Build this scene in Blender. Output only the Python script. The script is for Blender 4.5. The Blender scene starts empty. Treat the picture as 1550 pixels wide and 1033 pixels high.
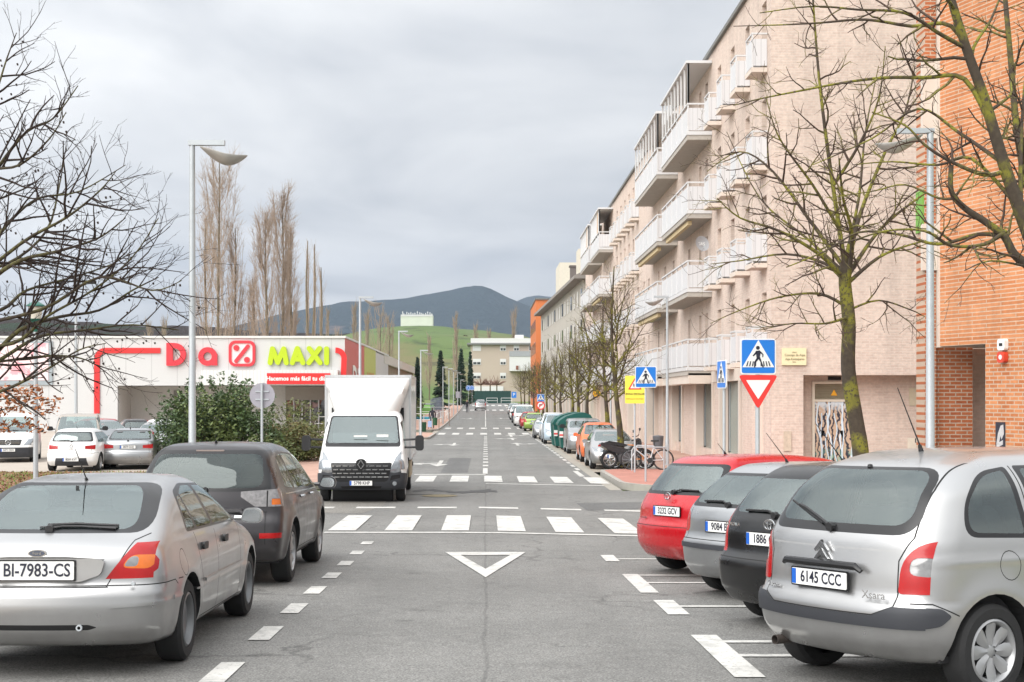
import bpy, bmesh, math, random
import numpy as np
from mathutils import Vector, Matrix
R = math.radians
C = bpy.context.scene.collection
scn = bpy.context.scene
ZC = 1.72          # eye height above the road under the camera
F = 2100.0         # focal length in photograph pixels
CX, CY = 735.0, 602.0
# ---------------------------------------------------------------- camera
cam_d = bpy.data.cameras.new('camera'); cam = bpy.data.objects.new('camera', cam_d); C.objects.link(cam)
cam.location = (0, 0, ZC); cam.rotation_euler = (R(90), 0, 0)
cam_d.sensor_width = 36; cam_d.lens = F / 1550 * 36
cam_d.shift_x = (775 - CX) / 1550; cam_d.shift_y = (CY - 516.5) / 1550
cam_d.clip_start = .1; cam_d.clip_end = 20000
scn.camera = cam
# ---------------------------------------------------------------- world: overcast sky
SUN_EL, SUN_AZ = 38, 220   # azimuth measured clockwise from +Y
w = bpy.data.worlds.new('World'); scn.world = w; w.use_nodes = True
nt = w.node_tree; N = nt.nodes; Lk = nt.links; N.clear()
out = N.new('ShaderNodeOutputWorld'); bg = N.new('ShaderNodeBackground')
sky = N.new('ShaderNodeTexSky'); sky.sky_type = 'NISHITA'; sky.sun_disc = False
sky.sun_elevation = R(SUN_EL); sky.sun_rotation = R(SUN_AZ)
tc = N.new('ShaderNodeTexCoord'); sep = N.new('ShaderNodeSeparateXYZ'); Lk.new(tc.outputs['Generated'], sep.inputs[0])
def wmath(op, a, b=None, clamp=False):
    n = N.new('ShaderNodeMath'); n.operation = op; n.use_clamp = clamp
    for i, v in enumerate((a, b)):
        if v is None: continue
        if isinstance(v, (int, float)): n.inputs[i].default_value = v
        else: Lk.new(v, n.inputs[i])
    return n.outputs[0]
elev = wmath('MAXIMUM', sep.outputs['Z'], 0.0)
den = wmath('ADD', elev, 0.10)
px_ = wmath('DIVIDE', sep.outputs['X'], den); py_ = wmath('DIVIDE', sep.outputs['Y'], den)
cmb = N.new('ShaderNodeCombineXYZ'); Lk.new(wmath('MULTIPLY', px_, .8), cmb.inputs[0]); Lk.new(wmath('MULTIPLY', py_, .55), cmb.inputs[1])
nz = N.new('ShaderNodeTexNoise'); nz.inputs['Scale'].default_value = 1.5; nz.inputs['Detail'].default_value = 7; nz.inputs['Roughness'].default_value = .5; nz.inputs['Distortion'].default_value = .35
Lk.new(cmb.outputs[0], nz.inputs['Vector'])
cr = N.new('ShaderNodeValToRGB'); Lk.new(nz.outputs[0], cr.inputs[0])
cr.color_ramp.elements[0].position = .33; cr.color_ramp.elements[0].color = (.62, .645, .68, 1)
cr.color_ramp.elements[1].position = .66; cr.color_ramp.elements[1].color = (1.06, 1.06, 1.05, 1)
# base brightness grows with elevation (an overcast sky is about three times brighter overhead)
gr = N.new('ShaderNodeMapRange'); gr.inputs[1].default_value = .02; gr.inputs[2].default_value = .30; gr.inputs[3].default_value = 3.6; gr.inputs[4].default_value = 6.4
Lk.new(elev, gr.inputs[0])
g2 = N.new('ShaderNodeMapRange'); g2.inputs[1].default_value = .3; g2.inputs[2].default_value = 1.0; g2.inputs[3].default_value = 0; g2.inputs[4].default_value = 9
Lk.new(elev, g2.inputs[0])
# a paler band low on the left and right of a darker middle, as the cloud deck thins towards the sides
side = wmath('MULTIPLY', wmath('SUBTRACT', 0.0, sep.outputs['X']), 2.4)
# the cloud deck glows on the side where the sun stands behind it (behind the camera, to the left)
dsun = N.new('ShaderNodeVectorMath'); dsun.operation = 'DOT_PRODUCT'; Lk.new(tc.outputs['Generated'], dsun.inputs[0]); dsun.inputs[1].default_value = (math.sin(R(SUN_AZ)) * .84, math.cos(R(SUN_AZ)) * .84, .54)
glow = wmath('MULTIPLY', wmath('POWER', wmath('MAXIMUM', dsun.outputs['Value'], 0.0), 1.3), 3.0)
lum = wmath('ADD', wmath('ADD', wmath('ADD', gr.outputs[0], glow), g2.outputs[0]), wmath('MAXIMUM', side, -.3))
sc_ = N.new('ShaderNodeVectorMath'); sc_.operation = 'SCALE'; Lk.new(cr.outputs[0], sc_.inputs[0]); Lk.new(lum, sc_.inputs['Scale'])
mx = N.new('ShaderNodeMix'); mx.data_type = 'RGBA'; mx.inputs['Factor'].default_value = .96
Lk.new(sky.outputs[0], mx.inputs[6]); Lk.new(sc_.outputs[0], mx.inputs[7])
Lk.new(mx.outputs[2], bg.inputs[0]); bg.inputs[1].default_value = .1
Lk.new(bg.outputs[0], out.inputs[0])
sd = bpy.data.lights.new('sun', 'SUN'); so = bpy.data.objects.new('sun', sd); C.objects.link(so)
sd.energy = 2.0; sd.angle = R(60); sd.color = (1, .97, .93)
_d = Vector((math.sin(R(SUN_AZ)) * math.cos(R(SUN_EL)), math.cos(R(SUN_AZ)) * math.cos(R(SUN_EL)), math.sin(R(SUN_EL))))
so.rotation_euler = (-_d).to_track_quat('-Z', 'Y').to_euler()
so.location = (0, 0, 60)
vs = scn.view_settings; vs.view_transform = 'Standard'; vs.look = 'None'; vs.exposure = .76; vs.gamma = 1
scn.cycles.max_bounces = 6; scn.cycles.transparent_max_bounces = 12

# ---------------------------------------------------------------- helpers
def sw(px, py, Z):
    return Vector(((px - CX) * Z / F, Z, ZC - (py - CY) * Z / F))
_GY = np.array([-40, 0, 10.5, 16, 20, 27, 36, 48, 95, 130, 170, 210, 241, 300, 420, 5000.])
_GH = np.array([1.2, 1.72, 2.0, 2.17, 2.29, 2.44, 2.46, 2.50, 2.66, 2.62, 2.35, 1.9, 1.25, .8, .8, .8])
def G(y):
    a = 0
    for d in (-1.5, -.5, .5, 1.5): a += float(np.interp(y + d, _GY, _GH))
    return ZC - a / 4
def tag(o, label=None, cat=None, group=None, kind=None):
    if label: o['label'] = label
    if cat: o['category'] = cat
    if group: o['group'] = group
    if kind: o['kind'] = kind
    return o
def empty(name, loc=(0, 0, 0), rz=0, label=None, cat=None, group=None):
    o = bpy.data.objects.new(name, None); C.objects.link(o); o.location = loc; o.rotation_euler = (0, 0, rz)
    o.empty_display_size = .2
    return tag(o, label, cat, group)
def kids(o): return [c for c in bpy.data.objects if c.parent == o]
def copy_tree(o, parent=None):
    c = o.copy(); C.objects.link(c)
    c.parent = parent
    for ch in kids(o): copy_tree(ch, c)
    return c

class MB:
    """collects shapes; build() links them as one mesh object"""
    def __init__(s): s.v = []; s.f = []; s.mi = []; s.sm = []
    def add(s, vs, fs, m=0, smooth=False):
        b = len(s.v); s.v += [tuple(v) for v in vs]
        for f in fs: s.f.append([b + i for i in f]); s.mi.append(m); s.sm.append(smooth)
        return s
    def box(s, x0, x1, y0, y1, z0, z1, m=0, M=None):
        vs = [(x, y, z) for x in (x0, x1) for y in (y0, y1) for z in (z0, z1)]
        if M is not None: vs = [M @ Vector(v) for v in vs]
        return s.add(vs, [(0, 1, 3, 2), (4, 6, 7, 5), (0, 4, 5, 1), (2, 3, 7, 6), (0, 2, 6, 4), (1, 5, 7, 3)], m)
    def prism(s, pts, axis, a0, a1, m=0, M=None, smooth=False):
        """2D polygon extruded along axis; pts in the two other axes"""
        n = len(pts); vs = []
        for a in (a0, a1):
            for p in pts:
                v = {'x': (a, p[0], p[1]), 'y': (p[0], a, p[1]), 'z': (p[0], p[1], a)}[axis]
                vs.append(M @ Vector(v) if M is not None else v)
        fs = [tuple(range(n)), tuple(range(2 * n - 1, n - 1, -1))]
        s.add(vs, fs, m)
        b = len(s.v) - 2 * n
        for i in range(n):
            j = (i + 1) % n; s.f.append([b + i, b + j, b + n + j, b + n + i]); s.mi.append(m); s.sm.append(smooth)
        return s
    def tube(s, path, rad, n=6, m=0, cap=True):
        path = [Vector(p) for p in path]
        if not hasattr(rad, '__len__'): rad = [rad] * len(path)
        up = Vector((0, 0, 1)); vs = []
        t = (path[1] - path[0]).normalized()
        a = t.cross(up)
        if a.length < .05: a = t.cross(Vector((1, 0, 0)))
        a.normalize()
        for i, p in enumerate(path):
            t = (path[min(i + 1, len(path) - 1)] - path[max(i - 1, 0)]).normalized()
            a = (a - t * a.dot(t)).normalized(); b = t.cross(a)
            for k in range(n):
                q = 2 * math.pi * k / n
                vs.append(p + (a * math.cos(q) + b * math.sin(q)) * rad[i])
        fs = []
        for i in range(len(path) - 1):
            for k in range(n):
                k2 = (k + 1) % n; fs.append((i * n + k, i * n + k2, (i + 1) * n + k2, (i + 1) * n + k))
        s.add(vs, fs, m, True)
        if cap and n > 3:
            s.add(vs[:n], [tuple(range(n - 1, -1, -1))], m); s.add(vs[-n:], [tuple(range(n))], m)
        return s
    def lathe(s, prof, axis='z', o=(0, 0, 0), n=24, m=0, smooth=True, M=None):
        """prof: list of (r, a)"""
        vs = []
        for r, a in prof:
            for k in range(n):
                q = 2 * math.pi * k / n; c, d = r * math.cos(q), r * math.sin(q)
                v = {'z': (c, d, a), 'x': (a, c, d), 'y': (d, a, c)}[axis]
                v = Vector(v) + Vector(o)
                vs.append(M @ v if M is not None else v)
        fs = []
        for i in range(len(prof) - 1):
            for k in range(n):
                k2 = (k + 1) % n; fs.append((i * n + k, i * n + k2, (i + 1) * n + k2, (i + 1) * n + k))
        return s.add(vs, fs, m, smooth)
    def build(s, name, mats, parent=None, sharp=35, **kw):
        me = bpy.data.meshes.new(name); me.from_pydata(s.v, [], s.f)
        if not isinstance(mats, (list, tuple)): mats = [mats]
        for q in mats: me.materials.append(q)
        me.polygons.foreach_set('material_index', s.mi); me.polygons.foreach_set('use_smooth', s.sm)
        me.update()
        if any(s.sm) and sharp: me.set_sharp_from_angle(angle=R(sharp))
        o = bpy.data.objects.new(name, me); C.objects.link(o)
        if parent: o.parent = parent
        if kw: tag(o, **kw)
        return o
def circ(r, n=24, cx=0, cy=0, a0=0, a1=360):
    full = abs(a1 - a0) >= 360
    return [(cx + r * math.cos(R(a0 + (a1 - a0) * i / (n if full else n - 1))), cy + r * math.sin(R(a0 + (a1 - a0) * i / (n if full else n - 1)))) for i in range(n)]
def rrect(w, h, r, n=5, cx=0, cy=0):
    p = []
    for sx, sy, a in ((1, 1, 0), (-1, 1, 90), (-1, -1, 180), (1, -1, 270)):
        p += circ(r, n, cx + sx * (w / 2 - r), cy + sy * (h / 2 - r), a, a + 90)
    return p
def rpoly(pts, r, n=4):
    """round the corners of a convex polygon; r number or list"""
    out = []; k = len(pts)
    if not hasattr(r, '__len__'): r = [r] * k
    for i in range(k):
        p = Vector(pts[i]); a = Vector(pts[i - 1]); b = Vector(pts[(i + 1) % k]); rr = min(r[i], (a - p).length * .49, (b - p).length * .49)
        if rr < .004: out.append(tuple(p)); continue
        q0 = p + (a - p).normalized() * rr; q1 = p + (b - p).normalized() * rr
        for j in range(n + 1):
            t = j / n; out.append(tuple(q0 * (1 - t) ** 2 + p * 2 * t * (1 - t) + q1 * t * t))
    return out
def text(body, size, M, mat, parent=None, name='lettering', ext=.004, bold=0, sx=1, spacing=1, align='CENTER', **kw):
    cu = bpy.data.curves.new('t', 'FONT'); cu.body = body; cu.size = size; cu.extrude = ext; cu.offset = bold
    cu.align_x = align; cu.align_y = 'CENTER'; cu.space_character = spacing; cu.resolution_u = 3
    o = bpy.data.objects.new('t', cu); me = bpy.data.meshes.new_from_object(o)
    bpy.data.objects.remove(o); bpy.data.curves.remove(cu)
    me.name = name; me.materials.clear(); me.materials.append(mat)
    me.transform(M @ Matrix.Diagonal((sx, 1, 1, 1)))
    r = bpy.data.objects.new(name, me); C.objects.link(r)
    if parent: r.parent = parent
    if kw: tag(r, **kw)
    return r
# text frame facing -Y (towards the camera), origin at p
def facing(p, ang=0, back=False):
    return Matrix.Translation(p) @ Matrix.Rotation(ang, 4, 'Z') @ Matrix.Rotation(R(90), 4, 'X')

# ---------------------------------------------------------------- materials
def newmat(name):
    m = bpy.data.materials.new(name); m.use_nodes = True
    b = m.node_tree.nodes['Principled BSDF']
    return m, m.node_tree, b
def node(nt, typ, ins=None, **props):
    n = nt.nodes.new(typ)
    for k, v in props.items(): setattr(n, k, v)
    for k, v in (ins or {}).items():
        if hasattr(v, 'is_linked') or hasattr(v, 'links'): nt.links.new(v, n.inputs[k])
        else: n.inputs[k].default_value = v
    return n
def rgba(c): return (c[0], c[1], c[2], 1)
def ramp(nt, fac, stops):
    n = nt.nodes.new('ShaderNodeValToRGB'); nt.links.new(fac, n.inputs[0]); e = n.color_ramp.elements
    while len(e) < len(stops): e.new(.5)
    for i, (p, c) in enumerate(stops): e[i].position = p; e[i].color = rgba(c) if hasattr(c, '__len__') else (c, c, c, 1)
    return n.outputs[0]
def mixc(nt, f, a, b, mode='MIX'):
    n = nt.nodes.new('ShaderNodeMix'); n.data_type = 'RGBA'; n.blend_type = mode
    for k, v in ((0, f), (6, a), (7, b)):
        if isinstance(v, (int, float)): n.inputs[k].default_value = v
        elif isinstance(v, tuple): n.inputs[k].default_value = rgba(v)
        else: nt.links.new(v, n.inputs[k])
    return n.outputs[2]
def noise(nt, vec, scale, detail=4, rough=.55, dist=0):
    n = node(nt, 'ShaderNodeTexNoise', {'Scale': scale, 'Detail': detail, 'Roughness': rough, 'Distortion': dist})
    if vec is not None: nt.links.new(vec, n.inputs['Vector'])
    return n.outputs[0]
def wpos(nt): return nt.nodes.new('ShaderNodeNewGeometry').outputs['Position']
def opos(nt): return nt.nodes.new('ShaderNodeTexCoord').outputs['Object']
def bump(nt, b, h, strength=.3, dist=.01):
    n = node(nt, 'ShaderNodeBump', {'Strength': strength, 'Distance': dist}); nt.links.new(h, n.inputs['Height']); nt.links.new(n.outputs[0], b.inputs['Normal'])
_mc = {}
def mat(name, col, rough=.6, metal=0, coat=0, var=.12, scale=6, spec=None, bmp=0, world=False):
    if name in _mc: return _mc[name]
    m, nt, b = newmat(name)
    v = wpos(nt) if world else opos(nt)
    n = noise(nt, v, scale, 5)
    c = mixc(nt, n, tuple(x * (1 - var) for x in col), tuple(min(1, x * (1 + var)) for x in col))
    nt.links.new(c, b.inputs['Base Color'])
    b.inputs['Roughness'].default_value = rough; b.inputs['Metallic'].default_value = metal
    if coat: b.inputs['Coat Weight'].default_value = coat; b.inputs['Coat Roughness'].default_value = .06
    if spec is not None: b.inputs['Specular IOR Level'].default_value = spec
    if bmp: bump(nt, b, noise(nt, v, scale * 8, 4), bmp, .004)
    _mc[name] = m; return m
def brick(name, c1, c2, mortar, d, bw=.25, bh=.08, ms=.012, stain=.12, bmp=.4, shift=(0, 0)):
    """running bond; d = horizontal direction of the wall"""
    m, nt, b = newmat(name); p = wpos(nt)
    dt = node(nt, 'ShaderNodeVectorMath', {0: p, 1: (d[0], d[1], 0)}, operation='DOT_PRODUCT').outputs['Value']
    sp = node(nt, 'ShaderNodeSeparateXYZ', {0: p})
    cb = node(nt, 'ShaderNodeCombineXYZ', {0: dt, 1: sp.outputs[2]})
    bt = node(nt, 'ShaderNodeTexBrick', {'Vector': cb.outputs[0], 'Color1': rgba(c1), 'Color2': rgba(c2), 'Mortar': rgba(mortar), 'Scale': 1.0, 'Mortar Size': ms, 'Mortar Smooth': .15, 'Bias': 0.0, 'Brick Width': bw, 'Row Height': bh})
    n1 = noise(nt, cb.outputs[0], .6, 6); n2 = noise(nt, cb.outputs[0], 9, 3)
    c = mixc(nt, 1.0, bt.outputs[0], ramp(nt, n1, [(.3, 1 - stain), (.7, 1.0)]), 'MULTIPLY')
    c = mixc(nt, 1.0, c, ramp(nt, n2, [(.3, .82), (.7, 1.0)]), 'MULTIPLY')
    mp = node(nt, 'ShaderNodeMapping', {0: cb.outputs[0]}); mp.inputs['Scale'].default_value = (1.6, .12, 1)
    c = mixc(nt, 1.0, c, ramp(nt, noise(nt, mp.outputs[0], 1.0, 6, .6), [(.34, 1 - stain * 1.6), (.56, 1.0)]), 'MULTIPLY')
    nt.links.new(c, b.inputs['Base Color']); b.inputs['Roughness'].default_value = .9
    inv = node(nt, 'ShaderNodeMath', {0: 1.0, 1: bt.outputs['Fac']}, operation='SUBTRACT').outputs[0]
    bump(nt, b, inv, bmp, .01)
    return m
def glassmat(name, tint=(.3, .36, .34), base_r=.1, refl=1.0, rough=.02):
    m, nt, b = newmat(name); nt.nodes.remove(b); o = nt.nodes['Material Output']
    t = node(nt, 'ShaderNodeBsdfTransparent', {0: rgba(tint)}); g = node(nt, 'ShaderNodeBsdfGlossy', {0: (refl * .86, refl * .96, refl * .95, 1), 'Roughness': rough})
    fr = node(nt, 'ShaderNodeFresnel', {'IOR': 1.6})
    f2 = node(nt, 'ShaderNodeMath', {0: fr.outputs[0], 1: base_r}, operation='ADD', use_clamp=True).outputs[0]
    mx = node(nt, 'ShaderNodeMixShader', {0: f2}); nt.links.new(t.outputs[0], mx.inputs[1]); nt.links.new(g.outputs[0], mx.inputs[2])
    nt.links.new(mx.outputs[0], o.inputs[0]); return m
def paint(name, col, metal=0., rough=.35, dirt=.25, coat=.55):
    if name in _mc: return _mc[name]
    m, nt, b = newmat(name); p = opos(nt); sp = node(nt, 'ShaderNodeSeparateXYZ', {0: p})
    n = noise(nt, p, 3.5, 6)
    low = node(nt, 'ShaderNodeMapRange', {0: sp.outputs[2], 1: .75, 2: .15, 3: 0.0, 4: 1.0}).outputs[0]
    d = node(nt, 'ShaderNodeMath', {0: low, 1: n}, operation='MULTIPLY').outputs[0]
    d = node(nt, 'ShaderNodeMath', {0: d, 1: dirt * 2}, operation='MULTIPLY', use_clamp=True).outputs[0]
    c = mixc(nt, d, tuple(col), (.075, .066, .058))
    nt.links.new(c, b.inputs['Base Color'])
    rr = node(nt, 'ShaderNodeMapRange', {0: n, 1: .3, 2: .75, 3: rough, 4: rough + .12}).outputs[0]
    nt.links.new(rr, b.inputs['Roughness'])
    b.inputs['Metallic'].default_value = metal; b.inputs['Coat Weight'].default_value = coat; b.inputs['Coat Roughness'].default_value = .06
    _mc[name] = m; return m
def lichen(name, bark1, bark2, lich, amt=.5):
    m, nt, b = newmat(name); p = opos(nt)
    n1 = noise(nt, p, 2.2, 5); n2 = noise(nt, p, 14, 4)
    base = mixc(nt, n2, bark1, bark2)
    f = ramp(nt, n1, [(.5 - amt * .22, 0.0), (.62 - amt * .16, 1.0)])
    f2 = ramp(nt, noise(nt, p, 22, 3), [(.36, 0.0), (.5, 1.0)])
    ff = node(nt, 'ShaderNodeMath', {0: f, 1: f2}, operation='MULTIPLY').outputs[0]
    c = mixc(nt, ff, base, lich); nt.links.new(c, b.inputs['Base Color']); b.inputs['Roughness'].default_value = .95
    bump(nt, b, n2, .6, .01); return m
WHITE = mat('white_paint', (.78, .78, .76), .45, var=.04, world=True)
BLACK = mat('black_plastic', (.014, .014, .015), .5, var=.2)
GALV = mat('galvanised_steel', (.44, .47, .49), .5, .35, var=.14, scale=9)
DARK = mat('dark_void', (.012, .012, .013), .8)
RED = mat('red_enamel', (.66, .035, .03), .4, var=.06)
BLUE = mat('blue_enamel', (.012, .17, .58), .35, var=.05)
YEL = mat('yellow_enamel', (.85, .72, .08), .4, var=.05)
SIGNW = mat('sign_white', (.72, .72, .70), .4, var=.03)
INK = mat('sign_black', (.012, .014, .03), .5)
# ---------------------------------------------------------------- ground and road
def asphalt(name, base, var=.20):
    m, nt, b = newmat(name); p = wpos(nt)
    n1 = noise(nt, p, 60, 3, .7); n2 = noise(nt, p, .35, 5); n3 = noise(nt, p, 7, 4)
    vo = node(nt, 'ShaderNodeTexVoronoi', {'Vector': p, 'Scale': 130.0}); 
    c = mixc(nt, ramp(nt, n1, [(.36, 0.0), (.62, 1.0)]), tuple(x * .52 for x in base), tuple(x * 1.42 for x in base))
    c = mixc(nt, 1.0, c, ramp(nt, vo.outputs[1], [(.0, .72), (1., 1.25)]), 'MULTIPLY')
    c = mixc(nt, 1.0, c, ramp(nt, n2, [(.3, 1 - var), (.7, 1 + var * .4)]), 'MULTIPLY')
    c = mixc(nt, 1.0, c, ramp(nt, n3, [(.3, .88), (.7, 1.05)]), 'MULTIPLY')
    c = mixc(nt, 1.0, c, ramp(nt, noise(nt, p, 1.7, 7, .65), [(.28, .62), (.36, .9), (.45, 1.0)]), 'MULTIPLY')
    # worn joint along the lane boundary and fine cracks
    sp = node(nt, 'ShaderNodeSeparateXYZ', {0: p})
    wob = node(nt, 'ShaderNodeMath', {0: noise(nt, p, .8, 4), 1: .5}, operation='SUBTRACT').outputs[0]
    xx = node(nt, 'ShaderNodeMath', {0: sp.outputs[0], 1: wob}, operation='MULTIPLY_ADD'); xx.inputs[1].default_value = 1; nt.links.new(wob, xx.inputs[2])
    xo = node(nt, 'ShaderNodeMath', {0: wob, 1: .12, 2: sp.outputs[0]}, operation='MULTIPLY_ADD').outputs[0]
    ax = node(nt, 'ShaderNodeMath', {0: xo}, operation='ABSOLUTE').outputs[0]
    c = mixc(nt, 1.0, c, ramp(nt, ax, [(.0, .72), (.012, .78), (.02, .98), (.16, .96), (.3, 1.0)]), 'MULTIPLY')
    tx = node(nt, 'ShaderNodeMath', {0: ax, 1: 1.75}, operation='SUBTRACT').outputs[0]; tx = node(nt, 'ShaderNodeMath', {0: tx}, operation='ABSOLUTE').outputs[0]
    c = mixc(nt, 1.0, c, ramp(nt, tx, [(.0, 1.0), (.35, 1.0), (.55, .93), (.8, .95), (1., 1.0)]), 'MULTIPLY')
    ck = node(nt, 'ShaderNodeTexVoronoi', {'Scale': .33, 'Randomness': 1.0}, feature='DISTANCE_TO_EDGE')
    wv = node(nt, 'ShaderNodeVectorMath', {0: p}, operation='ADD'); wn = node(nt, 'ShaderNodeTexNoise', {'Vector': p, 'Scale': 1.5, 'Detail': 5.0}); nt.links.new(wn.outputs['Color'], wv.inputs[1]); nt.links.new(wv.outputs[0], ck.inputs['Vector'])
    cf = mixc(nt, ramp(nt, n2, [(.48, 0.0), (.56, 1.0)]), (1, 1, 1), ramp(nt, ck.outputs[0], [(.0, .55), (.006, .7), (.012, 1.0)]))
    c = mixc(nt, 1.0, c, cf, 'MULTIPLY')
    nt.links.new(c, b.inputs['Base Color']); b.inputs['Roughness'].default_value = .78; b.inputs['Specular IOR Level'].default_value = .4
    bump(nt, b, n1, .35, .006); return m
ASPH = asphalt('asphalt', (.188, .185, .175))
def pavers(name, c1, c2, mo, bw=.2, bh=.1):
    m, nt, b = newmat(name); p = wpos(nt)
    bt = node(nt, 'ShaderNodeTexBrick', {'Vector': p, 'Color1': rgba(c1), 'Color2': rgba(c2), 'Mortar': rgba(mo), 'Scale': 1.0, 'Mortar Size': .006, 'Brick Width': bw, 'Row Height': bh})
    c = mixc(nt, 1.0, bt.outputs[0], ramp(nt, noise(nt, p, .7, 5), [(.3, .8), (.7, 1.08)]), 'MULTIPLY')
    nt.links.new(c, b.inputs['Base Color']); b.inputs['Roughness'].default_value = .85; return m
PINK = pavers('pink_pavers', (.42, .24, .18), (.48, .29, .22), (.3, .24, .2))
REDP = pavers('red_pavers', (.42, .17, .13), (.47, .20, .15), (.3, .2, .17))
TANP = pavers('tan_pavers', (.42, .35, .27), (.46, .38, .30), (.3, .26, .22), .4, .4)
KERB = mat('kerb_concrete', (.33, .31, .28), .85, var=.3, scale=2, world=True, bmp=.3)
GUT = mat('gutter_concrete', (.30, .28, .24), .85, var=.22, scale=1.3, world=True)
BAY = mat('bay_concrete', (.30, .26, .21), .85, var=.22, scale=.8, world=True)
def marking():
    m, nt, b = newmat('road_paint'); p = wpos(nt)
    w_ = ramp(nt, noise(nt, p, 25, 5, .75), [(.34, 0.0), (.45, 1.0)])
    w2 = ramp(nt, noise(nt, p, 3, 5, .6), [(.25, .15), (.5, 1.0)])
    f = node(nt, 'ShaderNodeMath', {0: w_, 1: w2}, operation='MULTIPLY').outputs[0]
    c = mixc(nt, f, (.2, .2, .19), (.54, .53, .50)); nt.links.new(c, b.inputs['Base Color']); b.inputs['Roughness'].default_value = .7
    return m
PAINT = marking()
def grassmat(name, a, b_, leaf=None, thr=.5):
    m, nt, b = newmat(name); p = wpos(nt)
    c = mixc(nt, noise(nt, p, 6, 6, .7), a, b_)
    c = mixc(nt, ramp(nt, noise(nt, p, .25, 4), [(.35, 0.0), (.65, 1.0)]), c, mixc(nt, .5, c, (.16, .15, .05)))
    if leaf:
        f = ramp(nt, noise(nt, p, 1.1, 6, .7), [(thr - .1, 0.0), (thr + .05, 1.0)])
        c = mixc(nt, f, c, mixc(nt, noise(nt, p, 30, 3), tuple(x * .5 for x in leaf), tuple(x * 1.4 for x in leaf)))
    nt.links.new(c, b.inputs['Base Color']); b.inputs['Roughness'].default_value = .95; bump(nt, b, noise(nt, p, 25, 4), .8, .03); return m
GRASS = grassmat('grass', (.07, .13, .02), (.13, .20, .04))
LITTER = grassmat('leaf_litter', (.10, .13, .03), (.16, .18, .05), (.22, .12, .07), .44)

def strip(name, xa, xb, y0, y1, dz, m, step=2.0, skirt=0, nx=1, kind='structure', parent=None, ys=None):
    fa = xa if callable(xa) else (lambda y: xa); fb = xb if callable(xb) else (lambda y: xb)
    if ys is None:
        n = max(2, int(math.ceil((y1 - y0) / step)) + 1); ys = [y0 + (y1 - y0) * i / (n - 1) for i in range(n)]
    vs = []; fs = []
    for y in ys:
        z = G(y) + dz
        for j in range(nx + 1):
            vs.append((fa(y) + (fb(y) - fa(y)) * j / nx, y, z))
    W_ = nx + 1
    for i in range(len(ys) - 1):
        for j in range(nx):
            fs.append((i * W_ + j, i * W_ + j + 1, (i + 1) * W_ + j + 1, (i + 1) * W_ + j))
    mb = MB(); mb.add(vs, fs, 0)
    if skirt:
        for i in range(len(ys) - 1):
            for j in (0, nx):
                a, b2 = vs[i * W_ + j], vs[(i + 1) * W_ + j]
                q = [a, b2, (b2[0], b2[1], b2[2] - skirt), (a[0], a[1], a[2] - skirt)]
                mb.add(q, [(0, 1, 2, 3) if j else (3, 2, 1, 0)], 0)
        for i in (0, len(ys) - 1):
            a, b2 = vs[i * W_], vs[i * W_ + nx]
            mb.add([a, b2, (b2[0], b2[1], b2[2] - skirt), (a[0], a[1], a[2] - skirt)], [(3, 2, 1, 0) if i == 0 else (0, 1, 2, 3)], 0)
    return mb.build(name, m, parent, kind=kind) if kind else mb.build(name, m, parent)
ysb = [-40, -20, -8] + [i * 3. for i in range(0, 84)] + [260, 280, 300, 340, 420, 700, 1200]
strip('ground', -900, 900, 0, 0, -.10, GRASS, ys=ysb, nx=30)
# main road (its bed also carries the parking bays near the camera)
strip('road', -4.1, 5.95, -8, 24.5, 0, ASPH, step=1.5, nx=4)
strip('side_street', -9, 40, 24.5, 36.6, 0, ASPH, step=1.5, nx=10)
strip('road', lambda y: -4.05, 3.62, 36.6, 244, 0, ASPH, step=2.5, nx=4)
strip('roundabout_road', -26, 30, 244, 262, 0, ASPH, step=3, nx=4)
strip('parking_bay', 3.62, 5.75, 46.3, 100, .004, BAY, nx=1)
strip('parking_bay', 3.62, 5.75, 126, 228, .004, BAY, nx=1)
strip('gutter', 3.30, 3.62, 36.8, 240, .004, GUT, nx=1)
strip('gutter', -4.05, -3.70, 44, 240, .004, GUT, nx=1)
# pavements
def corner(x0, y0, r, sgn, far=None, rf=3.):
    def f(y):
        d = 0
        if y < y0 + r: d = r - math.sqrt(max(0, r * r - (y0 + r - y) ** 2))
        if far and y > far - rf: d = max(d, rf - math.sqrt(max(0, rf * rf - (y - far + rf) ** 2)))
        return x0 + sgn * d
    return f
def side_walk(xf, xo, y0, y1, m, name='pavement', step=.5, kw=.14, h=.12):
    """raised slab; xf(y) = road side edge, xo = outer edge"""
    sg = 1 if xo > xf((y0 + y1) / 2) else -1
    strip(name, (lambda y: xf(y) + sg * kw) if sg > 0 else xo, xo if sg > 0 else (lambda y: xf(y) + sg * kw), y0, y1, h, m, step=step, skirt=.2)
    strip('kerb', xf if sg > 0 else (lambda y: xf(y) - kw), (lambda y: xf(y) + kw) if sg > 0 else xf, y0, y1, h + .003, KERB, step=step, skirt=.2)
rc = corner(3.72, 36.0, 3.0, 1, 46.2, 1.2)
side_walk(rc, 8.8, 36.02, 46.19, REDP, step=.25)
strip('kerb', 6.7, 30, 35.86, 36.0, .123, KERB, skirt=.2, nx=2)
strip('pavement', 8.8, 30, 36.0, 42.2, .12, PINK, skirt=.2, nx=2)
side_walk(lambda y: 5.75, 8.8, 46.2, 102, PINK, step=2)
side_walk(corner(3.72, 100.2, 1.0, 1, 108, 3.), 5.9, 100.22, 107.9, REDP, step=.3)
side_walk(corner(3.72, 118, 3.0, 1, 126, 1.), 5.9, 118.02, 125.9, REDP, step=.4)
side_walk(lambda y: 5.75, 9.0, 126, 236, PINK, step=3)
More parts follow.
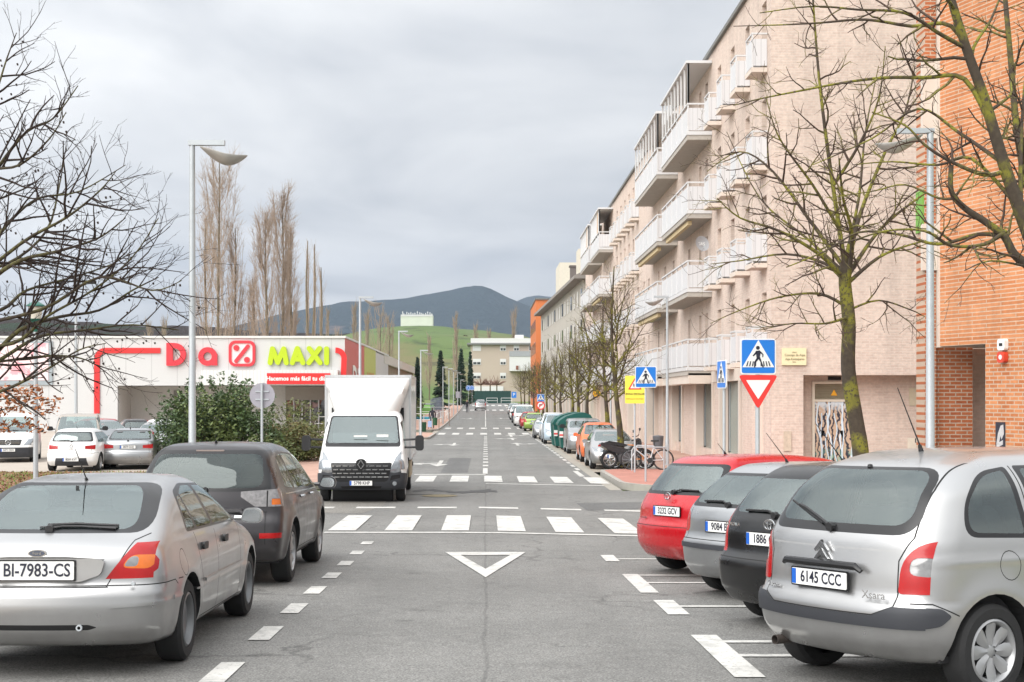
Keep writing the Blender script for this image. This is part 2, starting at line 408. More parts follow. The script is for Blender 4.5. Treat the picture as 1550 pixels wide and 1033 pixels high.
strip('pavement', 5.9, 9, 102, 107.9, .118, PINK, skirt=.2); strip('pavement', 5.9, 9, 118, 126, .118, PINK, skirt=.2)
side_walk(corner(5.95, -8, .3, 1, 24.4, .3), 9.9, -7.9, 24.3, TANP, step=1)
side_walk(corner(4.2, 20.9, .6, 1, 24.35, 2.), 5.93, 20.95, 24.3, TANP, step=.3)
# left
side_walk(corner(-4.05, 37.2, 3.0, -1, 84, 4.), -7.6, 37.25, 83.9, PINK, step=.6)
side_walk(corner(-3.55, 86, 2.0, -1, 101, 2.), -7.6, 86.1, 100.9, PINK, step=.6)
side_walk(corner(-3.75, 108, 3.0, -1), -7.6, 108.1, 236, PINK, step=1.2)
side_walk(corner(-4.1, -8, .2, -1, 24.4, 1.5), -6.2, -7.9, 24.3, TANP, step=1)
strip('verge', -40, -6.2, -8, 24.3, .05, LITTER, step=3, nx=8)
strip('verge', -60, -9.0, 24.3, 45.5, .05, LITTER, step=3, nx=8)
LOT = mat('lot_surface', (.38, .33, .28), .9, var=.15, scale=.5, world=True)
strip('car_park', -120, -9.2, 45.5, 125, .02, LOT, step=4, nx=8)
strip('verge', -9.2, -7.6, 45.5, 84, .06, GRASS, step=4)
strip('verge', -11, -7.6, 86, 125, .06, GRASS, step=4) if False else None
strip('verge', -10.6, -7.6, 86, 236, .10, mat('bright_lawn', (.10, .24, .025), .95, var=.25, scale=.6, world=True), step=4, nx=3)

# ---- painted markings, 5 mm above the asphalt
def mark(polys, name='road_marking'):
    mb = MB()
    for p in polys:
        vs = [(x, y, G(y) + .008) for x, y in p]; mb.add(vs, [tuple(range(len(vs)))], 0)
    o = mb.build(name, PAINT); o['kind'] = 'structure'; 
    me = o.data; bm = bmesh.new(); bm.from_mesh(me)
    for f in bm.faces:
        f.normal_update()
        if f.normal.z < 0: f.normal_flip()
    bm.to_mesh(me); bm.free(); return o
def quad(x0, x1, y0, y1): return [(x0, y0), (x1, y0), (x1, y1), (x0, y1)]
def sk(x): return -.30 * max(0, x)
def skq(x0, x1, y0, y1):
    n = max(1, int((x1 - x0) / 1.0)); r = []
    for i in range(n):
        a = x0 + (x1 - x0) * i / n; b = x0 + (x1 - x0) * (i + 1) / n
        r.append([(a, y0 + sk(a)), (b, y0 + sk(b)), (b, y1 + sk(b)), (a, y1 + sk(a))])
    return r
# near crossing
mark([q for i in range(-3, 4) for q in skq(i * 1.02 + .22 - .0, i * 1.02 + .72, 24.95, 28.7)] , 'crosswalk')
mark(skq(-2.85, 3.35, 24.35, 24.60), 'stop_line')
mark([q for i in range(-4, 3) for q in skq(i * 1.36 + .10 - .25, i * 1.36 + .1 + .62, 30.6, 31.0)], 'give_way_line')
# far crossing of the side street
mark([q for i in range(-3, 4) for q in skq(i * 1.02 - .02 - .02, i * 1.02 + .5, 40.7, 44.0)], 'crosswalk')
mark(skq(-2.3, -.0, 44.6, 44.95), 'stop_line'); mark(skq(.0, 3.3, 39.6, 39.85), 'stop_line')
# give way triangle
def tri(cx, y0, y1, hw):
    o_ = [(cx - hw, y1), (cx, y0), (cx + hw, y1)]; t = .30
    i_ = [(cx - hw * .60, y1 - .50), (cx, y0 + 1.10), (cx + hw * .60, y1 - .50)]
    return [[o_[0], o_[1], i_[1], i_[0]], [o_[1], o_[2], i_[2], i_[1]], [o_[2], o_[0], i_[0], i_[2]]]
mark(tri(0, 16.9, 20.6, .60), 'give_way_triangle')
# dashes on the left parking line, corner marks on the right
mark([quad(-1.99, -1.81, y, y + l) for y, l in ((9.6, .85), (11.6, .85), (13.4, .8), (15.1, .75), (16.8, .7), (18.5, .65), (20.2, .6), (22., .5))], 'parking_line')
mark([quad(1.76, 1.98, 9.8, 11.9), quad(1.75, 1.96, 13.3, 14.5), quad(1.70, 1.90, 15.2, 17.3), quad(1.66, 1.85, 19.1, 20.1)], 'parking_line')
mark([quad(1.98, 5.8, 11.45, 11.58), quad(1.98, 5.8, 10.72, 10.84), quad(1.96, 5.8, 13.9, 14.02), quad(1.9, 5.8, 16.2, 16.32), quad(1.9, 5.8, 17.1, 17.22), quad(1.85, 5.8, 19.4, 19.52)], 'parking_line')
# centre line
mark([quad(-.09, .07, 45.2, 49)] + [quad(-.10, .10, 50.5 + i * 2.9, 51.6 + i * 2.9) for i in range(16)] + [quad(-.05, .05, 124, 150), quad(-.05, .05, 152, 222)], 'centre_line')
mark([quad(3.12, 3.26, 47.5 + i * 2.6, 49.0 + i * 2.6) for i in range(20)] + [quad(2.95, 3.12, 43.5, 47)], 'edge_line')
for y0, y1 in ((99, 103.5), (116, 120.5)):
    mark([quad(i * 1.02 + .05 - 3.5, i * 1.02 + .55 - 3.5, y0, y1) for i in range(7)], 'crosswalk')
for y0, y1 in ((205, 212), (232, 239)):
    mark([quad(i * 1.1 - 3.4, i * 1.1 + .6 - 3.4, y0, y1) for i in range(7)], 'crosswalk')
def arrow(x, y, d, turn):
    """stem along +-Y with a turning head; d = +1 away from the camera"""
    P = lambda pts: [(x + a * 1, y + d * b) for a, b in pts]
    t = turn
    return [P([(-.08, -2.4), (.08, -2.4), (.08, 1.0), (-.08, 1.0)]), P([(-.35, .9), (.35, .9), (0, 2.6)]),
            P([(0, -.5), (t * .7, .2), (t * .7, .75), (0, .1)]), P([(t * .62, -.25), (t * 1.2, .75), (t * .62, 1.25)])]
mark([q for a in ((-1.75, 53, -1, -1), (-1.75, 77, -1, -1), (1.75, 77, 1, 1), (1.75, 96, 1, 1), (1.7, 88, 1, -1), (-1.75, 160, -1, -1), (1.75, 160, 1, 1)) for q in arrow(*a)], 'lane_arrow')
# cracked patch and cover
mk = mat('manhole_iron', (.20, .16, .08), .6, .3, var=.4, world=True)
mb = MB(); mb.add([(x - 1.15, y, G(y) + .010) for x, y in circ(.45, 20, 0, 34.6)], [tuple(range(20))]); mb.build('manhole_cover', mk, kind='structure')
TAR = mat('tar_seam', (.035, .033, .03), .6, var=.3, world=True)
rnd = random.Random(3)
def seam(pts, w_=.05):
    mb = MB(); L_ = []; Rr = []
    for i, p in enumerate(pts):
        ww = w_ * rnd.uniform(.4, 1.6); L_.append((p[0], p[1] - ww, G(p[1] - ww) + .006)); Rr.append((p[0], p[1] + ww, G(p[1] + ww) + .006))
    n = len(pts); mb.add(L_ + Rr, [(i, i + 1, n + i + 1, n + i) for i in range(n - 1)]); mb.build('tar_seam', TAR, kind='structure')
seam([(-1.9 + i * .12, 36.4 + math.sin(i * .45) * .5 + rnd.uniform(-.1, .1), ) for i in range(18)], .3)
seam([(-.1 + i * .14 - .3, 36.3 + rnd.uniform(-.15, .15)) for i in range(6)], .35)
seam([(-2.4 + i * .2, 35.0 + rnd.uniform(-.2, .2)) for i in range(9)], .07)

PATCH = asphalt('asphalt_patch', (.125, .125, .122)); PALE = asphalt('asphalt_pale', (.205, .195, .175))
for q, m_, n_ in (([(-3.9, 29.4), (-2.6, 29.2), (-2.3, 31.5), (-2.4, 34), (-3.6, 35.5)], PALE, 'asphalt_repair'), ([(-1.5, 46), (-.6, 46), (-.6, 58), (-1.5, 58)], PATCH, 'asphalt_repair'), ([(2.2, 30), (5.8, 31.5), (5.5, 33), (2.1, 32.2)], PATCH, 'asphalt_repair')):
    mb = MB(); mb.add([(x, y, G(y) + .004) for x, y in q], [tuple(range(len(q)))]); mb.build(n_, m_, kind='structure')
# ---------------------------------------------------------------- hills
def hill(name, pts, y, m, depth, base=-8, rough=.02, seed=1, nx=160, ny=22, back=.4):
    """ridge line given as (px, py) seen at distance y; slope rises from y-depth to y and falls behind"""
    from mathutils import noise as mn
    xs = np.array([(p[0] - CX) * y / F for p in pts]); zs = np.array([ZC - (p[1] - CY) * y / F for p in pts])
    vs = []; X0, X1 = xs[0], xs[-1]
    for j in range(ny + 1):
        t = j / ny; yy = y - depth + depth * (1 + back) * t
        for i in range(nx + 1):
            x = X0 + (X1 - X0) * i / nx; top = float(np.interp(x, xs, zs))
            q = t * (1 + back); k = math.sin(min(q, 1) * math.pi / 2) ** 1.15 if q <= 1 else 1 - (q - 1) * .6
            z = base + (top - base) * k
            z += (mn.fractal(Vector((x / depth * 5, yy / depth * 5, seed)), 1, 2, 6)) * rough * depth * (1 if q < .98 else .15) * min(1, q * 3)
            if q > .98: z += mn.noise(Vector((x / depth * 60, 3, seed))) * rough * depth * .05
            vs.append((x, yy, z))
    fs = [(j * (nx + 1) + i, j * (nx + 1) + i + 1, (j + 1) * (nx + 1) + i + 1, (j + 1) * (nx + 1) + i) for j in range(ny) for i in range(nx)]
    mb = MB(); mb.add(vs, fs, 0, True); return mb.build(name, m, sharp=0, kind='structure')
def forest(name, a, b_, clear, sc, amt=.62):
    m, nt, b = newmat(name); p = wpos(nt)
    c = mixc(nt, noise(nt, p, sc * 14, 5, .7), a, b_)
    c = mixc(nt, ramp(nt, noise(nt, p, sc * 1.2, 5, .6), [(amt, 0.0), (amt + .04, 1.0)]), c, clear)
    nt.links.new(c, b.inputs['Base Color']); b.inputs['Roughness'].default_value = 1; b.inputs['Specular IOR Level'].default_value = 0
    bump(nt, b, noise(nt, p, sc * 30, 4), .9, 12); return m
FOR1 = forest('mountain_forest', (.008, .020, .026), (.022, .040, .044), (.12, .09, .08), .0018, .60)  # forest tones painted bluish, so part of the distance haze sits in the colour
hill('mountain', [(-700, 560), (200, 545), (340, 500), (420, 488), (480, 475), (530, 463), (600, 456), (650, 446), (700, 438), (725, 436), (745, 441), (770, 455), (800, 468), (880, 480), (1000, 470), (1400, 450), (2400, 540)], 4200, FOR1, 1500, rough=.012, seed=4, nx=260)
hill('mountain', [(700, 500), (745, 478), (775, 460), (795, 450), (812, 447), (840, 452), (900, 466), (1100, 480), (1600, 520)], 5200, FOR1, 1200, rough=.012, seed=9)
FOR2 = forest('wooded_ridge', (.03, .026, .022), (.075, .055, .045), (.04, .055, .03), .008, .5)
hill('wooded_hill', [(-900, 470), (-300, 480), (0, 488), (40, 484), (100, 486), (180, 492), (260, 498), (330, 502), (400, 507), (500, 505), (560, 508), (640, 520), (760, 540)], 1300, FOR2, 500, rough=.012, seed=2, nx=220)
m_, nt_, b_ = newmat('meadow'); p_ = wpos(nt_)
c_ = mixc(nt_, noise(nt_, p_, .02, 6, .6), (.045, .10, .018), (.11, .15, .035)); c_ = mixc(nt_, ramp(nt_, noise(nt_, p_, .012, 4), [(.46, 0.0), (.6, 1.0)]), c_, (.13, .12, .045)); c_ = mixc(nt_, 1.0, c_, ramp(nt_, noise(nt_, p_, .05, 7, .75), [(.36, .45), (.47, 1.0)]), 'MULTIPLY')
nt_.links.new(c_, b_.inputs['Base Color']); b_.inputs['Roughness'].default_value = 1
hill('green_hill', [(380, 560), (480, 525), (540, 508), (590, 500), (640, 497), (690, 500), (740, 506), (790, 514), (860, 530), (1000, 560), (1200, 590)], 760, m_, 320, base=-3, rough=.006, seed=6, nx=120)
# ---------------------------------------------------------------- buildings
TB = dict(c1=(.64, .50, .425), c2=(.72, .585, .50), mortar=(.69, .585, .51), stain=.08)
TANB_W = brick('tan_brick_west', d=(0, 1), **TB); TANB_S = brick('tan_brick_south', d=(1, 0), **TB)
STONE = mat('pale_stone', (.62, .54, .47), .8, var=.08, world=True, scale=1.5)
WMET = mat('white_railing', (.60, .60, .60), .45, var=.03, world=True)
def slatmat(name, col=(.60, .60, .61), pitch=.09, ax=1, dk=.72, wd=.2):
    m, nt, b = newmat(name); p = wpos(nt); sp = node(nt, 'ShaderNodeSeparateXYZ', {0: p})
    q = node(nt, 'ShaderNodeMath', {0: sp.outputs[ax], 1: pitch}, operation='PINGPONG').outputs[0]
    c = ramp(nt, node(nt, 'ShaderNodeMath', {0: q, 1: pitch}, operation='DIVIDE').outputs[0], [(.0, tuple(x * dk for x in col)), (wd, col)])
    nt.links.new(c, b.inputs['Base Color']); b.inputs['Roughness'].default_value = .5; return m
WSLAT = slatmat('white_slatted_panel')
WSLATX = slatmat('white_slatted_panel_end', ax=0)
CONC = mat('concrete_soffit', (.40, .37, .33), .85, var=.2, world=True)
WIN = mat('window_glass', (.035, .04, .042), .06, var=.3, world=True)
def winmat(name, base=(.03, .035, .035)):
    m, nt, b = newmat(name); p = wpos(nt)
    vo = node(nt, 'ShaderNodeTexVoronoi', {'Vector': p, 'Scale': .7})
    c = mixc(nt, vo.outputs[1], tuple(x * .5 for x in base), tuple(x * 2 for x in base)); nt.links.new(c, b.inputs['Base Color'])
    b.inputs['Roughness'].default_value = .05; b.inputs['Specular IOR Level'].default_value = .8; return m
WIN = winmat('window_pane')
SHUT = mat('roller_shutter', (.66, .64, .60), .6, var=.05, world=True)
FRAME = mat('window_frame', (.70, .68, .65), .5, var=.03, world=True)
gB = G(45) + .12
# west wall built with real openings: a grid of wall panels leaving holes
def wall_west(name, X, y0, y1, z0, z1, holes, m, depth=.22, parent=None, thick=.3):
    """wall facing -X with rectangular holes (y0,y1,z0,z1), reveals included"""
    ys = sorted({y0, y1, *[h[0] for h in holes], *[h[1] for h in holes]}); zs = sorted({z0, z1, *[h[2] for h in holes], *[h[3] for h in holes]})
    mb = MB()
    def inh(yc, zc): return any(h[0] < yc < h[1] and h[2] < zc < h[3] for h in holes)
    for a, b in zip(ys, ys[1:]):
        run = None
        for c, d in list(zip(zs, zs[1:])) + [(None, None)]:
            solid = c is not None and not inh((a + b) / 2, (c + d) / 2)
            if solid and run is None: run = c
            if not solid and run is not None:
                e = c if c is not None else zs[-1]
                mb.add([(X, a, run), (X, b, run), (X, b, e), (X, a, e)], [(3, 2, 1, 0)]); run = None
    for a, b, c, d in holes:
        q = X + depth
        mb.add([(X, a, c), (X, b, c), (X, b, d), (X, a, d), (q, a, c), (q, b, c), (q, b, d), (q, a, d)], [(0, 1, 5, 4), (1, 2, 6, 5), (2, 3, 7, 6), (3, 0, 4, 7)])
    return mb.build(name, m, parent)
def window_w(X, a, b, c, d, parent, shutter=0, name='window'):
    """window unit behind the wall at X + .22"""
    x = X + .17; mb = MB()
    t = .06
    for q in ((a, a + t, c, d), (b - t, b, c, d), (a + t, b - t, c, c + t), (a + t, b - t, d - t, d), ((a + b) / 2 - .03, (a + b) / 2 + .03, c + t, d - t)): mb.box(x, x + .05, *q)
    fr = mb.build(name, FRAME, parent)
    g = MB(); g.add([(x + .03, a, c), (x + .03, b, c), (x + .03, b, d), (x + .03, a, d)], [(3, 2, 1, 0)]); g.build('pane', WIN, fr)
    if shutter: s_ = MB(); s_.box(x - .02, x - .003, a + .01, b - .01, d - (d - c) * shutter, d - .005); s_.build('shutter', SHUT, fr)
    return fr
TX = 8.65; LV = [1.15, 4.15, 7.15, 10.15]; TOP = 13.15     # floor levels above the eye
LV = [ZC + v for v in LV]; TOP = ZC + TOP
tan = empty('apartment_block', (TX, 42, gB), 0, 'long five-storey tan brick apartment block with white balconies lining the right side of the street', 'apartment block')
def P(o): return o
# place children in world space under the empty
def adopt(root, o):
    o.parent = root; o.matrix_parent_inverse = Matrix.Translation(-root.location); return o
class Adopt:
    """collects meshes made while active and parents them to a thing"""
    def __init__(s, root): s.root = root
    def __enter__(s): s.before = set(bpy.data.objects); return s
    def __exit__(s, *a):
        for o in set(bpy.data.objects) - s.before:
            if o.parent is None: adopt(s.root, o)
holes = []; wins = []
rr = random.Random(5)
def tall(y, lv, w_=.62, h=2.15, sh=None):
    holes.append((y, y + w_, lv + .12, lv + h)); wins.append((y, y + w_, lv + .12, lv + h, rr.choice([0, 0, .3, .6, 1]) if sh is None else sh))
FB1 = [42.6 + i * 2.75 for i in range(4)]; FB2 = [78.2 + i * 2.5 for i in range(6)]
for lv in LV:
    for y in FB1 + FB2: tall(y + .1, lv, .75, 2.1)
    for y in (54, 55.6, 58.6, 63.5, 66.5, 69, 73.2, 75.4, 96, 98.5, 104, 107, 110, 114): tall(y, lv)
Z0 = gB + 3.55
with Adopt(tan):
    wall_west('west_wall', TX, 42, 120, Z0 - .02, TOP, holes, TANB_W)
    m_ = MB(); m_.box(TX + .001 + .25, 22, 42.25, 120, Z0, TOP - .02)
    m_.build('core', TANB_S)
    # south wall with a ground floor recess
    sx0, sx1, sz1 = 9.62, 13.6, ZC + .68
    m_ = MB(); Y = 42.0
    def qs(x0, x1, z0, z1, y=Y): m_.add([(x0, y, z0), (x1, y, z0), (x1, y, z1), (x0, y, z1)], [(0, 1, 2, 3)])
    qs(TX, 22, sz1, TOP); qs(TX, sx0, gB - .3, sz1); qs(sx1, 22, gB - .3, sz1); qs(sx0, sx1, gB - .3, sz1, Y + .75)
    m_.add([(sx0, Y, gB - .3), (sx0, Y + .75, gB - .3), (sx0, Y + .75, sz1), (sx0, Y, sz1)], [(3, 2, 1, 0)])
    m_.add([(sx0, Y, sz1), (sx1, Y, sz1), (sx1, Y + .75, sz1), (sx0, Y + .75, sz1)], [(0, 1, 2, 3)])
    m_.build('south_wall', TANB_S)
    # parapet cap and gutter
    m_ = MB(); m_.box(TX - .12, 22, 41.88, 120.1, TOP, TOP + .14); m_.build('roof_edge', mat('dark_roof_edge', (.16, .16, .15), .7, world=True))
    # ground floor: piers, stone pilasters, shop fronts, pink band
    m_ = MB(); m_.box(TX - .03, TX + .3, 42.02, 120, gB + 2.95, Z0 - .02); m_.build('ground_floor_band', STONE)
    pm = MB(); STF = mat('steel_frame', (.42, .44, .45), .4, .3, world=True); SHP = winmat('shop_pane', (.10, .14, .13))
    def pil(y, w_=.22): q = MB(); q.box(TX - .07, TX + .25, y, y + w_, gB - .3, gB + 2.949); q.build('pilaster', STONE)
    pm.box(TX, TX + .4, 42.02, 46.8, gB - .3, gB + 2.95); pil(43.3, .5); pil(46.9)
    spans = [(47.1, 50.9), (52.7, 56.6)]; pm.box(TX, TX + .4, 51.1, 52.5, gB - .3, gB + 2.95); pil(50.9); pil(52.5); pil(56.6, .6); pm.box(TX, TX + .4, 57.2, 60.6, gB - .3, gB + 2.95)
    y = 60.6; i = 0
    while y < 117:
        pil(y, .3); pm.box(TX + (.0 if i % 3 else .5), TX + (.4 if i % 3 else .8), y + .3, y + 2.2, gB - .3, gB + 2.95)
        if i % 3 == 0: spans.append((y + 2.2, y + 3.3))
        else: pm.box(TX + .3, TX + .5, y + 2.2, y + 3.3, gB - .3, gB + 2.95)
        y += 3.3; i += 1
    for a_, b2 in spans:
        x = TX + .32; f = MB()
        for q in ((a_ + .0, a_ + .08, gB + .4, gB + 2.94), (b2 - .08, b2, gB + .4, gB + 2.94), ((a_ + b2) / 2, (a_ + b2) / 2 + .06, gB + .4, gB + 2.94), (a_ + .08, (a_ + b2) / 2, gB + 2.3, gB + 2.38), (a_ + .08, (a_ + b2) / 2, gB + .4, gB + .46)): f.box(x - .05, x, *q)
        fo = f.build('shop_window', STF); g = MB(); g.add([(x - .02, a_, gB + .35), (x - .02, b2, gB + .35), (x - .02, b2, gB + 2.94), (x - .02, a_, gB + 2.94)], [(3, 2, 1, 0)]); g.build('pane', SHP, fo); pm.box(TX + .1, TX + .6, a_, b2, gB - .3, gB + .35)
    pm.box(TX + .62, TX + .9, 42.8, 118, gB - .3, gB + 3.0)
    pm.build('ground_floor_piers', TANB_W)
    for a, b, c, d, s in wins: window_w(TX, a, b, c, d, None, s)
    # small juliet balconies
    for lv in LV:
        for y in FB1 + FB2:
            far = y > 70
            b = MB(); x0, x1, ya, yb = TX - .46, TX - .005, y, y + 1.0
            b.box(x0 - .03, x1, ya - .03, yb + .03, lv - .16, lv - .02, 1)          # slab
            b.box(x0, x0 + .03, ya, yb, lv + .04, lv + .86, 0); b.box(x0 + .031, x1, ya, ya + .025, lv + .04, lv + .86, 2); b.box(x0 + .031, x1, yb - .025, yb, lv + .04, lv + .86, 2)
            b.box(x0 - .02, x1, ya - .02, ya + .03, lv + 1.0, lv + 1.05, 3); b.box(x0 - .02, x0 + .03, ya + .031, yb - .03, lv + 1.0, lv + 1.05, 3); b.box(x0 - .02, x1, yb - .029, yb + .02, lv + 1.0, lv + 1.05, 3)
            for (a_, c_) in ((ya, x0), (yb - .03, x0)): b.box(c_ - .015, c_ + .03, a_ - .01, a_ + .035, lv - .02, lv + 1.0, 3)
            b.build('juliet_balcony', [WSLAT, STONE, WSLATX, WMET])
    # deep balconies
    def balcony(ya, yb, lv, dep=.92, roof=False, screen=0, awn=False, par=False):
        x0, x1 = TX - dep, TX - .006; b = MB()
        b.box(x0 - .02, x1, ya, yb, lv - .30, lv - .04, 1)
        b.box(x0 - .05, x0 - .021, ya - .03, yb + .03, lv - .12, lv + .02, 3); b.box(x0 - .02, x1, ya - .03, ya - .001, lv - .12, lv + .02, 3)
        b.box(x0, x0 + .03, ya + .02, yb - .02, lv + .06, lv + .92, 0); b.box(x0 + .03, x1, ya + .02, ya + .05, lv + .06, lv + .92, 2); b.box(x0 + .03, x1, yb - .05, yb - .02, lv + .06, lv + .92, 2)
        b.box(x0 - .03, x0 + .04, ya - .02, yb + .02, lv + 1.04, lv + 1.10, 3); b.box(x0 + .041, x1, ya - .02, ya + .03, lv + 1.04, lv + 1.10, 3)
        n = 5
        for k in range(n + 1):
            yy = ya + (yb - ya - .05) * k / n; b.box(x0 - .02, x0 + .035, yy, yy + .06, lv + .0, lv + 1.04, 3)
        o = b.build('balcony', [WSLAT, CONC, WSLATX, WMET])
        if roof:
            r = MB(); r.box(x0 - .08, x1, ya - .05, yb + .05, lv + 2.62, lv + 2.72, 0)
            for k in range(9): yy = ya + (yb - ya - .06) * k / 8; r.box(x0 - .02, x0 + .05, yy, yy + .06, lv + 1.1, lv + 2.62, 0)
            r.box(x0 - .021, x0 + .05, ya, ya + .08, lv + 1.1, lv + 2.61, 0)
            for k in range(0 if roof == 2 else 3): yy = ya + (yb - ya) * (5 + k) / 8; r.box(x0 + .06, x0 + .07, yy, yy + (yb - ya) / 9, lv + 1.75, lv + 2.2, 0)
            q = r.build('balcony_canopy', WMET)
        if screen:
            r = MB(); r.box(x0 + .06, x0 + .09, ya + (0 if screen == 1 else 2.4), yb, lv + 1.12, lv + 2.6); r.build('white_blind', WSLAT)
            r = MB(); r.box(x0 + .02, x0 + .05, ya + 1.2, ya + 2.3, lv + 1.12, lv + 2.55); r.build('ochre_curtain', mat('ochre_cloth', (.5, .27, .07), .9, world=True))
        if awn:
            r = MB(); r.box(x0 + .08, x0 + .24, ya + .6, yb - .6, lv - .48, lv - .32); r.build('rolled_awning', mat('cream_canvas', (.58, .47, .28), .9, world=True))
        return o
    for i, lv in enumerate(LV):
        balcony(53.0, 60.7, lv, .92, roof=(i == 3), awn=(i in (2,)))
        balcony(62.4, 71.6, lv, .92, roof=(i == 3), awn=(i in (1, 2)))
        balcony(94.0, 101.6, lv, .95, roof=2 if i == 3 else False, screen=2 if i == 3 else 0, awn=(i == 2))
        balcony(103.0, 111.5, lv, 1.0, roof=2 if i == 3 else False, screen=1 if i == 3 else 0)
    # projecting pink band boxes under the first floor balconies
    m_ = MB(); m_.box(TX - .9, TX - .04, 53, 60.7, gB + 2.9, gB + 3.3); m_.box(TX - .9, TX - .04, 62.4, 71.6, gB + 2.9, gB + 3.3); m_.build('porch_band', STONE)
    # service door with vent, in the recess of the south wall
    dY = 42.75; dx0, dx1, dz1 = 10.05, 11.42, ZC + .49
    m_ = MB()
    for a, b, c, d in ((dx0, dx0 + .08, gB, dz1), (dx1 - .08, dx1, gB, dz1), (dx0 + .08, dx1 - .08, dz1 - .07, dz1), (dx0 + .08, dx1 - .08, dz1 - .62, dz1 - .55)): m_.box(a, b, dY - .08, dY - .004, c, d)
    dfr = m_.build('service_door', mat('cream_frame', (.66, .60, .50), .6, world=True))
    dm, nt, b = newmat('graffiti_door'); p = wpos(nt); sp = node(nt, 'ShaderNodeSeparateXYZ', {0: p})
    wv = node(nt, 'ShaderNodeTexWave', {'Vector': p, 'Scale': 2.2, 'Distortion': 9.0, 'Detail': 3.0, 'Detail Scale': 1.6}, bands_direction='X')
    c = mixc(nt, ramp(nt, wv.outputs[0], [(.30, 0.0), (.42, 1.0)]), (.03, .03, .045), (.50, .36, .26))
    wv2 = node(nt, 'ShaderNodeTexWave', {'Vector': p, 'Scale': .9, 'Distortion': 5.0, 'Detail': 2.0}, bands_direction='X')
    c = mixc(nt, ramp(nt, wv2.outputs[0], [(.93, 0.0), (.97, 1.0)]), c, (.62, .72, .8))
    top = node(nt, 'ShaderNodeMapRange', {0: sp.outputs[2], 1: dz1 - 1.0, 2: dz1 - .62}).outputs[0]
    tf = node(nt, 'ShaderNodeMath', {0: top, 1: ramp(nt, noise(nt, p, 9, 4), [(.42, 0.0), (.5, 1.0)])}, operation='MULTIPLY').outputs[0]
    c = mixc(nt, tf, c, (.6, .68, .74))
    bot = node(nt, 'ShaderNodeMapRange', {0: sp.outputs[2], 1: gB + .9, 2: gB + .2}).outputs[0]
    bf = node(nt, 'ShaderNodeMath', {0: bot, 1: ramp(nt, noise(nt, p, 7, 4), [(.48, 0.0), (.56, 1.0)])}, operation='MULTIPLY').outputs[0]
    c = mixc(nt, bf, c, (.16, .42, .34)); nt.links.new(c, b.inputs['Base Color']); b.inputs['Roughness'].default_value = .6
    m_ = MB(); m_.box(dx0 + .08, dx1 - .08, dY - .05, dY - .006, gB, dz1 - .62); dleaf = m_.build('door_leaf', dm, dfr)
    # drips and tags painted on the door leaf
    gw = MB(); rg = random.Random(8)
    for k, x in enumerate((dx0 + .28, dx0 + .46, dx0 + .72, dx0 + .95)):
        pts = [(x + math.sin(j * .8 + k) * .05 * (1 if k in (1, 2) else .4), dY - .056, gB + .35 + j * .14) for j in range(12)]
        gw.tube(pts, .018, 4)
    for x in (dx0 + .30, dx0 + .93): gw.add([(x - .09, dY - .058, gB + 1.35), (x + .09, dY - .058, gB + 1.35), (x, dY - .058, gB + 1.12)], [(2, 1, 0), (0, 1, 2)])
    gw.build('graffiti', mat('graffiti_paint', (.62, .74, .84), .5, world=True), dfr)
    lv_ = MB()
    for k in range(9): z = dz1 - .54 + k * .052; lv_.add([(dx0 + .09, dY - .02, z + .045), (dx1 - .09, dY - .02, z + .045), (dx1 - .09, dY - .06, z), (dx0 + .09, dY - .06, z)], [(0, 3, 2, 1), (0, 1, 2, 3)])
    lv_.build('louvre', mat('beige_louvre', (.52, .46, .34), .6, world=True), dfr)
    mb = MB(); cx_, cz_ = 10.72, dz1 - .34
    mb.prism([(cx_ - .10, cz_ - .09), (cx_ + .10, cz_ - .09), (cx_, cz_ + .10)], 'y', dY - .075, dY - .062); mb.build('warning_triangle', mat('warning_orange', (.75, .36, .02), .5, world=True), dfr)
    # wall vents and panels
    lv2 = MB(); lv2.box(13.05, 13.6, dY - .03, dY - .002, ZC - .25, ZC + .3); lv2.build('vent_grille', bpy.data.materials['beige_louvre'])
    lv2 = MB(); lv2.box(10.55, 10.95, dY - .03, dY - .002, dz1 + .05, dz1 + .16); lv2.build('vent_slot', DARK)
    lv2 = MB(); lv2.box(9.02, 9.25, 41.96, 41.998, ZC - 1.62, ZC - 1.02); lv2.build('meter_box_door', mat('meter_door', (.50, .42, .33), .6, var=.3, scale=12, world=True))
    lv2 = MB(); lv2.box(13.0, 13.45, dY - .03, dY - .002, ZC - 1.75, ZC - 1.25); q = lv2.build('utility_box_door', bpy.data.materials['cream_frame'])
    text('n', .3, facing((13.28, dY - .035, ZC - 1.3)), INK, q, 'graffiti_tag'); text('e', .34, facing((13.25, dY - .035, ZC - 1.62)), INK, q, 'graffiti_tag')
    # shuttered windows at the right end of the south wall
    for lv in LV[:4]:
        w_ = MB(); w_.box(13.25, 13.9, 41.93, 41.995, lv + .35, lv + 2.3, 0); w_.box(13.1, 13.9, 41.85, 41.93, lv + 1.0, lv + 1.06, 0); w_.box(13.2, 13.95, 41.88, 41.996, lv - .2, lv - .02, 0)
        for k in range(6): w_.box(13.28 + k * .1, 13.3 + k * .1, 41.86, 41.9, lv - .02, lv + 1.0, 0)
        w_.build('window', WMET)
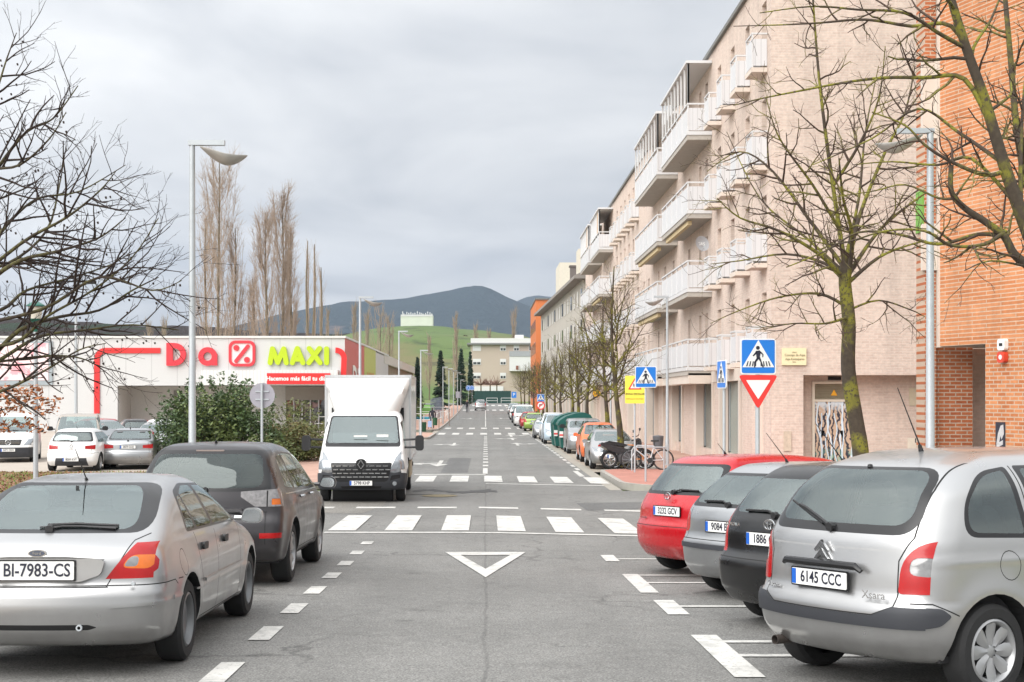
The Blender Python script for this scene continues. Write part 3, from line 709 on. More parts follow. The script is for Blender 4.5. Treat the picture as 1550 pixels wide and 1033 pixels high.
# street name plaque on the south wall
pl = MB(); pxa = sw(1184, 527, 41.9); pxb = sw(1221, 553, 41.9)
pl.box(pxa.x, pxb.x, 41.93, 41.99, pxb.z, pxa.z); plq = pl.build('street_name_plaque', mat('cream_tiles', (.74, .66, .42), .35, var=.08, world=True, scale=12), label='cream tiled street name plaque on the corner of the tan brick block', cat='street sign')
pc = (pxa + pxb) / 2; TXT = mat('brown_lettering', (.25, .21, .12), .6)
text('CALLE', .05, facing((pc.x, 41.925, pc.z + .13)), TXT, plq)
text('Concejo de Aspa', .105, facing((pc.x + .02, 41.925, pc.z + .045)), TXT, plq, sx=.85); text('Aspa Kontzejuaren', .10, facing((pc.x + .02, 41.925, pc.z - .075)), TXT, plq, sx=.75); text('kalea', .05, facing((pc.x, 41.925, pc.z - .16)), TXT, plq)
# satellite dish
def dish(p, r, lab):
    e = empty('satellite_dish', p, R(0), lab, 'satellite dish'); mb = MB()
    M_ = Matrix.Rotation(R(25), 4, 'Z') @ Matrix.Rotation(R(-12), 4, 'X')
    mb.lathe([(0.001, .0), (r * .35, -.012), (r * .7, -.045), (r, -.10)], 'y', n=28, M=M_); mb.lathe([(r, -.10), (r * .98, -.09), (r * .7, -.03), (.001, .02)], 'y', n=28, M=M_)
    mb.build('reflector', mat('dish_grey', (.36, .37, .39), .5), e)
    a = MB(); a.tube([(0, .05, -.1), (.1, .35, -.15), (.3, .5, -.1)], .02, 6); a.tube([(0, -.1, -r), (.05, -.5, -.15)], .012, 5); a.box(.02, .09, -.56, -.48, -.2, -.1); a.build('bracket', GALV, e)
    text('GRS', .16, facing((0, -.06, .0)), WHITE, e); return e
dish(sw(1061, 370, 52.6), .30, 'grey satellite dish on a bracket beside the tan block balconies')

# ---- orange brick building on the right
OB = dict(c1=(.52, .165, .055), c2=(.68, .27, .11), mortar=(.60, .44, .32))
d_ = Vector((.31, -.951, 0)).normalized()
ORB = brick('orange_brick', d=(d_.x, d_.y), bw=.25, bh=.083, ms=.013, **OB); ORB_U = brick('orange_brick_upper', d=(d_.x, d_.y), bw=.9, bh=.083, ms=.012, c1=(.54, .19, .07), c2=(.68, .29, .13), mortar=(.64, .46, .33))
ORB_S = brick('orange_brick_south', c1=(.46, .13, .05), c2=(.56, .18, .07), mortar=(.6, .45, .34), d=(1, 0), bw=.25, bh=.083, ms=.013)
g30 = G(28) + .12; p0 = Vector((9.75, 30.0, 0))
ob = empty('brick_building', (p0.x, p0.y, g30), 0, 'tall orange brick building with an overhanging upper wall at the right edge', 'building')
zo = ZC + 1.1; ztop = 20
with Adopt(ob):
    def wp(t, off=0): q = p0 + d_ * t + Vector((.951, .31, 0)) * off; return q.x, q.y
    m_ = MB()
    def wallseg(t0, t1, z0, z1, off=0, back=None):
        a = wp(t0, off); b = wp(t1, off); m_.add([(a[0], a[1], z0), (b[0], b[1], z0), (b[0], b[1], z1), (a[0], a[1], z1)], [(0, 1, 2, 3)])
    wallseg(.12, 8, zo, ztop); m_.build('overhanging_wall', ORB_U); m_ = MB()
    wallseg(1.62, 8, g30 - .8, zo)
    for t0, t1 in ((1.62, 1.62),):
        a = wp(1.62, 0); b = wp(1.62, 3); m_.add([(a[0], a[1], g30 - .8), (b[0], b[1], g30 - .8), (b[0], b[1], zo), (a[0], a[1], zo)], [(3, 2, 1, 0)])
    m_.build('lower_wall', ORB)
    s_ = MB(); a = wp(.12, 0); b = wp(1.7, 0); c = wp(1.7, 3.2); d = wp(.12, 3.2)
    s_.add([(a[0], a[1], zo), (b[0], b[1], zo), (c[0], c[1], zo), (d[0], d[1], zo)], [(0, 1, 2, 3)]); s_.build('soffit', CONC)
    # recessed lower wall facing the camera, and pale brick beyond the passage
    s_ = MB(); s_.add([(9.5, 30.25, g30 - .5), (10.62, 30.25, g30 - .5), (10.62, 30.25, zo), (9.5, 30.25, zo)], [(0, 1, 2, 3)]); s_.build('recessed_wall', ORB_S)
    s_ = MB(); s_.add([(10.4, 31.2, g30 - .5), (12.5, 31.2, g30 - .5), (12.5, 31.2, zo), (10.4, 31.2, zo)], [(0, 1, 2, 3)]); s_.build('passage_wall', TANB_S)
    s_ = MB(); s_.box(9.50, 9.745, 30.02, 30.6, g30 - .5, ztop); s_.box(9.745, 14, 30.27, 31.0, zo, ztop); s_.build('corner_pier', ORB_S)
    s_ = MB(); s_.box(9.755, 9.865, 29.88, 30.26, zo - .02, ztop)
    for z0, z1 in ((ZC + 2.55 + .2, ZC + 3.75), (ZC + 4.4 + 1.2, ZC + 7.3)): s_.box(9.44, 9.752, 29.96, 30.1, z0, z1)
    s_.build('white_stone_trim', STONE)
    s_ = MB(); s_.box(9.455, 9.497, 30.05, 30.5, ZC + 3.6, ZC + 4.5); s_.build('green_shutter', mat('green_shutter', (.16, .36, .06), .6, world=True))
# alarm boxes and poster on its wall
def on_wall(t, z, off=-.01): x, y = wp(t, off); return Vector((x, y, z))
WA = math.atan2(d_.y, d_.x)
def wall_thing(name, px_, py_, build, **kw):
    # solve t so that the wall point lies at that photograph column
    k = (px_ - CX) / F; t = (k * p0.y - p0.x) / (d_.x - k * d_.y); q = p0 + d_ * t; z = ZC - (py_ - CY) * q.y / F
    e = empty(name, (q.x, q.y, z), WA, **kw); build(e); return e
def alarm(e):
    mb = MB(); mb.prism(rrect(.22, .23, .05), 'y', -.10, -.004); mb.build('housing', WHITE, e); m2 = MB(); m2.box(-.05, .05, -.104, -.1, -.03, .03); m2.build('display', DARK, e)
wall_thing('alarm_box', 1521, 522, alarm, label='white alarm box on the orange brick wall, above the red one', cat='alarm box')
def alarm2(e):
    mb = MB(); mb.prism(rrect(.21, .22, .06), 'y', -.11, -.004); mb.build('housing', mat('alarm_red', (.62, .06, .03), .35), e); m2 = MB(); m2.prism(circ(.05, 12), 'y', -.114, -.11); m2.build('siren_grille', WHITE, e)
wall_thing('alarm_box', 1521, 541, alarm2, label='red siren box on the orange brick wall, below the white one', cat='alarm box')
def poster(e):
    mb = MB(); mb.box(-.14, .14, -.02, -.003, -.33, .33); mb.build('poster_sheet', mat('poster_dark', (.03, .03, .045), .5, var=.4, scale=5), e)
    m2 = MB(); m2.prism([(-.11, -.12), (-.06, .10), (.02, .26), (.10, .28), (.12, .1), (.05, -.02), (.02, .06), (-.03, -.1)], 'y', -.024, -.021); m2.prism([(-.11, -.2), (.09, -.12), (.09, -.03), (-.10, -.11)], 'y', -.026, -.0205); m2.build('poster_print', mat('poster_grey', (.52, .50, .50), .5, var=.3, scale=20), e)
wall_thing('poster', 1515, 664, poster, label='dark poster with a pale figure pasted low on the orange brick wall', cat='poster')

# ---- grey building behind the tan block
GREYP = mat('grey_render', (.44, .41, .36), .9, var=.1, world=True, scale=.4)
ORP = mat('orange_cladding', (.58, .17, .05), .7, var=.08, world=True, scale=.4)
g120 = G(130)
e = empty('apartment_block', (8.4, 122, g120), 0, 'grey rendered block with a sloping eave and chimneys beyond the tan brick block', 'apartment block')
with Adopt(e):
    a = (8.65, 122.0); b = (7.1, 178.0); zt = ZC + 10.7
    m_ = MB(); m_.add([(a[0], a[1], g120), (b[0], b[1], g120), (b[0], b[1], zt), (a[0], a[1], zt), (26, a[1], g120), (26, a[1], zt), (26, b[1], g120), (26, b[1], zt)], [(0, 3, 2, 1), (0, 4, 5, 3), (1, 2, 7, 6)])
    m_.build('wall', GREYP)
    m_ = MB(); m_.add([(a[0] - .9, a[1] - .6, zt), (b[0] - .9, b[1], zt), (b[0] + 7, b[1], zt + 3.4), (a[0] + 7, a[1] - .6, zt + 3.4), (a[0] - .9, a[1] - .6, zt - .28), (b[0] - .9, b[1], zt - .28), (b[0] + 7, b[1], zt - .28), (a[0] + 7, a[1] - .6, zt - .28)], [(0, 1, 2, 3), (0, 4, 5, 1), (0, 3, 7, 4), (4, 7, 6, 5)])
    m_.build('roof', mat('old_roof', (.24, .22, .20), .85, world=True))
    m_ = MB(); m_.box(8.3, 10.5, 124, 127, zt + .3, zt + 2.6); m_.build('penthouse', mat('cream_render', (.58, .54, .45), .9, world=True))
    m_ = MB(); m_.box(8.0, 10.4, 150, 158, zt + .3, zt + 3.9); m_.build('penthouse', bpy.data.materials['cream_render'])
    for q in ((8.9, 125), (8.5, 139)):
        m_ = MB(); m_.box(q[0], q[0] + .8, q[1], q[1] + 1, zt + .5, zt + (3.6 if q[1] < 130 else 2.4)); m_.box(q[0] - .1, q[0] + .9, q[1] - .1, q[1] + 1.1, zt + (3.6 if q[1] < 130 else 2.4), zt + (3.75 if q[1] < 130 else 2.55)); m_.build('chimney', mat('chimney_dark', (.14, .12, .11), .9, world=True))
    dv = Vector((b[0] - a[0], b[1] - a[1], 0)).normalized()
    for row in range(4):
        for k in range(16):
            t = 1.5 + k * 3.4; q = Vector((a[0], a[1], 0)) + dv * t; r_ = q + dv * 1.2; z = g120 + 2.8 + row * 2.75
            m_ = MB(); n_ = .04; m_.add([(q.x - n_, q.y, z), (r_.x - n_, r_.y, z), (r_.x - n_, r_.y, z + 1.3), (q.x - n_, q.y, z + 1.3)], [(3, 2, 1, 0)]); m_.add([(q.x - .07, q.y - .1, z - .1), (r_.x - .07, r_.y + .1, z - .1), (r_.x - .07, r_.y + .1, z - .02), (q.x - .07, q.y - .1, z - .02)], [(3, 2, 1, 0)], 1)
            m_.build('window', [SHUT if (k * 7 + row * 3) % 3 else WIN, FRAME])
    m_ = MB()
    for k in range(14):
        t = 1.2 + k * 4; q = Vector((a[0], a[1], 0)) + dv * t; m_.box(q.x - .09, q.x - .03, q.y, q.y + .5, g120, g120 + 2.7)
    m_.build('ground_floor_pilasters', STONE)
e = empty('apartment_block', (7, 182, G(190)), 0, 'narrow orange clad block at the far end of the right side', 'apartment block')
with Adopt(e):
    m_ = MB(); m_.box(6.65, 8.3, 183, 205, G(190), ZC + 12.9); m_.build('wall', ORP)
    for r_ in range(4):
        for k in range(5):
            q = MB(); q.box(6.6, 6.645, 185 + k * 4, 186.4 + k * 4, G(190) + 2 + r_ * 3, G(190) + 3.5 + r_ * 3); q.build('window', WIN)
    q = MB(); q.box(6.55, 8.4, 182.8, 205.2, ZC + 12.9, ZC + 13.1); q.build('roof_edge', bpy.data.materials['dark_roof_edge'])
# ---- apartments closing the street
gy = G(300); e = empty('apartment_block', (2, 300, gy), 0, 'beige four-storey apartment block closing the end of the street', 'apartment block')
BEIGE = mat('beige_render', (.43, .36, .30), .9, var=.05, world=True, scale=.3)
with Adopt(e):
    A = sw(712.5, 590, 300); B_ = sw(809, 512, 300); m_ = MB()
    zt = sw(0, 522, 300).z
    m_.box(A.x, B_.x + 4, 300, 314, gy - 1, zt); m_.build('wall', BEIGE)
    m_ = MB(); m_.box(A.x - .8, B_.x + 4, 299.2, 314.5, zt, zt + .35); m_.build('eave', mat('eave_grey', (.2, .2, .2), .8, world=True))
    m_ = MB(); m_.box(A.x, B_.x + 4, 300, 314, zt + .35, zt + 1.4); m_.build('attic_band', mat('attic_white', (.6, .6, .58), .7, world=True))
    m_ = MB(); m_.box(sw(780, 0, 300).x, sw(793, 0, 300).x, 302, 306, zt + 1.4, zt + 2.2); m_.build('roof_tank', WMET)
    for fl in range(3):
        py_ = 527 + fl * 21
        for a, b, shd in ((715.5, 728, 1 if fl == 0 else .5), (757, 766, .5), (777.5, 786, .5 if fl == 0 else -1), (800.5, 808, .1 if fl == 0 else -1)):
            if shd < 0: continue
            x0, x1 = sw(a, 0, 300).x, sw(b, 0, 300).x; z1 = sw(0, py_ - 4.5, 300).z; z0 = sw(0, py_ + 4.5, 300).z
            q = MB(); q.box(x0, x1, 299.93, 299.99, z0, z1); f = q.build('window', WMET)
            zz = z1 - (z1 - z0) * shd
            if shd < 1:
                q = MB()
                for xa, xb in ((x0 + .12, (x0 + x1) / 2 - .06), ((x0 + x1) / 2 + .06, x1 - .12)): q.box(xa, xb, 299.90, 299.92, z0 + .1, zz - .05)
                q.build('pane', WIN, f)
    q = MB(); q.box(sw(771, 0, 299).x, B_.x + 4, 298.2, 299.99, sw(0, 562, 299).z, sw(0, 540, 299).z); q.build('white_gallery', WMET)
    q = MB(); q.box(sw(771, 0, 299).x, B_.x + 4, 298.1, 298.2, sw(0, 540, 299).z, sw(0, 532, 299).z); q.build('balcony_rail', mat('grey_rail', (.3, .31, .33), .6, world=True))
    q = MB(); q.box(sw(781, 0, 298).x, sw(785, 0, 298).x, 298.12, 298.19, sw(0, 560, 299).z, sw(0, 554, 299).z); q.build('window', mat('brown_window', (.2, .08, .05), .5, world=True))
    q = MB(); q.box(sw(709, 0, 299).x, A.x - .01, 300.5, 306, sw(0, 563, 299).z, sw(0, 541, 299).z); q.build('side_bay', mat('bay_pale', (.45, .5, .5), .4, world=True))
    q = MB(); q.box(A.x, sw(762, 0, 299).x, 299.7, 299.98, gy, sw(0, 585, 299).z); q.build('ground_floor_wall', WMET)
q = MB(); x0 = sw(716, 0, 262).x; x1 = sw(773, 0, 262).x; q.box(x0, x1, 262, 262.06, G(262), sw(0, 592, 262).z); n = 9
for k in range(n + 1): xx = x0 + (x1 - x0) * k / n; q.box(xx - .04, xx + .04, 261.9, 262, G(262), sw(0, 591.5, 262).z)
q.build('mesh_fence', mat('dark_green_mesh', (.012, .05, .04), .8, world=True), label='dark green screened fence in front of the beige apartment block', cat='fence')

# ---- supermarket
WPANEL = slatmat('white_cladding', (.53, .53, .525), 1.0, 0, .74, .05)
SY = 108.0; ZT = sw(0, 512, SY).z; gS = G(SY); XR = sw(522, 0, SY).x; XL = -62
sm = empty('supermarket', (-30, SY, gS), 0, 'white flat-roofed supermarket with a red outline and red and lime lettering', 'supermarket')
SRED = mat('shop_red', (.66, .02, .02), .45, var=.04, world=True); SLIME = mat('shop_lime', (.42, .55, .005), .45, var=.03, world=True); SPINK = mat('logo_red', (.66, .03, .045), .45, var=.04, world=True)
def SP(a, b): v = sw(a, b, SY); return v.x, v.z
def sbox(a0, a1, b0, b1, m, name, y0=SY - .06, y1=SY - .004):
    x0, z1 = SP(a0, b0); x1, z0 = SP(a1, b1); q = MB(); q.box(x0, x1, y0, y1, z0, z1); return q.build(name, m)
with Adopt(sm):
    zr, zb = SP(0, 584)[1], SP(0, 586)[1]
    q = MB(); xr0, _ = SP(178, 0); xr1, _ = SP(500, 0)
    q.box(XL, XR, SY, SY + .4, zr, ZT); q.box(XL, xr0, SY, SY + .4, gS - .3, zr - .002); q.box(xr1, XR, SY, SY + .4, gS - .3, zr - .002)
    q.box(XL, XR, SY + .41, SY + 48, zr + .2, ZT - .1); q.build('front_wall', WPANEL)
    q = MB(); q.box(xr0 + .002, xr1, SY + 4.0, SY + 4.2, gS - .3, zr - .004); q.box(xr0 - .2, xr0, SY + .41, SY + 4.2, gS - .3, zr - .004); q.build('recess_wall', mat('recess_panels', (.60, .585, .56), .7, world=True))
    q = MB(); q.box(XL, xr0 - .21, SY + .41, SY + 48, gS - .3, zr); q.build('side_volume', WPANEL)
    q = MB(); q.box(XL, XR + .08, SY - .12, SY + 48, ZT, ZT + .16); q.build('roof_trim', mat('trim_white', (.62, .62, .60), .6, world=True))
    sbox(0, 500, 563.5, 584.5, slatmat('ribbed_fascia', (.66, .66, .65), .12, 0), 'ribbed_fascia', SY - .13, SY - .01) if False else None
    x0, z1 = SP(308, 561); x1, z0 = SP(513, 583.5); q = MB(); q.box(x0, x1, SY - .9, SY - .01, z0, z1); q.build('ribbed_canopy', slatmat('ribbed_fascia', (.62, .62, .61), .14, 0))
    bx0, bz1 = SP(407, 565.5); bx1, bz0 = SP(502, 582); q = MB(); q.box(bx0, bx1, SY - 1.0, SY - .91, bz0, bz1); ban = q.build('slogan_banner', SRED)
    text('Hacemos m\u00e1s f\u00e1cil tu d\u00eda a d\u00eda', .46, facing(((bx0 + bx1) / 2 + .3, SY - 1.02, (bz0 + bz1) / 2)), WHITE, ban, bold=.012)
    # red outline
    def stroke(pts, w_, y, d, name, m, ex=None):
        """flat ribbon of width w_ along points (photograph pixels) with round joints"""
        q = MB(); P3 = [SP(*p) for p in pts]; L_ = []; R_ = []
        for i, p in enumerate(P3):
            a = Vector(P3[max(i - 1, 0)]); b = Vector(P3[min(i + 1, len(P3) - 1)]); t = (b - a).normalized(); n_ = Vector((-t.y, t.x)) * w_ / 2
            L_.append((p[0] + n_.x, p[1] + n_.y)); R_.append((p[0] - n_.x, p[1] - n_.y))
        n = len(P3)
        for yy in (y, y - d): q.v += [(a[0], yy, a[1]) for a in L_] + [(a[0], yy, a[1]) for a in R_]
        o = 2 * n
        for i in range(n - 1):
            for f in ((o + i, o + i + 1, o + n + i + 1, o + n + i), (i, o + i, o + i + 1, i + 1), (n + i, n + i + 1, o + n + i + 1, o + n + i)): q.f.append(list(f)); q.mi.append(0); q.sm.append(False)
        for i in (0, n - 1): q.f.append([i, n + i, o + n + i, o + i]); q.mi.append(0); q.sm.append(False)
        return q.build(name, m)
    arc = lambda cx, cy, r, a0, a1, n=9: [(cx + r * math.cos(R(a0 + (a1 - a0) * i / (n - 1))), cy - r * math.sin(R(a0 + (a1 - a0) * i / (n - 1)))) for i in range(n)]
    pw = SY / F
    stroke([(147, 626)] + arc(160, 544, 13, 180, 90) + [(243, 531)], 8.2 * pw, SY - .01, .10, 'red_outline', SRED)
    stroke([(508, 530.5)] + arc(508.5, 543, 12.5, 85, 0) + [(521 - 2, 600)], 8.2 * pw, SY - .02, .12, 'red_outline', SRED)
    # lettering: thick strokes
    def blob(segs, w_, m, name='letter', dep=.28):
        q = MB()
        for pts in segs:
            P3 = [SP(*p) for p in pts]; r = w_ / 2
            for a, b in zip(P3, P3[1:]):
                a = Vector(a); b = Vector(b); t = (b - a); L_ = t.length; an = math.atan2(t.y, t.x); c = []
                for k in range(9): th = an + math.pi / 2 + math.pi * k / 8; c.append((a.x + r * math.cos(th), a.y + r * math.sin(th)))
                for k in range(9): th = an - math.pi / 2 + math.pi * k / 8; c.append((b.x + r * math.cos(th), b.y + r * math.sin(th)))
                q.prism(c, 'y', SY - dep - .001 * len(q.f) / 20, SY - .005)
        return q.build(name, m)
    lw = 7.6 * pw
    blob([[(409.5, 549.5), (413, 528.5), (421, 549), (430, 528.5), (434, 549.5)]], lw, SLIME)
    blob([[(443, 549.5), (450.5, 528), (459, 549.5)], [(446, 544), (456, 544)]], lw, SLIME)
    blob([[(468.5, 528), (485, 549.5)], [(484, 528), (468, 549.5)]], lw, SLIME)
    blob([[(494.8, 528.5), (494.8, 549.5)]], lw, SLIME)
    lr = 7 * pw
    stroke([(257.5, 519.5), (257.5, 553.5)], 9.5 * pw, SY - .006, .25, 'letter', SPINK); stroke([(253, 523.5)] + arc(265, 536.8, 13.2, 90, -90, 12) + [(253, 550)], 8 * pw, SY - .007, .26, 'letter', SPINK)
    stroke([(291, 528), (291, 553.5)], 9 * pw, SY - .006, .25, 'letter', SPINK); stroke(arc(291, 520.5, .9, 0, 355, 12), 5 * pw, SY - .007, .25, 'letter', SPINK)
    stroke(arc(315, 540, 10.3, 0, 358, 24), 7.6 * pw, SY - .006, .25, 'letter', SPINK); stroke([(325.5, 536), (325.5, 553.5)], 8 * pw, SY - .008, .27, 'letter', SPINK)
    # per cent badge
    x0, z1 = SP(347, 516); x1, z0 = SP(387, 555); w_, h_ = x1 - x0, z1 - z0; cx_, cz_ = (x0 + x1) / 2, (z0 + z1) / 2
    q = MB(); q.prism(rrect(w_ - .3, h_ - .3, .35, 6, cx_, cz_), 'y', SY - .16, SY - .01); q.build('badge_face', mat('badge_pink', (.78, .68, .68), .5, world=True))
    o_ = rrect(w_, h_, .5, 6, cx_, cz_); i_ = rrect(w_ - .42, h_ - .42, .32, 6, cx_, cz_); n = len(o_); q = MB()
    q.v = [(a, SY - .25, b) for a, b in o_] + [(a, SY - .25, b) for a, b in i_] + [(a, SY - .01, b) for a, b in o_] + [(a, SY - .01, b) for a, b in i_]
    for i in range(n):
        j = (i + 1) % n
        for f in ((i, j, n + j, n + i), (i, 2 * n + i, 2 * n + j, j), (n + i, n + j, 3 * n + j, 3 * n + i)): q.f.append(list(f)); q.mi.append(0); q.sm.append(False)
    q.build('badge_border', SPINK)
    blob([[(358, 547), (376, 524.5)]], 5.4 * pw, SPINK, 'percent_bar', .3)
    for c in ((358.5, 527), (374.5, 545)): stroke(arc(c[0], c[1], 2.2, 0, 355, 14), 4.4 * pw, SY - .16, .12, 'percent_dot', SPINK)
    # pink poster panel on the left, downpipe seam, vents, base stripe
    q = MB(); x0, z1 = SP(-40, 517); x1, z0 = SP(80, 583); q.box(x0, x1, SY - .12, SY - .005, z0, z1); q.build('billboard_frame', mat('frame_grey', (.30, .34, .36), .5, world=True))
    m2, nt, b = newmat('pink_print'); p = wpos(nt); c = mixc(nt, ramp(nt, noise(nt, p, .8, 3), [(.42, 0.0), (.48, 1.0)]), (.80, .34, .38), (.80, .62, .62)); nt.links.new(c, b.inputs['Base Color'])
    q = MB(); x0, z1 = SP(-38, 520); x1, z0 = SP(74, 576); q.box(x0, x1, SY - .15, SY - .121, z0, z1); q.build('billboard_sheet', m2)
    q = MB(); x0, z1 = SP(240, 585); x1, z0 = SP(249, 593); q.box(x0 + .3, x1 + .3, SY + 3.9, SY + 3.99, z0 - .3, z1 - .3)
    q.build('vent_grille', mat('vent_grey', (.25, .24, .22), .7, world=True))
    q = MB(); x0, z1 = SP(170, 636); x1, z0 = SP(240, 641); q.box(x0, x1, SY + 3.8, SY + 3.99, z0 - .1, z1 - .1); q.build('red_base_stripe', SRED)
    # glazed entrance
    q = MB(); x0, z1 = SP(425, 0); x0 = SP(422, 0)[0]; x1 = SP(500, 0)[0]; zt2 = SP(0, 606)[1]
    q.box(x0, x1, SY + 3.6, SY + 3.98, zt2, zt2 + 1.1); q.build('entrance_lintel', mat('lintel', (.36, .33, .29), .7, world=True))
    m3, nt, b = newmat('shop_interior'); p = wpos(nt); vo = node(nt, 'ShaderNodeTexVoronoi', {'Vector': p, 'Scale': 1.6})
    c = mixc(nt, .75, vo.outputs[1], (.22, .13, .06)); c = mixc(nt, 1.0, c, ramp(nt, noise(nt, p, 2, 3), [(.4, .1), (.6, 1.0)]), 'MULTIPLY'); nt.links.new(c, b.inputs['Base Color'])
    q = MB(); q.box(x0, x1, SY + 3.7, SY + 3.96, gS, zt2 - .01); q.build('entrance_display', m3)
    q = MB()
    for k in range(7): xx = x0 + (x1 - x0) * k / 6; q.box(xx - .05, xx + .05, SY + 3.55, SY + 3.66, gS, zt2)
    q.build('entrance_mullions', WMET)
    # side wall: red then lime
    y1, y2, y3 = SY, SY + 17, SY + 30
    SIDER = slatmat('red_ribbed_side', (.55, .11, .10), .25, 1); SIDEL = slatmat('lime_ribbed_side', (.46, .50, .12), .25, 1)
    XR2 = XR + .02
    q = MB(); q.box(XR2 - .3, XR2, y1 + .01, y2, gS - .3, ZT - .02); q.build('red_side_wall', SIDER)
    q = MB(); q.box(XR2 - .3, XR2 + .01, y2 + .01, y3, gS - .3, ZT - .02); q.build('lime_side_wall', SIDEL)
    MT = Matrix.Translation((XR2 + .05, SY + 9.5, ZT - 3.4)) @ Matrix.Rotation(R(90), 4, 'Z') @ Matrix.Rotation(R(90), 4, 'X')
    text('Dia', 3.6, MT, WHITE, None, bold=.06, sx=1.6, name='side_lettering')
    MT = Matrix.Translation((XR2 + .05, SY + 23.5, ZT - 3.4)) @ Matrix.Rotation(R(90), 4, 'Z') @ Matrix.Rotation(R(90), 4, 'X')
    text('MAXI', 2.8, MT, mat('side_orange', (.62, .16, .03), .5), None, bold=.04, sx=1.1, name='side_lettering')
    q = MB(); q.box(XR2 + .02, XR2 + .08, SY + 3, SY + 16, ZT - 4.5, ZT - 3.6, 0); q.box(XR2 + .02, XR2 + .08, SY + 3, SY + 16, ZT - 5.1, ZT - 4.51, 1); q.build('side_banner', [SRED, BLUE])
# ---- old shed behind
e = empty('warehouse', (-9.5, 150, G(150)), 0, 'low weathered warehouse with a pale roof edge behind the supermarket', 'warehouse')
with Adopt(e):
    m_ = MB(); x1 = sw(568, 0, 150).x; m_.box(-40, x1 + .7, 150, 215, G(150) - 1, ZC + 3.7); m_.build('wall', mat('rust_wall', (.25, .19, .13), .9, var=.5, world=True, scale=.8))
    m_ = MB(); m_.box(-40, x1 + 1.0, 149.5, 215, ZC + 3.7, ZC + 4.7); m_.build('roof', mat('pale_sheet', (.55, .52, .47), .8, var=.2, world=True))
# ---- water tank with antennas on the green hill
y_ = 770; e = empty('water_tank', (sw(630, 0, y_).x, y_, sw(0, 497, y_).z), 0, 'white concrete water tank topped with antennas on the green hill', 'water tank')
with Adopt(e):
    a = sw(606.5, 477, y_); b = sw(655, 500, y_); m_ = MB(); m_.box(a.x, b.x, y_, y_ + 14, b.z - 3, a.z); m_.build('tank_wall', mat('tank_white', (.58, .62, .52), .8, var=.12, world=True, scale=.2))
    m_ = MB(); m_.box(a.x, b.x, y_ - .2, y_, a.z - .8, a.z + .2); m_.build('coping', WMET)
    r_ = random.Random(2)
    for k in range(15):
        x = a.x + (b.x - a.x) * (k + .4 + r_.random() * .5) / 15; h = r_.uniform(.8, 2.2); m_ = MB(); m_.box(x - .1, x + .1, y_ + 1, y_ + 1.2, a.z, a.z + h); m_.box(x - .25, x + .25, y_ + .8, y_ + 1.3, a.z + h * .4, a.z + h * .9); m_.build('antenna', WMET)
# ---------------------------------------------------------------- vegetation
BARK_R = lichen('lichen_bark', (.025, .018, .013), (.085, .065, .045), (.17, .16, .02), .2)
TWIG_R = lichen('lichen_twig', (.045, .028, .02), (.08, .05, .035), (.20, .18, .05), .0)
LIMB_R = lichen('lichen_limb', (.03, .021, .015), (.085, .062, .045), (.20, .19, .025), .3)
BARK_L = lichen('dark_bark', (.02, .014, .011), (.05, .037, .025), (.09, .085, .03), .3)
TWIG_L = mat('dark_twig', (.028, .018, .014), .95, var=.3)
POP = mat('poplar_twig', (.36, .275, .21), .95, var=.25); POPB = mat('poplar_bark', (.14, .11, .07), .95, var=.3)
def perp(d, rnd):
    a = Vector((rnd.uniform(-1, 1), rnd.uniform(-1, 1), rnd.uniform(-1, 1))); a -= d * a.dot(d)
    return a.normalized() if a.length > .01 else Vector((1, 0, 0))
def wander(p, d, L, n, rnd, jit, up=0.0):
    pts = [p.copy()]; d = d.normalized()
    for i in range(n):
        d = (d + perp(d, rnd) * rnd.uniform(0, jit) + Vector((0, 0, up))).normalized(); p = p + d * (L / n); pts.append(p.copy())
    return pts
def sprout(mbs, path, r0, r1, lvl, rnd, P_):
    """children along a path; P_ = list of dicts per level"""
    if lvl >= len(P_): return
    q = P_[lvl]; L = sum((path[i + 1] - path[i]).length for i in range(len(path) - 1)); n = max(1, int(L * q['dens'])) if 'dens' in q else q['n']
    for k in range(n):
        t = q.get('t0', .25) + (1 - q.get('t0', .25)) * (k + rnd.random()) / n; f = t * (len(path) - 1); i = min(int(f), len(path) - 2); u = f - i
        p = path[i].lerp(path[i + 1], u); d = (path[i + 1] - path[i]).normalized(); rr_ = r0 + (r1 - r0) * t
        nd = (d * math.cos(q['ang']) + perp(d, rnd) * math.sin(q['ang']) * 1 + Vector((0, 0, q.get('lift', 0)))).normalized()
        if 'flat' in q: nd.z *= q['flat']; nd.normalize()
        ll = q['len'] * rnd.uniform(.55, 1.15) * (1 - q.get('taper', .4) * t); r_ = min(rr_ * .75, q['r']); pts = wander(p, nd, ll, q.get('seg', 4), rnd, q.get('jit', .3), q.get('up', .03))
        e_ = max(.003, r_ * .35) if lvl < len(P_) - 1 else max(.002, r_ * .5)
        mbs[q.get('mb', 1)].tube(pts, [r_ + (e_ - r_) * j / (len(pts) - 1) for j in range(len(pts))], q.get('sides', 3), 0, cap=False)
        sprout(mbs, pts, r_, e_, lvl + 1, rnd, P_)
def finish(name, loc, mbs, mats_, names, **kw):
    e = empty(name, loc, 0, **kw)
    for mb, m, nm in zip(mbs, mats_, names):
        if mb.f: adopt(e, mb.build(nm, m, sharp=0))
    return e
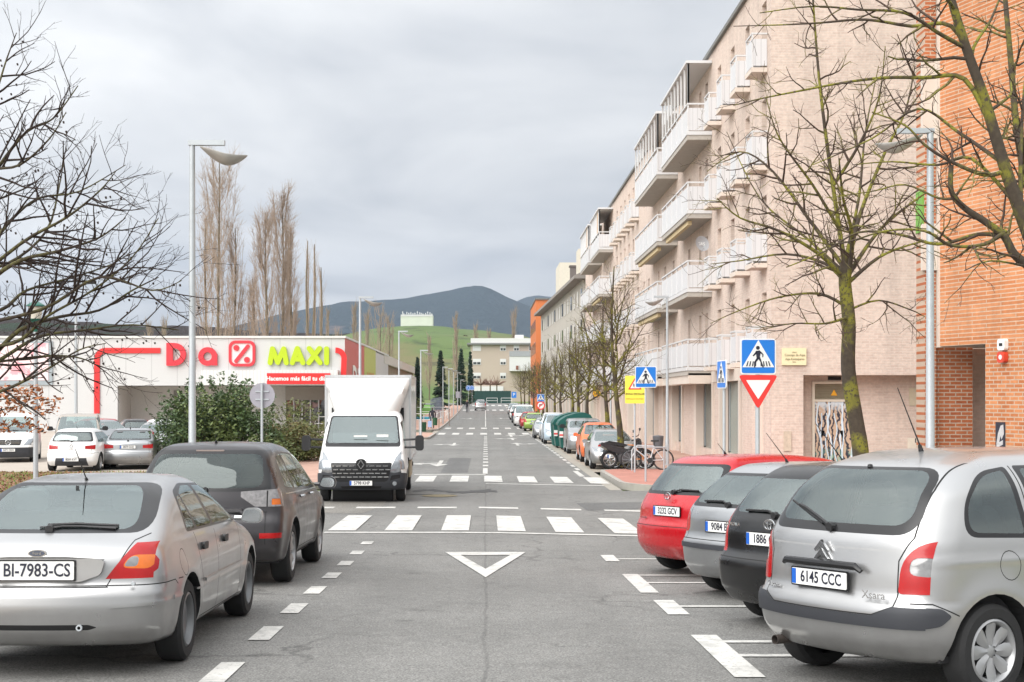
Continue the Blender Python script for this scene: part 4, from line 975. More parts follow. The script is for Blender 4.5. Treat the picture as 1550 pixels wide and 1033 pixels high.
def limb(mb, pts, r0, r1, n=8, sub=4):
    """smooth tube through the points"""
    P_ = [Vector(p) for p in pts]; out = []
    for i in range(len(P_) - 1):
        a = P_[max(i - 1, 0)]; b = P_[i]; c = P_[i + 1]; d = P_[min(i + 2, len(P_) - 1)]
        for k in range(sub):
            t = k / sub; out.append(.5 * ((2 * b) + (c - a) * t + (2 * a - 5 * b + 4 * c - d) * t * t + (3 * b - a - 3 * c + d) * t ** 3))
    out.append(P_[-1]); m = len(out)
    mb.tube(out, [r0 + (r1 - r0) * (j / (m - 1)) ** .8 for j in range(m)], n, 0, cap=False); return out
TW3 = [dict(dens=3.8, len=1.1, r=.02, ang=1.0, t0=.12, jit=.35, up=.04, mb=2, sides=4, seg=5, flat=.8), dict(dens=5.6, len=.48, r=.010, ang=.9, t0=.15, jit=.4, up=.05, mb=2), dict(dens=6.5, len=.19, r=.006, ang=.8, t0=.15, jit=.3, up=.08, mb=2, seg=2)]
# street tree in front of the tan block (trunk at px 1300)
rnd = random.Random(11); Z = 24.0; mbs = [MB(), MB(), MB()]
def pp(x, y, dz=0): return sw(x, y, Z + dz) * 1.0
base = pp(1308, 0); base.z = G(Z) + .1
tr = limb(mbs[0], [base, pp(1303, 690), pp(1296, 640), pp(1284, 560), pp(1285, 490), pp(1279, 430), pp(1280, 400)], .155, .10, 10)
L_ = [([(1280, 410), (1268, 330), (1252, 220), (1240, 120), (1232, 20), (1228, -40)], 0, .05, .012), ([(1282, 410), (1300, 330), (1340, 230), (1370, 170), (1385, 100)], .6, .055, .012),
      ([(1282, 440), (1290, 360), (1276, 300), (1270, 240)], -.8, .05, .012), ([(1281, 425), (1240, 385), (1180, 350), (1120, 330), (1085, 300)], -.5, .045, .007), ([(1281, 430), (1250, 400), (1190, 385), (1120, 395), (1075, 400)], .7, .04, .007),
      ([(1282, 465), (1240, 445), (1180, 450), (1120, 470), (1075, 490)], 0, .035, .006), ([(1284, 480), (1250, 490), (1200, 490), (1150, 500)], -.9, .03, .006), ([(1282, 430), (1330, 390), (1380, 370), (1425, 360)], 0, .045, .008),
      ([(1282, 420), (1330, 350), (1390, 300), (1440, 270)], .9, .045, .008), ([(1284, 470), (1330, 455), (1380, 470), (1400, 480)], .3, .025, .006), ([(1281, 410), (1230, 340), (1170, 260), (1120, 230), (1070, 260)], .5, .045, .006),
      ([(1272, 350), (1230, 280), (1180, 210), (1160, 150)], -.6, .035, .006), ([(1262, 280), (1300, 220), (1330, 150), (1340, 70)], -.4, .035, .007), ([(1278, 400), (1300, 300), (1310, 200), (1330, 100)], .9, .04, .008), ([(1280, 415), (1220, 360), (1150, 300), (1100, 200)], 1.3, .035, .006)]
for pts, dz, r0, r1 in L_:
    n = len(pts); path = limb(mbs[1], [pp(x, y, dz * (i / (n - 1)) * 2.2) for i, (x, y) in enumerate(pts)], r0, r1, 6); sprout(mbs, path, r0, r1, 0, rnd, TW3)
finish('street_tree', base, mbs, [BARK_R, LIMB_R, TWIG_R], ['trunk', 'limbs', 'twigs'], label='bare lichen covered tree standing before the tan brick corner', cat='tree', group='bare street trees')
# nearer tree whose crown enters from the right edge
rnd = random.Random(23); Z = 17.0; mbs = [MB(), MB(), MB()]; base = pp(1610, 0); base.z = G(Z) + .1
limb(mbs[0], [base, pp(1605, 640), pp(1600, 520), pp(1585, 420)], .16, .12, 10)
tr = limb(mbs[0], [pp(1585, 425), pp(1548, 330), pp(1520, 250), pp(1490, 150), pp(1465, 80), pp(1440, 0), pp(1425, -60)], .10, .045, 8); sprout(mbs, tr, .08, .04, 0, rnd, [dict(dens=1.2, len=2.0, r=.025, ang=1.1, t0=.2, jit=.3, up=.0, mb=1, sides=5, seg=6, flat=.7)] + TW3[1:])
tr = limb(mbs[0], [pp(1590, 430), pp(1560, 405), pp(1535, 385), pp(1520, 358), pp(1490, 335), pp(1460, 315), pp(1440, 290), pp(1440, 250)], .07, .03, 8); sprout(mbs, tr, .05, .02, 0, rnd, TW3)
tr = limb(mbs[0], [pp(1590, 400), pp(1560, 300, .5), pp(1540, 200, 1), pp(1530, 90, 1.3), pp(1520, -20, 1.5)], .07, .03, 7); sprout(mbs, tr, .05, .02, 0, rnd, TW3)
L_ = [([(1520, 358), (1480, 355), (1420, 370), (1360, 355), (1300, 352), (1250, 380), (1190, 405)], .3, .032, .008), ([(1522, 350), (1490, 370), (1440, 372), (1400, 350), (1340, 350), (1260, 370), (1180, 350)], -.4, .03, .006),
      ([(1520, 260), (1490, 265), (1440, 245), (1400, 220), (1370, 190), (1320, 170)], 0, .035, .008), ([(1502, 195), (1460, 120), (1400, 118), (1340, 118), (1280, 125), (1210, 138), (1150, 150), (1110, 160)], 0, .035, .006),
      ([(1480, 110), (1440, 40), (1380, 40), (1310, 30), (1240, 35), (1180, 38), (1110, 40)], .4, .035, .005), ([(1465, 75), (1420, 50), (1370, 20), (1300, 15), (1230, 10), (1150, 20)], -.3, .03, .006),
      ([(1500, 190), (1470, 90), (1500, 30), (1520, -20)], .3, .03, .01), ([(1515, 245), (1450, 200), (1390, 165), (1320, 210), (1230, 250)], .8, .03, .006), ([(1530, 300), (1470, 240), (1420, 250), (1350, 245), (1290, 250)], .5, .03, .006),
      ([(1545, 320), (1545, 240), (1550, 140), (1560, 60)], .4, .035, .01), ([(1450, 300), (1420, 300), (1370, 280), (1320, 290), (1250, 300)], .2, .022, .005), ([(1560, 405), (1500, 395), (1460, 410)], -.5, .018, .005)]
for pts, dz, r0, r1 in L_:
    n = len(pts); path = limb(mbs[1], [pp(x, y, dz * (i / (n - 1)) * 2) for i, (x, y) in enumerate(pts)], r0, r1, 6); sprout(mbs, path, r0, r1, 0, rnd, [dict(TW3[0], dens=2.6, len=.75)] + TW3[1:])
finish('street_tree', base, mbs, [BARK_R, LIMB_R, TWIG_R], ['trunk', 'limbs', 'twigs'], label='nearest bare lichen covered tree, its crown reaching in from the upper right edge', cat='tree', group='bare street trees')

# bare tree on the left with dark twigs
rnd = random.Random(5); Z = 21.0; mbs = [MB(), MB(), MB()]; base = pp(-75, 0); base.z = G(Z)
limb(mbs[0], [base, pp(-78, 600), pp(-80, 500), pp(-85, 400), pp(-80, 250), pp(-70, 120), pp(-60, 30)], .2, .05, 10)
L_ = [([(-78, 560), (-20, 545), (30, 500), (90, 480), (150, 470), (200, 440), (240, 420)], 0, .07, .008), ([(-78, 590), (0, 545), (60, 510), (130, 500), (200, 492), (270, 500)], 1, .06, .008), ([(-80, 500), (-20, 430), (30, 395), (90, 380), (150, 360), (190, 330)], -.6, .07, .007),
      ([(-80, 450), (-20, 380), (20, 330), (60, 300), (120, 290), (190, 250)], .8, .06, .007), ([(-80, 400), (-30, 300), (0, 250), (40, 200), (80, 180), (118, 130)], -.4, .06, .007), ([(-80, 350), (-40, 200), (-10, 150), (10, 90), (25, 50)], .6, .05, .006),
      ([(-80, 480), (0, 470), (40, 440), (110, 420), (170, 400), (200, 380)], 1.4, .055, .006), ([(-78, 620), (-20, 600), (20, 585), (70, 560), (120, 530), (160, 520)], -1, .05, .006), ([(-80, 530), (20, 520), (70, 480), (140, 440), (200, 390), (240, 330)], -.2, .05, .006),
      ([(-80, 420), (10, 400), (70, 350), (90, 280), (100, 220)], 1, .05, .006), ([(-80, 300), (-20, 260), (30, 250), (75, 210), (100, 170)], -1, .045, .006), ([(-78, 560), (60, 540), (130, 545), (180, 580)], .5, .04, .005), ([(-80, 500), (60, 470), (150, 420), (230, 440), (275, 425)], -.9, .05, .005), ([(-80, 460), (30, 370), (100, 330), (150, 290), (175, 260)], -.9, .05, .005)]
for pts, dz, r0, r1 in L_:
    n = len(pts); path = limb(mbs[0], [pp(x, y, dz * (i / (n - 1)) * 2.2) for i, (x, y) in enumerate(pts)], r0 * .72, r1, 6)
    sprout(mbs, path, r0, r1, 0, rnd, [dict(dens=3.0, len=1.35, r=.02, ang=.75, t0=.15, jit=.25, up=.03, mb=1, sides=4, seg=5), dict(dens=4.4, len=.6, r=.009, ang=.75, t0=.15, jit=.25, up=.05, mb=1), dict(dens=5.5, len=.26, r=.006, ang=.7, jit=.2, up=.06, mb=1, seg=2)])
    for k in range(14):   # seed balls and a few dead leaves hang on the twigs
        f = rnd.random() * (len(path) - 1); q = path[int(f)] + Vector((rnd.uniform(-.3, .3), rnd.uniform(-.3, .3), rnd.uniform(-.35, .1)))
        mbs[2].tube([q, q + Vector((.01, 0, -.03))], [.016, .014], 5)
pl_ = finish('plane_tree', base, mbs, [BARK_L, TWIG_L, TWIG_L], ['trunk', 'twigs', 'seed_balls'], label='dark bare plane tree with seed balls filling the left edge', cat='tree')
LEAF = mat('dead_leaf', (.34, .13, .05), .8, var=.5, scale=3)
def leafcloud(mb, c, r, n, s, rnd, squash=1.0, m=0, shell=.0):
    for _ in range(n):
        d = Vector((rnd.gauss(0, 1), rnd.gauss(0, 1), rnd.gauss(0, 1))).normalized() * (shell + (1 - shell) * rnd.random() ** .45); q = Vector(c) + Vector((d.x * r[0], d.y * r[1], d.z * r[2]))
        a = perp(Vector((0, 0, 1)), rnd); b = Vector((rnd.uniform(-1, 1), rnd.uniform(-1, 1), rnd.uniform(-1, 1))).normalized(); a = (a - b * a.dot(b)).normalized(); k = s * rnd.uniform(.6, 1.3)
        mb.add([q - a * k, q + b * k * .45, q + a * k, q - b * k * .45], [(0, 1, 2, 3)], m)
# leafy russet beech twigs at the far left
rnd = random.Random(8); Z = 26; mbs = [MB(), MB()]; base = pp(-60, 0); base.z = G(Z)
limb(mbs[0], [base, pp(-58, 640), pp(-50, 560)], .06, .03, 7)
for pts in ([(-55, 640), (-10, 625), (30, 615), (75, 622)], [(-52, 600), (0, 605), (40, 600), (85, 610)], [(-52, 620), (0, 650), (25, 640), (60, 650)], [(-52, 580), (-10, 590), (20, 592), (50, 590)]):
    path = limb(mbs[0], [pp(x, y) for x, y in pts], .02, .004, 5)
    for q in path[3:]: leafcloud(mbs[1], q, (.22, .4, .13), 16, .055, rnd)
finish('beech_sapling', base, mbs, [BARK_L, LEAF], ['stem', 'dead_leaves'], label='young beech holding russet dead leaves at the far left edge', cat='tree')

# row of street trees on the right pavement
def street_tree(px_, Z_, h, seed, lab, spread=1.0, lean=0):
    rnd = random.Random(seed); x = (px_ - CX) * Z_ / F; g = G(Z_) + .1; mbs = [MB(), MB(), MB()]; base = Vector((x, Z_, g)); th = h * .36
    p1 = base + Vector((lean * .3, 0, th * .5)); p2 = base + Vector((lean * .5 + rnd.uniform(-.1, .1), 0, th))
    lead = limb(mbs[0], [base, p1, p2, p2 + Vector((rnd.uniform(-.2, .2), 0, h * .3)), p2 + Vector((rnd.uniform(-.3, .3), 0, h * .62))], .15, .02, 8)
    n = 12
    for k in range(n):
        a = k * 2.4 + rnd.random(); t = k / n; p = p2 + Vector((0, 0, t * h * .4 - .2)); L = h * .36 * (1.05 - .45 * t) * spread * rnd.uniform(.8, 1.15); el = .5 + .75 * t
        d = Vector((math.cos(a) * math.cos(el), math.sin(a) * math.cos(el), math.sin(el)))
        path = wander(p, d, L, 7, rnd, .16, .05); r_ = .045 * (1 - .4 * t)
        mbs[1].tube(path, [r_ + (.008 - r_) * j / 7 for j in range(8)], 5, cap=False)
        sprout(mbs, path, r_, .008, 0, rnd, [dict(dens=3.6, len=1.2, r=.02, ang=.8, t0=.1, jit=.3, up=.05, mb=1, sides=4, seg=4), dict(dens=5.2, len=.65, r=.012, ang=.8, jit=.3, up=.06, mb=2, seg=3)] + ([dict(dens=5, len=.3, r=.008, ang=.8, jit=.3, up=.06, mb=2, seg=2)] if Z_ < 75 else []))
    return finish('street_tree', base, mbs, [BARK_R, LIMB_R, TWIG_R], ['trunk', 'limbs', 'twigs'], label=lab, cat='tree', group='bare street trees')
street_tree(941, 48.2, 7.1, 31, 'bare lichen covered tree behind the yellow school sign', 1.05, -.2)
street_tree(920, 58, 6.6, 32, 'slender bare tree between the orange car and the silver van', .95)
rt = [(889, 68, 6.8), (876, 74, 6.4), (866, 83, 6.6), (850, 92, 6.5), (840, 101, 6.3)]
for i, (a, b, c) in enumerate(rt): street_tree(a, b, c, 40 + i, ['bare tree rising behind the nearest green dumpster', 'bare tree just beyond the dumpster tree, second in the dumpster group', 'thin bare tree behind the pale blue van', 'bare tree behind the no-turn sign, nearer of the two', 'bare tree right beside the no-turn sign pole'][i], .9)
fr = [(828, 122), (822, 132), (815, 145), (808, 158), (801, 175), (794, 195), (789, 215)]
for i, (a, b) in enumerate(fr): street_tree(a, b, 6.8, 60 + i, 'bare brown tree in the dense far row along the right kerb', 1.0)

# poplars behind the supermarket
def poplar(px_, top, Z_, wpx, seed, lab, dens=1.0, lv3=True, name='poplar_tree', grp='bare poplars'):
    rnd = random.Random(seed); x = (px_ - CX) * Z_ / F; g = G(Z_); zt = sw(0, top, Z_).z; H = zt - g; Wd = wpx * Z_ / F / 2; mbs = [MB(), MB(), MB()]; base = Vector((x, Z_, g))
    s = Z_ / 140
    limb(mbs[0], [base, base + Vector((rnd.uniform(-.2, .2), 0, H * .4)), base + Vector((rnd.uniform(-.3, .3), 0, H * .75)), base + Vector((0, 0, H))], .26, .05, 6)
    n = int(34 * dens)
    for k in range(n):
        t = .12 + .8 * (k + rnd.random()) / n; a = rnd.random() * 6.28; p = base + Vector((0, 0, H * t)); out = Wd * (1.05 - t * .75) * rnd.uniform(.6, 1.1); L = min(H * (1 - t) * .95, H * .42) * rnd.uniform(.5, 1)
        q = p + Vector((math.cos(a) * out, math.sin(a) * out, L)); m1 = p + Vector((math.cos(a) * out * .6, math.sin(a) * out * .6, L * .3)); path = limb(mbs[1], [p, m1, q], .035 * s + .01, .012 * s, 4, 3)
        for j in range(int(13 * dens)):
            f = rnd.uniform(.15, 1) * (len(path) - 1); i = min(int(f), len(path) - 2); b = path[i].lerp(path[i + 1], f - i); d = Vector((math.cos(a + rnd.uniform(-1.2, 1.2)) * .3, math.sin(a + rnd.uniform(-1.2, 1.2)) * .3, 1)).normalized(); l_ = rnd.uniform(.6, 1.7) * max(1, H / 16)
            pt = wander(b, d, l_, 2, rnd, .25, .05); mbs[2].tube(pt, [.015 * s, .012 * s, .007 * s], 3, cap=False)
            if lv3:
                for _ in range(4): d2 = (d + perp(d, rnd) * .7).normalized(); mbs[2].tube([pt[1], pt[1] + d2 * l_ * rnd.uniform(.3, .55)], [.008 * s, .006 * s], 3, cap=False)
    return finish(name, base, mbs, [POPB, POP, POP], ['trunk', 'limbs', 'twigs'], label=lab, cat='tree', group=grp)
for i, (a, b, z, w_, l) in enumerate([(332, 245, 165, 84, 'tallest bare poplar behind the supermarket logo'), (312, 330, 172, 50, 'shorter bare poplar left against the tallest one'), (356, 345, 168, 44, 'shorter bare poplar right against the tallest one'), (402, 322, 165, 56, 'left one of the paired bare poplars behind the lime letters'), (426, 296, 170, 56, 'right one of the paired bare poplars behind the lime letters'), (440, 345, 178, 22, 'thin bare poplar right behind the paired poplars'),
        (382, 420, 180, 24, 'small bare poplar between the two tall groups')]):
    poplar(a, b, z, w_, 100 + i, l, 1.25 if i in (0, 3, 4) else .9)
for i, (a, b, w_) in enumerate([(466, 365, 5), (476, 370, 6), (486, 405, 10)]): poplar(a, b, 160, w_, 120 + i, ['left stem of the three pruned poplars behind the lime letters', 'middle stem of the three pruned poplars', 'right leaning stem of the three pruned poplars'][i], .45, False)
FARP = [(497, 470, 10), (536, 462, 11), (556, 470, 14), (575, 462, 38), (590, 478, 22), (690, 475, 13), (778, 470, 14), (650, 508, 12), (720, 492, 8), (740, 500, 10), (690, 530, 18), (666, 545, 16), (808, 480, 10), (250, 480, 20), (225, 485, 22), (512, 500, 26), (540, 505, 30)]
for i, (a, b, w_) in enumerate(FARP): poplar(a, b, 380 + (i % 4) * 25, w_, 140 + i, 'pale bare tree in the distance before the green hill', .8, False, 'bare_tree', 'distant bare trees before the hill')

# conifers
def conifer(px_, top, Z_, wpx, seed, lab):
    rnd = random.Random(seed); x = (px_ - CX) * Z_ / F; g = G(Z_); H = sw(0, top, Z_).z - g; W_ = wpx * Z_ / F / 2; tr_ = MB(); cr_ = MB(); base = Vector((x, Z_, g)); tr_.tube([base, base + Vector((0, 0, H))], [.2, .03], 7)
    for k in range(330):
        t = rnd.random() ** .8; z = H * (.06 + .94 * t); r = W_ * (1 - t) ** .85 * rnd.uniform(.6, 1.12) + .1; a = rnd.random() * 6.28; d = Vector((math.cos(a), math.sin(a), 0)); p = base + Vector((0, 0, z)); q = p + d * r + Vector((0, 0, -r * .28)); sd = Vector((-d.y, d.x, 0))
        for j in range(9):
            u = .25 + .75 * j / 8; c = p.lerp(q, u); wd = r * .26 * (1.15 - u) + .1; dr = rnd.uniform(.1, .3)
            cr_.add([c - d * .12, c + sd * wd + Vector((0, 0, -dr)), c + d * .2 + Vector((0, 0, -.06)), c - sd * wd + Vector((0, 0, -dr))], [(0, 1, 2, 3)])
    return finish('spruce_tree', base, [tr_, cr_], [POPB, mat('spruce_needles', (.022, .05, .026), .95, var=.5, scale=.8)], ['trunk', 'crown'], label=lab, cat='tree', group='dark spruces by the lawn')
conifer(667, 530, 205, 30, 1, 'dark spruce standing on the lawn behind the lamp posts'); conifer(698, 527, 232, 24, 2, 'dark spruce nearer the beige apartment block'); conifer(632, 540, 215, 20, 3, 'shorter dark spruce half hidden behind a lamp post'); conifer(712, 532, 250, 14, 4, 'narrow dark spruce against the beige apartment wall')

# bush and hedge
def bush(name, px0, px1, top, Z_, dep, seed, lab, cat, m, n=16000, s=.055, zoff=0, blobs=46, grp=None):
    rnd = random.Random(seed); x0 = (px0 - CX) * Z_ / F; x1 = (px1 - CX) * Z_ / F; g = G(Z_); H = sw(0, top, Z_).z - g; cx_ = (x0 + x1) / 2; hw = (x1 - x0) / 2; mb = MB(); st_ = MB(); base = Vector((cx_, Z_, g))
    for k in range(blobs):
        u = rnd.uniform(-1, 1); v = rnd.uniform(-1, 1); hh = H * (1 - .55 * abs(u) ** 2.2) * rnd.uniform(.75, 1); r_ = rnd.uniform(.12, .26) * H
        c = Vector((cx_ + u * hw * .88, Z_ + v * dep * .5, g + r_ * .7 + (hh - r_ * 1.4) * rnd.random() ** .6)); leafcloud(mb, c, (r_ * 1.3, r_ * 1.1, r_), n // blobs, s, rnd, m=rnd.choice((0, 0, 1)), shell=.3)
        st_.tube([(cx_ + u * hw * .25, Z_, g), c], [.03, .01], 4, cap=False)
    for k in range(60):
        u = rnd.uniform(-.95, .95); p = Vector((cx_ + u * hw, Z_ + rnd.uniform(-.4, .4) * dep, g + H * (1 - .55 * abs(u) ** 2.2) * .85)); pt = wander(p, Vector((u * .7, 0, .8)), rnd.uniform(.3, .7), 3, rnd, .3); st_.tube(pt, [.008, .005, .004, .003], 3, cap=False)
        for q in pt[1:]: leafcloud(mb, q, (.08, .08, .08), 5, s, rnd)
    return finish(name, base, [st_, mb], [BARK_L, m], ['stems', 'leaves'], label=lab, cat=cat, group=grp) if not isinstance(m, tuple) else _fb(name, base, st_, mb, m, lab, cat)
def _fb(name, base, st_, mb, m, lab, cat):
    e = empty(name, base, 0, lab, cat); adopt(e, st_.build('stems', BARK_L, sharp=0)); adopt(e, mb.build('leaves', list(m), sharp=0)); return e
GL1 = mat('laurel_leaf', (.055, .095, .03), .55, var=.45, scale=1.5); GL2 = mat('laurel_leaf_young', (.12, .16, .05), .6, var=.4, scale=1.5)
HL1 = mat('hedge_leaf', (.13, .15, .05), .7, var=.45, scale=1.5); HL2 = mat('hedge_leaf_dry', (.20, .17, .07), .8, var=.4, scale=1.5)
bush('laurel_bush', 240, 425, 572, 50, 3.2, 1, 'big dark green laurel bush beside the parked sedan', 'bush', (GL1, GL2), 21000, .075, blobs=60)
bush('hedge', 395, 498, 620, 53, 2.4, 2, 'olive green clipped hedge left of the white box truck', 'hedge', (HL1, HL2), 12000, .06, blobs=44)
bush('hedge', 560, 640, 597, 150, 2, 3, 'low green hedge behind the white box truck', 'hedge', (HL1, GL2), 3000, .14, blobs=24)
bush('shrub', 853 - 218, 860 - 218, 520, 560, 3, 4, 'round dark shrub on the green hill below the tank', 'bush', (HL2, GL1), 300, .5, blobs=6) if False else None
def hill_shrub(px_, py_, r, seed, lab):
    rnd = random.Random(seed); mb = MB(); y = 640; c = sw(px_, py_, y)
    for _ in range(12): leafcloud(mb, c + Vector((rnd.uniform(-r, r), rnd.uniform(-1, 1), rnd.uniform(-.3, .4) * r)), (r * .6, r * .6, r * .5), 60, .35, rnd)
    st_ = MB(); st_.tube([c + Vector((0, 0, -r * 1.2)), c], .15, 5); e = empty('shrub', c, 0, lab, 'bush', 'shrubs on the green hill'); adopt(e, st_.build('stems', BARK_L)); adopt(e, mb.build('leaves', mat('shrub_brown', (.08, .065, .045), .9, var=.4, scale=.3)))
hill_shrub(676, 511, 1.5, 1, 'dark round shrub on the green hill, left of the two upper ones'); hill_shrub(704, 511, 1.5, 2, 'dark round shrub on the green hill, right of the two upper ones'); hill_shrub(661, 519, 1.3, 3, 'low dark shrub on the green hill below the left round one')
# red brown creeper trees pruned flat before the end block
for k, px_ in enumerate((728, 742, 752)):
    rnd = random.Random(k); Z_ = 285; base = sw(px_, 590, Z_); base.z = G(Z_); mb = MB(); tr_ = MB(); top = sw(px_, 583, Z_); tr_.tube([base, top], .15, 6)
    for _ in range(70): d = Vector((rnd.uniform(-1, 1), rnd.uniform(-.5, .5), rnd.uniform(.0, .5))).normalized(); mb.tube([top, top + d * rnd.uniform(.8, 2.2)], [.05, .03], 3, cap=False)
    finish('pruned_tree', base, [tr_, mb], [POPB, mat('russet_twig', (.22, .12, .09), .9, var=.3)], ['trunk', 'twigs'], label=['left', 'middle', 'right'][k] + ' one of the three flat pruned russet trees before the beige block', cat='tree', group='pruned russet trees')
# grass tufts and fallen leaves on the left verge
rnd = random.Random(77); mb = MB()
for _ in range(5200):
    y = rnd.uniform(28, 45.3); x = rnd.uniform(-17.5, -9.3); z = G(y) + .05; h = rnd.uniform(.03, .10); a = rnd.random() * 3.14; dx, dy = math.cos(a) * .02, math.sin(a) * .02
    mb.add([(x - dx, y - dy, z), (x + dx, y + dy, z), (x + rnd.uniform(-.04, .04), y, z + h)], [(0, 1, 2)])
mb.build('grass_tufts', mat('verge_blade', (.16, .22, .05), .9, var=.4, world=True), label='ragged grass growing on the verge left of the parked cars', cat='grass', kind='stuff')
mb = MB()
for _ in range(6000):
    y = rnd.uniform(26, 45.3); x = rnd.uniform(-17.5, -9.3); q = Vector((x, y, G(y) + .06 + rnd.random() * .02)); leafcloud(mb, q, (.01, .01, .01), 1, .06, rnd)
mb.build('fallen_leaves', mat('fallen_leaf', (.22, .11, .06), .9, var=.5, scale=20, world=True), label='brown fallen leaves scattered on the verge by the car park', cat='leaves', kind='stuff')

for o in kids(pl_):
    if o.name.startswith('seed_balls'): o['kind'] = 'stuff'
# ---------------------------------------------------------------- vehicles
def smax(a, b, k):
    h = np.clip(.5 + .5 * (a - b) / k, 0, 1); return b * (1 - h) + a * h + k * h * (1 - h)
class Shell:
    """car body as an implicit solid: side silhouette x width law, sampled on a box grid; regions are cut along polygons"""
    def __init__(s, sp):
        s.sp = sp; L = sp['L']; H = sp['H']
        yy = np.linspace(-.3, L + .3, 260)
        def sm(tb, xs, w_=5):
            tb = sorted(tb); v = np.interp(xs, [t[0] for t in tb], [t[1] for t in tb]); k = np.ones(w_) / w_
            for _ in range(2): v = np.convolve(np.pad(v, w_ // 2, mode='edge'), k, 'valid')
            return v
        s.yy = yy; s.top = sm(sp['top'], yy, 9); s.dtop = np.gradient(s.top, yy)
        zz = np.linspace(-.1, H + .2, 160); s.zz = zz
        s.rear = sm(sp['rear'], zz, 5); s.front = sm(sp['front'], zz, 5); s.wt = sm(sp['wt'], zz, 7)
        s.drear = np.gradient(s.rear, zz); s.dfront = np.gradient(s.front, zz)
        s.mid = L / 2
        s.zbot = sp.get('zbot', .2)
    def f(s, x, y, z):
        sp = s.sp; L = sp['L']; ax = np.abs(x); W0 = sp['W'] / 2; u = ax / W0
        tp = np.interp(y, s.yy, s.top) - sp.get('crown', .045) * u ** 2; a = (z - tp) / np.sqrt(1 + np.interp(y, s.yy, s.dtop) ** 2)
        rr = np.interp(z, s.zz, s.rear) + sp.get('rcrown', .10) * u ** 2.2; b = (rr - y) / np.sqrt(1 + np.interp(z, s.zz, s.drear) ** 2)
        fr = np.interp(z, s.zz, s.front) - sp.get('fcrown', .22) * u ** 2.2; c = (y - fr) / np.sqrt(1 + np.interp(z, s.zz, s.dfront) ** 2)
        q = np.abs(y - s.mid) / s.mid; w_ = np.interp(z, s.zz, s.wt) * (1 - sp.get('plan', .07) * np.clip(q, 0, 1.2) ** 4)
        for ya in (sp['yr'], sp['yf']):
            d = np.sqrt((y - ya) ** 2 + (z - sp['rw']) ** 2) - sp['rw'] - .07; w_ = w_ + sp.get('flare', .018) * np.exp(-(d / .09) ** 2)
        for (cz, amp, wd) in sp.get('crease', ()): w_ = w_ + amp * np.exp(-((z - cz) / wd) ** 2)
        d = ax - w_; e = s.zbot - z
        r = smax(a, d, sp.get('rtop', .13)); r = smax(r, b, sp.get('rrear', .14)); r = smax(r, c, sp.get('rfront', .2)); r = smax(r, e, .06); return r
    def grad(s, P_):
        h = .004; x, y, z = P_.T
        g = np.stack([s.f(x + h, y, z) - s.f(x - h, y, z), s.f(x, y + h, z) - s.f(x, y - h, z), s.f(x, y, z + h) - s.f(x, y, z - h)], 1); return g / (np.linalg.norm(g, axis=1)[:, None] + 1e-9)
    def grid(s, res):
        sp = s.sp; L, W_, H = sp['L'], sp['W'], sp['H']; X, Y0, Y1, Z0, Z1 = W_ / 2 + .12, -.15, L + .15, -.02, H + .15; cz = sp.get('cz', .6)
        nx = int(W_ / res / 2) * 2; ny = int(L / res); nz = int(H / res * .9)
        idx = {}; pts = []; faces = []
        def key(i, j, k):
            t = (i, j, k)
            if t not in idx: idx[t] = len(pts); pts.append((-X + 2 * X * i / nx, Y0 + (Y1 - Y0) * j / ny, Z0 + (Z1 - Z0) * k / nz))
            return idx[t]
        for j in range(ny):
            for k in range(nz):
                faces.append((key(0, j, k), key(0, j, k + 1), key(0, j + 1, k + 1), key(0, j + 1, k))); faces.append((key(nx, j, k), key(nx, j + 1, k), key(nx, j + 1, k + 1), key(nx, j, k + 1)))
        for i in range(nx):
            for k in range(nz):
                faces.append((key(i, 0, k), key(i + 1, 0, k), key(i + 1, 0, k + 1), key(i, 0, k + 1))); faces.append((key(i, ny, k), key(i, ny, k + 1), key(i + 1, ny, k + 1), key(i + 1, ny, k)))
            for j in range(ny):
                faces.append((key(i, j, nz), key(i + 1, j, nz), key(i + 1, j + 1, nz), key(i, j + 1, nz))); faces.append((key(i, j, 0), key(i, j + 1, 0), key(i + 1, j + 1, 0), key(i + 1, j, 0)))
        Q = np.array(pts); T = Q.copy(); T[:, 0] = 0; m = sp.get('core', .95); T[:, 1] = np.clip(Q[:, 1], m, L - m); T[:, 2] = np.clip(Q[:, 2], cz, cz)
        n = 40; best = np.full(len(Q), -1.); prev = s.f(*Q.T)
        lo = np.zeros(len(Q)); hi = np.zeros(len(Q)); done = np.zeros(len(Q), bool)
        for i in range(1, n + 1):
            t = i / n; P_ = Q + (T - Q) * t; v = s.f(*P_.T); hit = (~done) & (v < 0); lo[hit] = (i - 1) / n; hi[hit] = t; done |= hit
        lo[~done] = .95; hi[~done] = 1.
        for _ in range(22):
            md = (lo + hi) / 2; P_ = Q + (T - Q) * md[:, None]; ins = s.f(*P_.T) < 0; hi = np.where(ins, md, hi); lo = np.where(ins, lo, md)
        return Q + (T - Q) * hi[:, None], faces
def flipx(p): return [(-a, b) for a, b in p][::-1]
def ccw(p):
    A = sum(p[i - 1][0] * p[i][1] - p[i][0] * p[i - 1][1] for i in range(len(p))); return p if A > 0 else p[::-1]
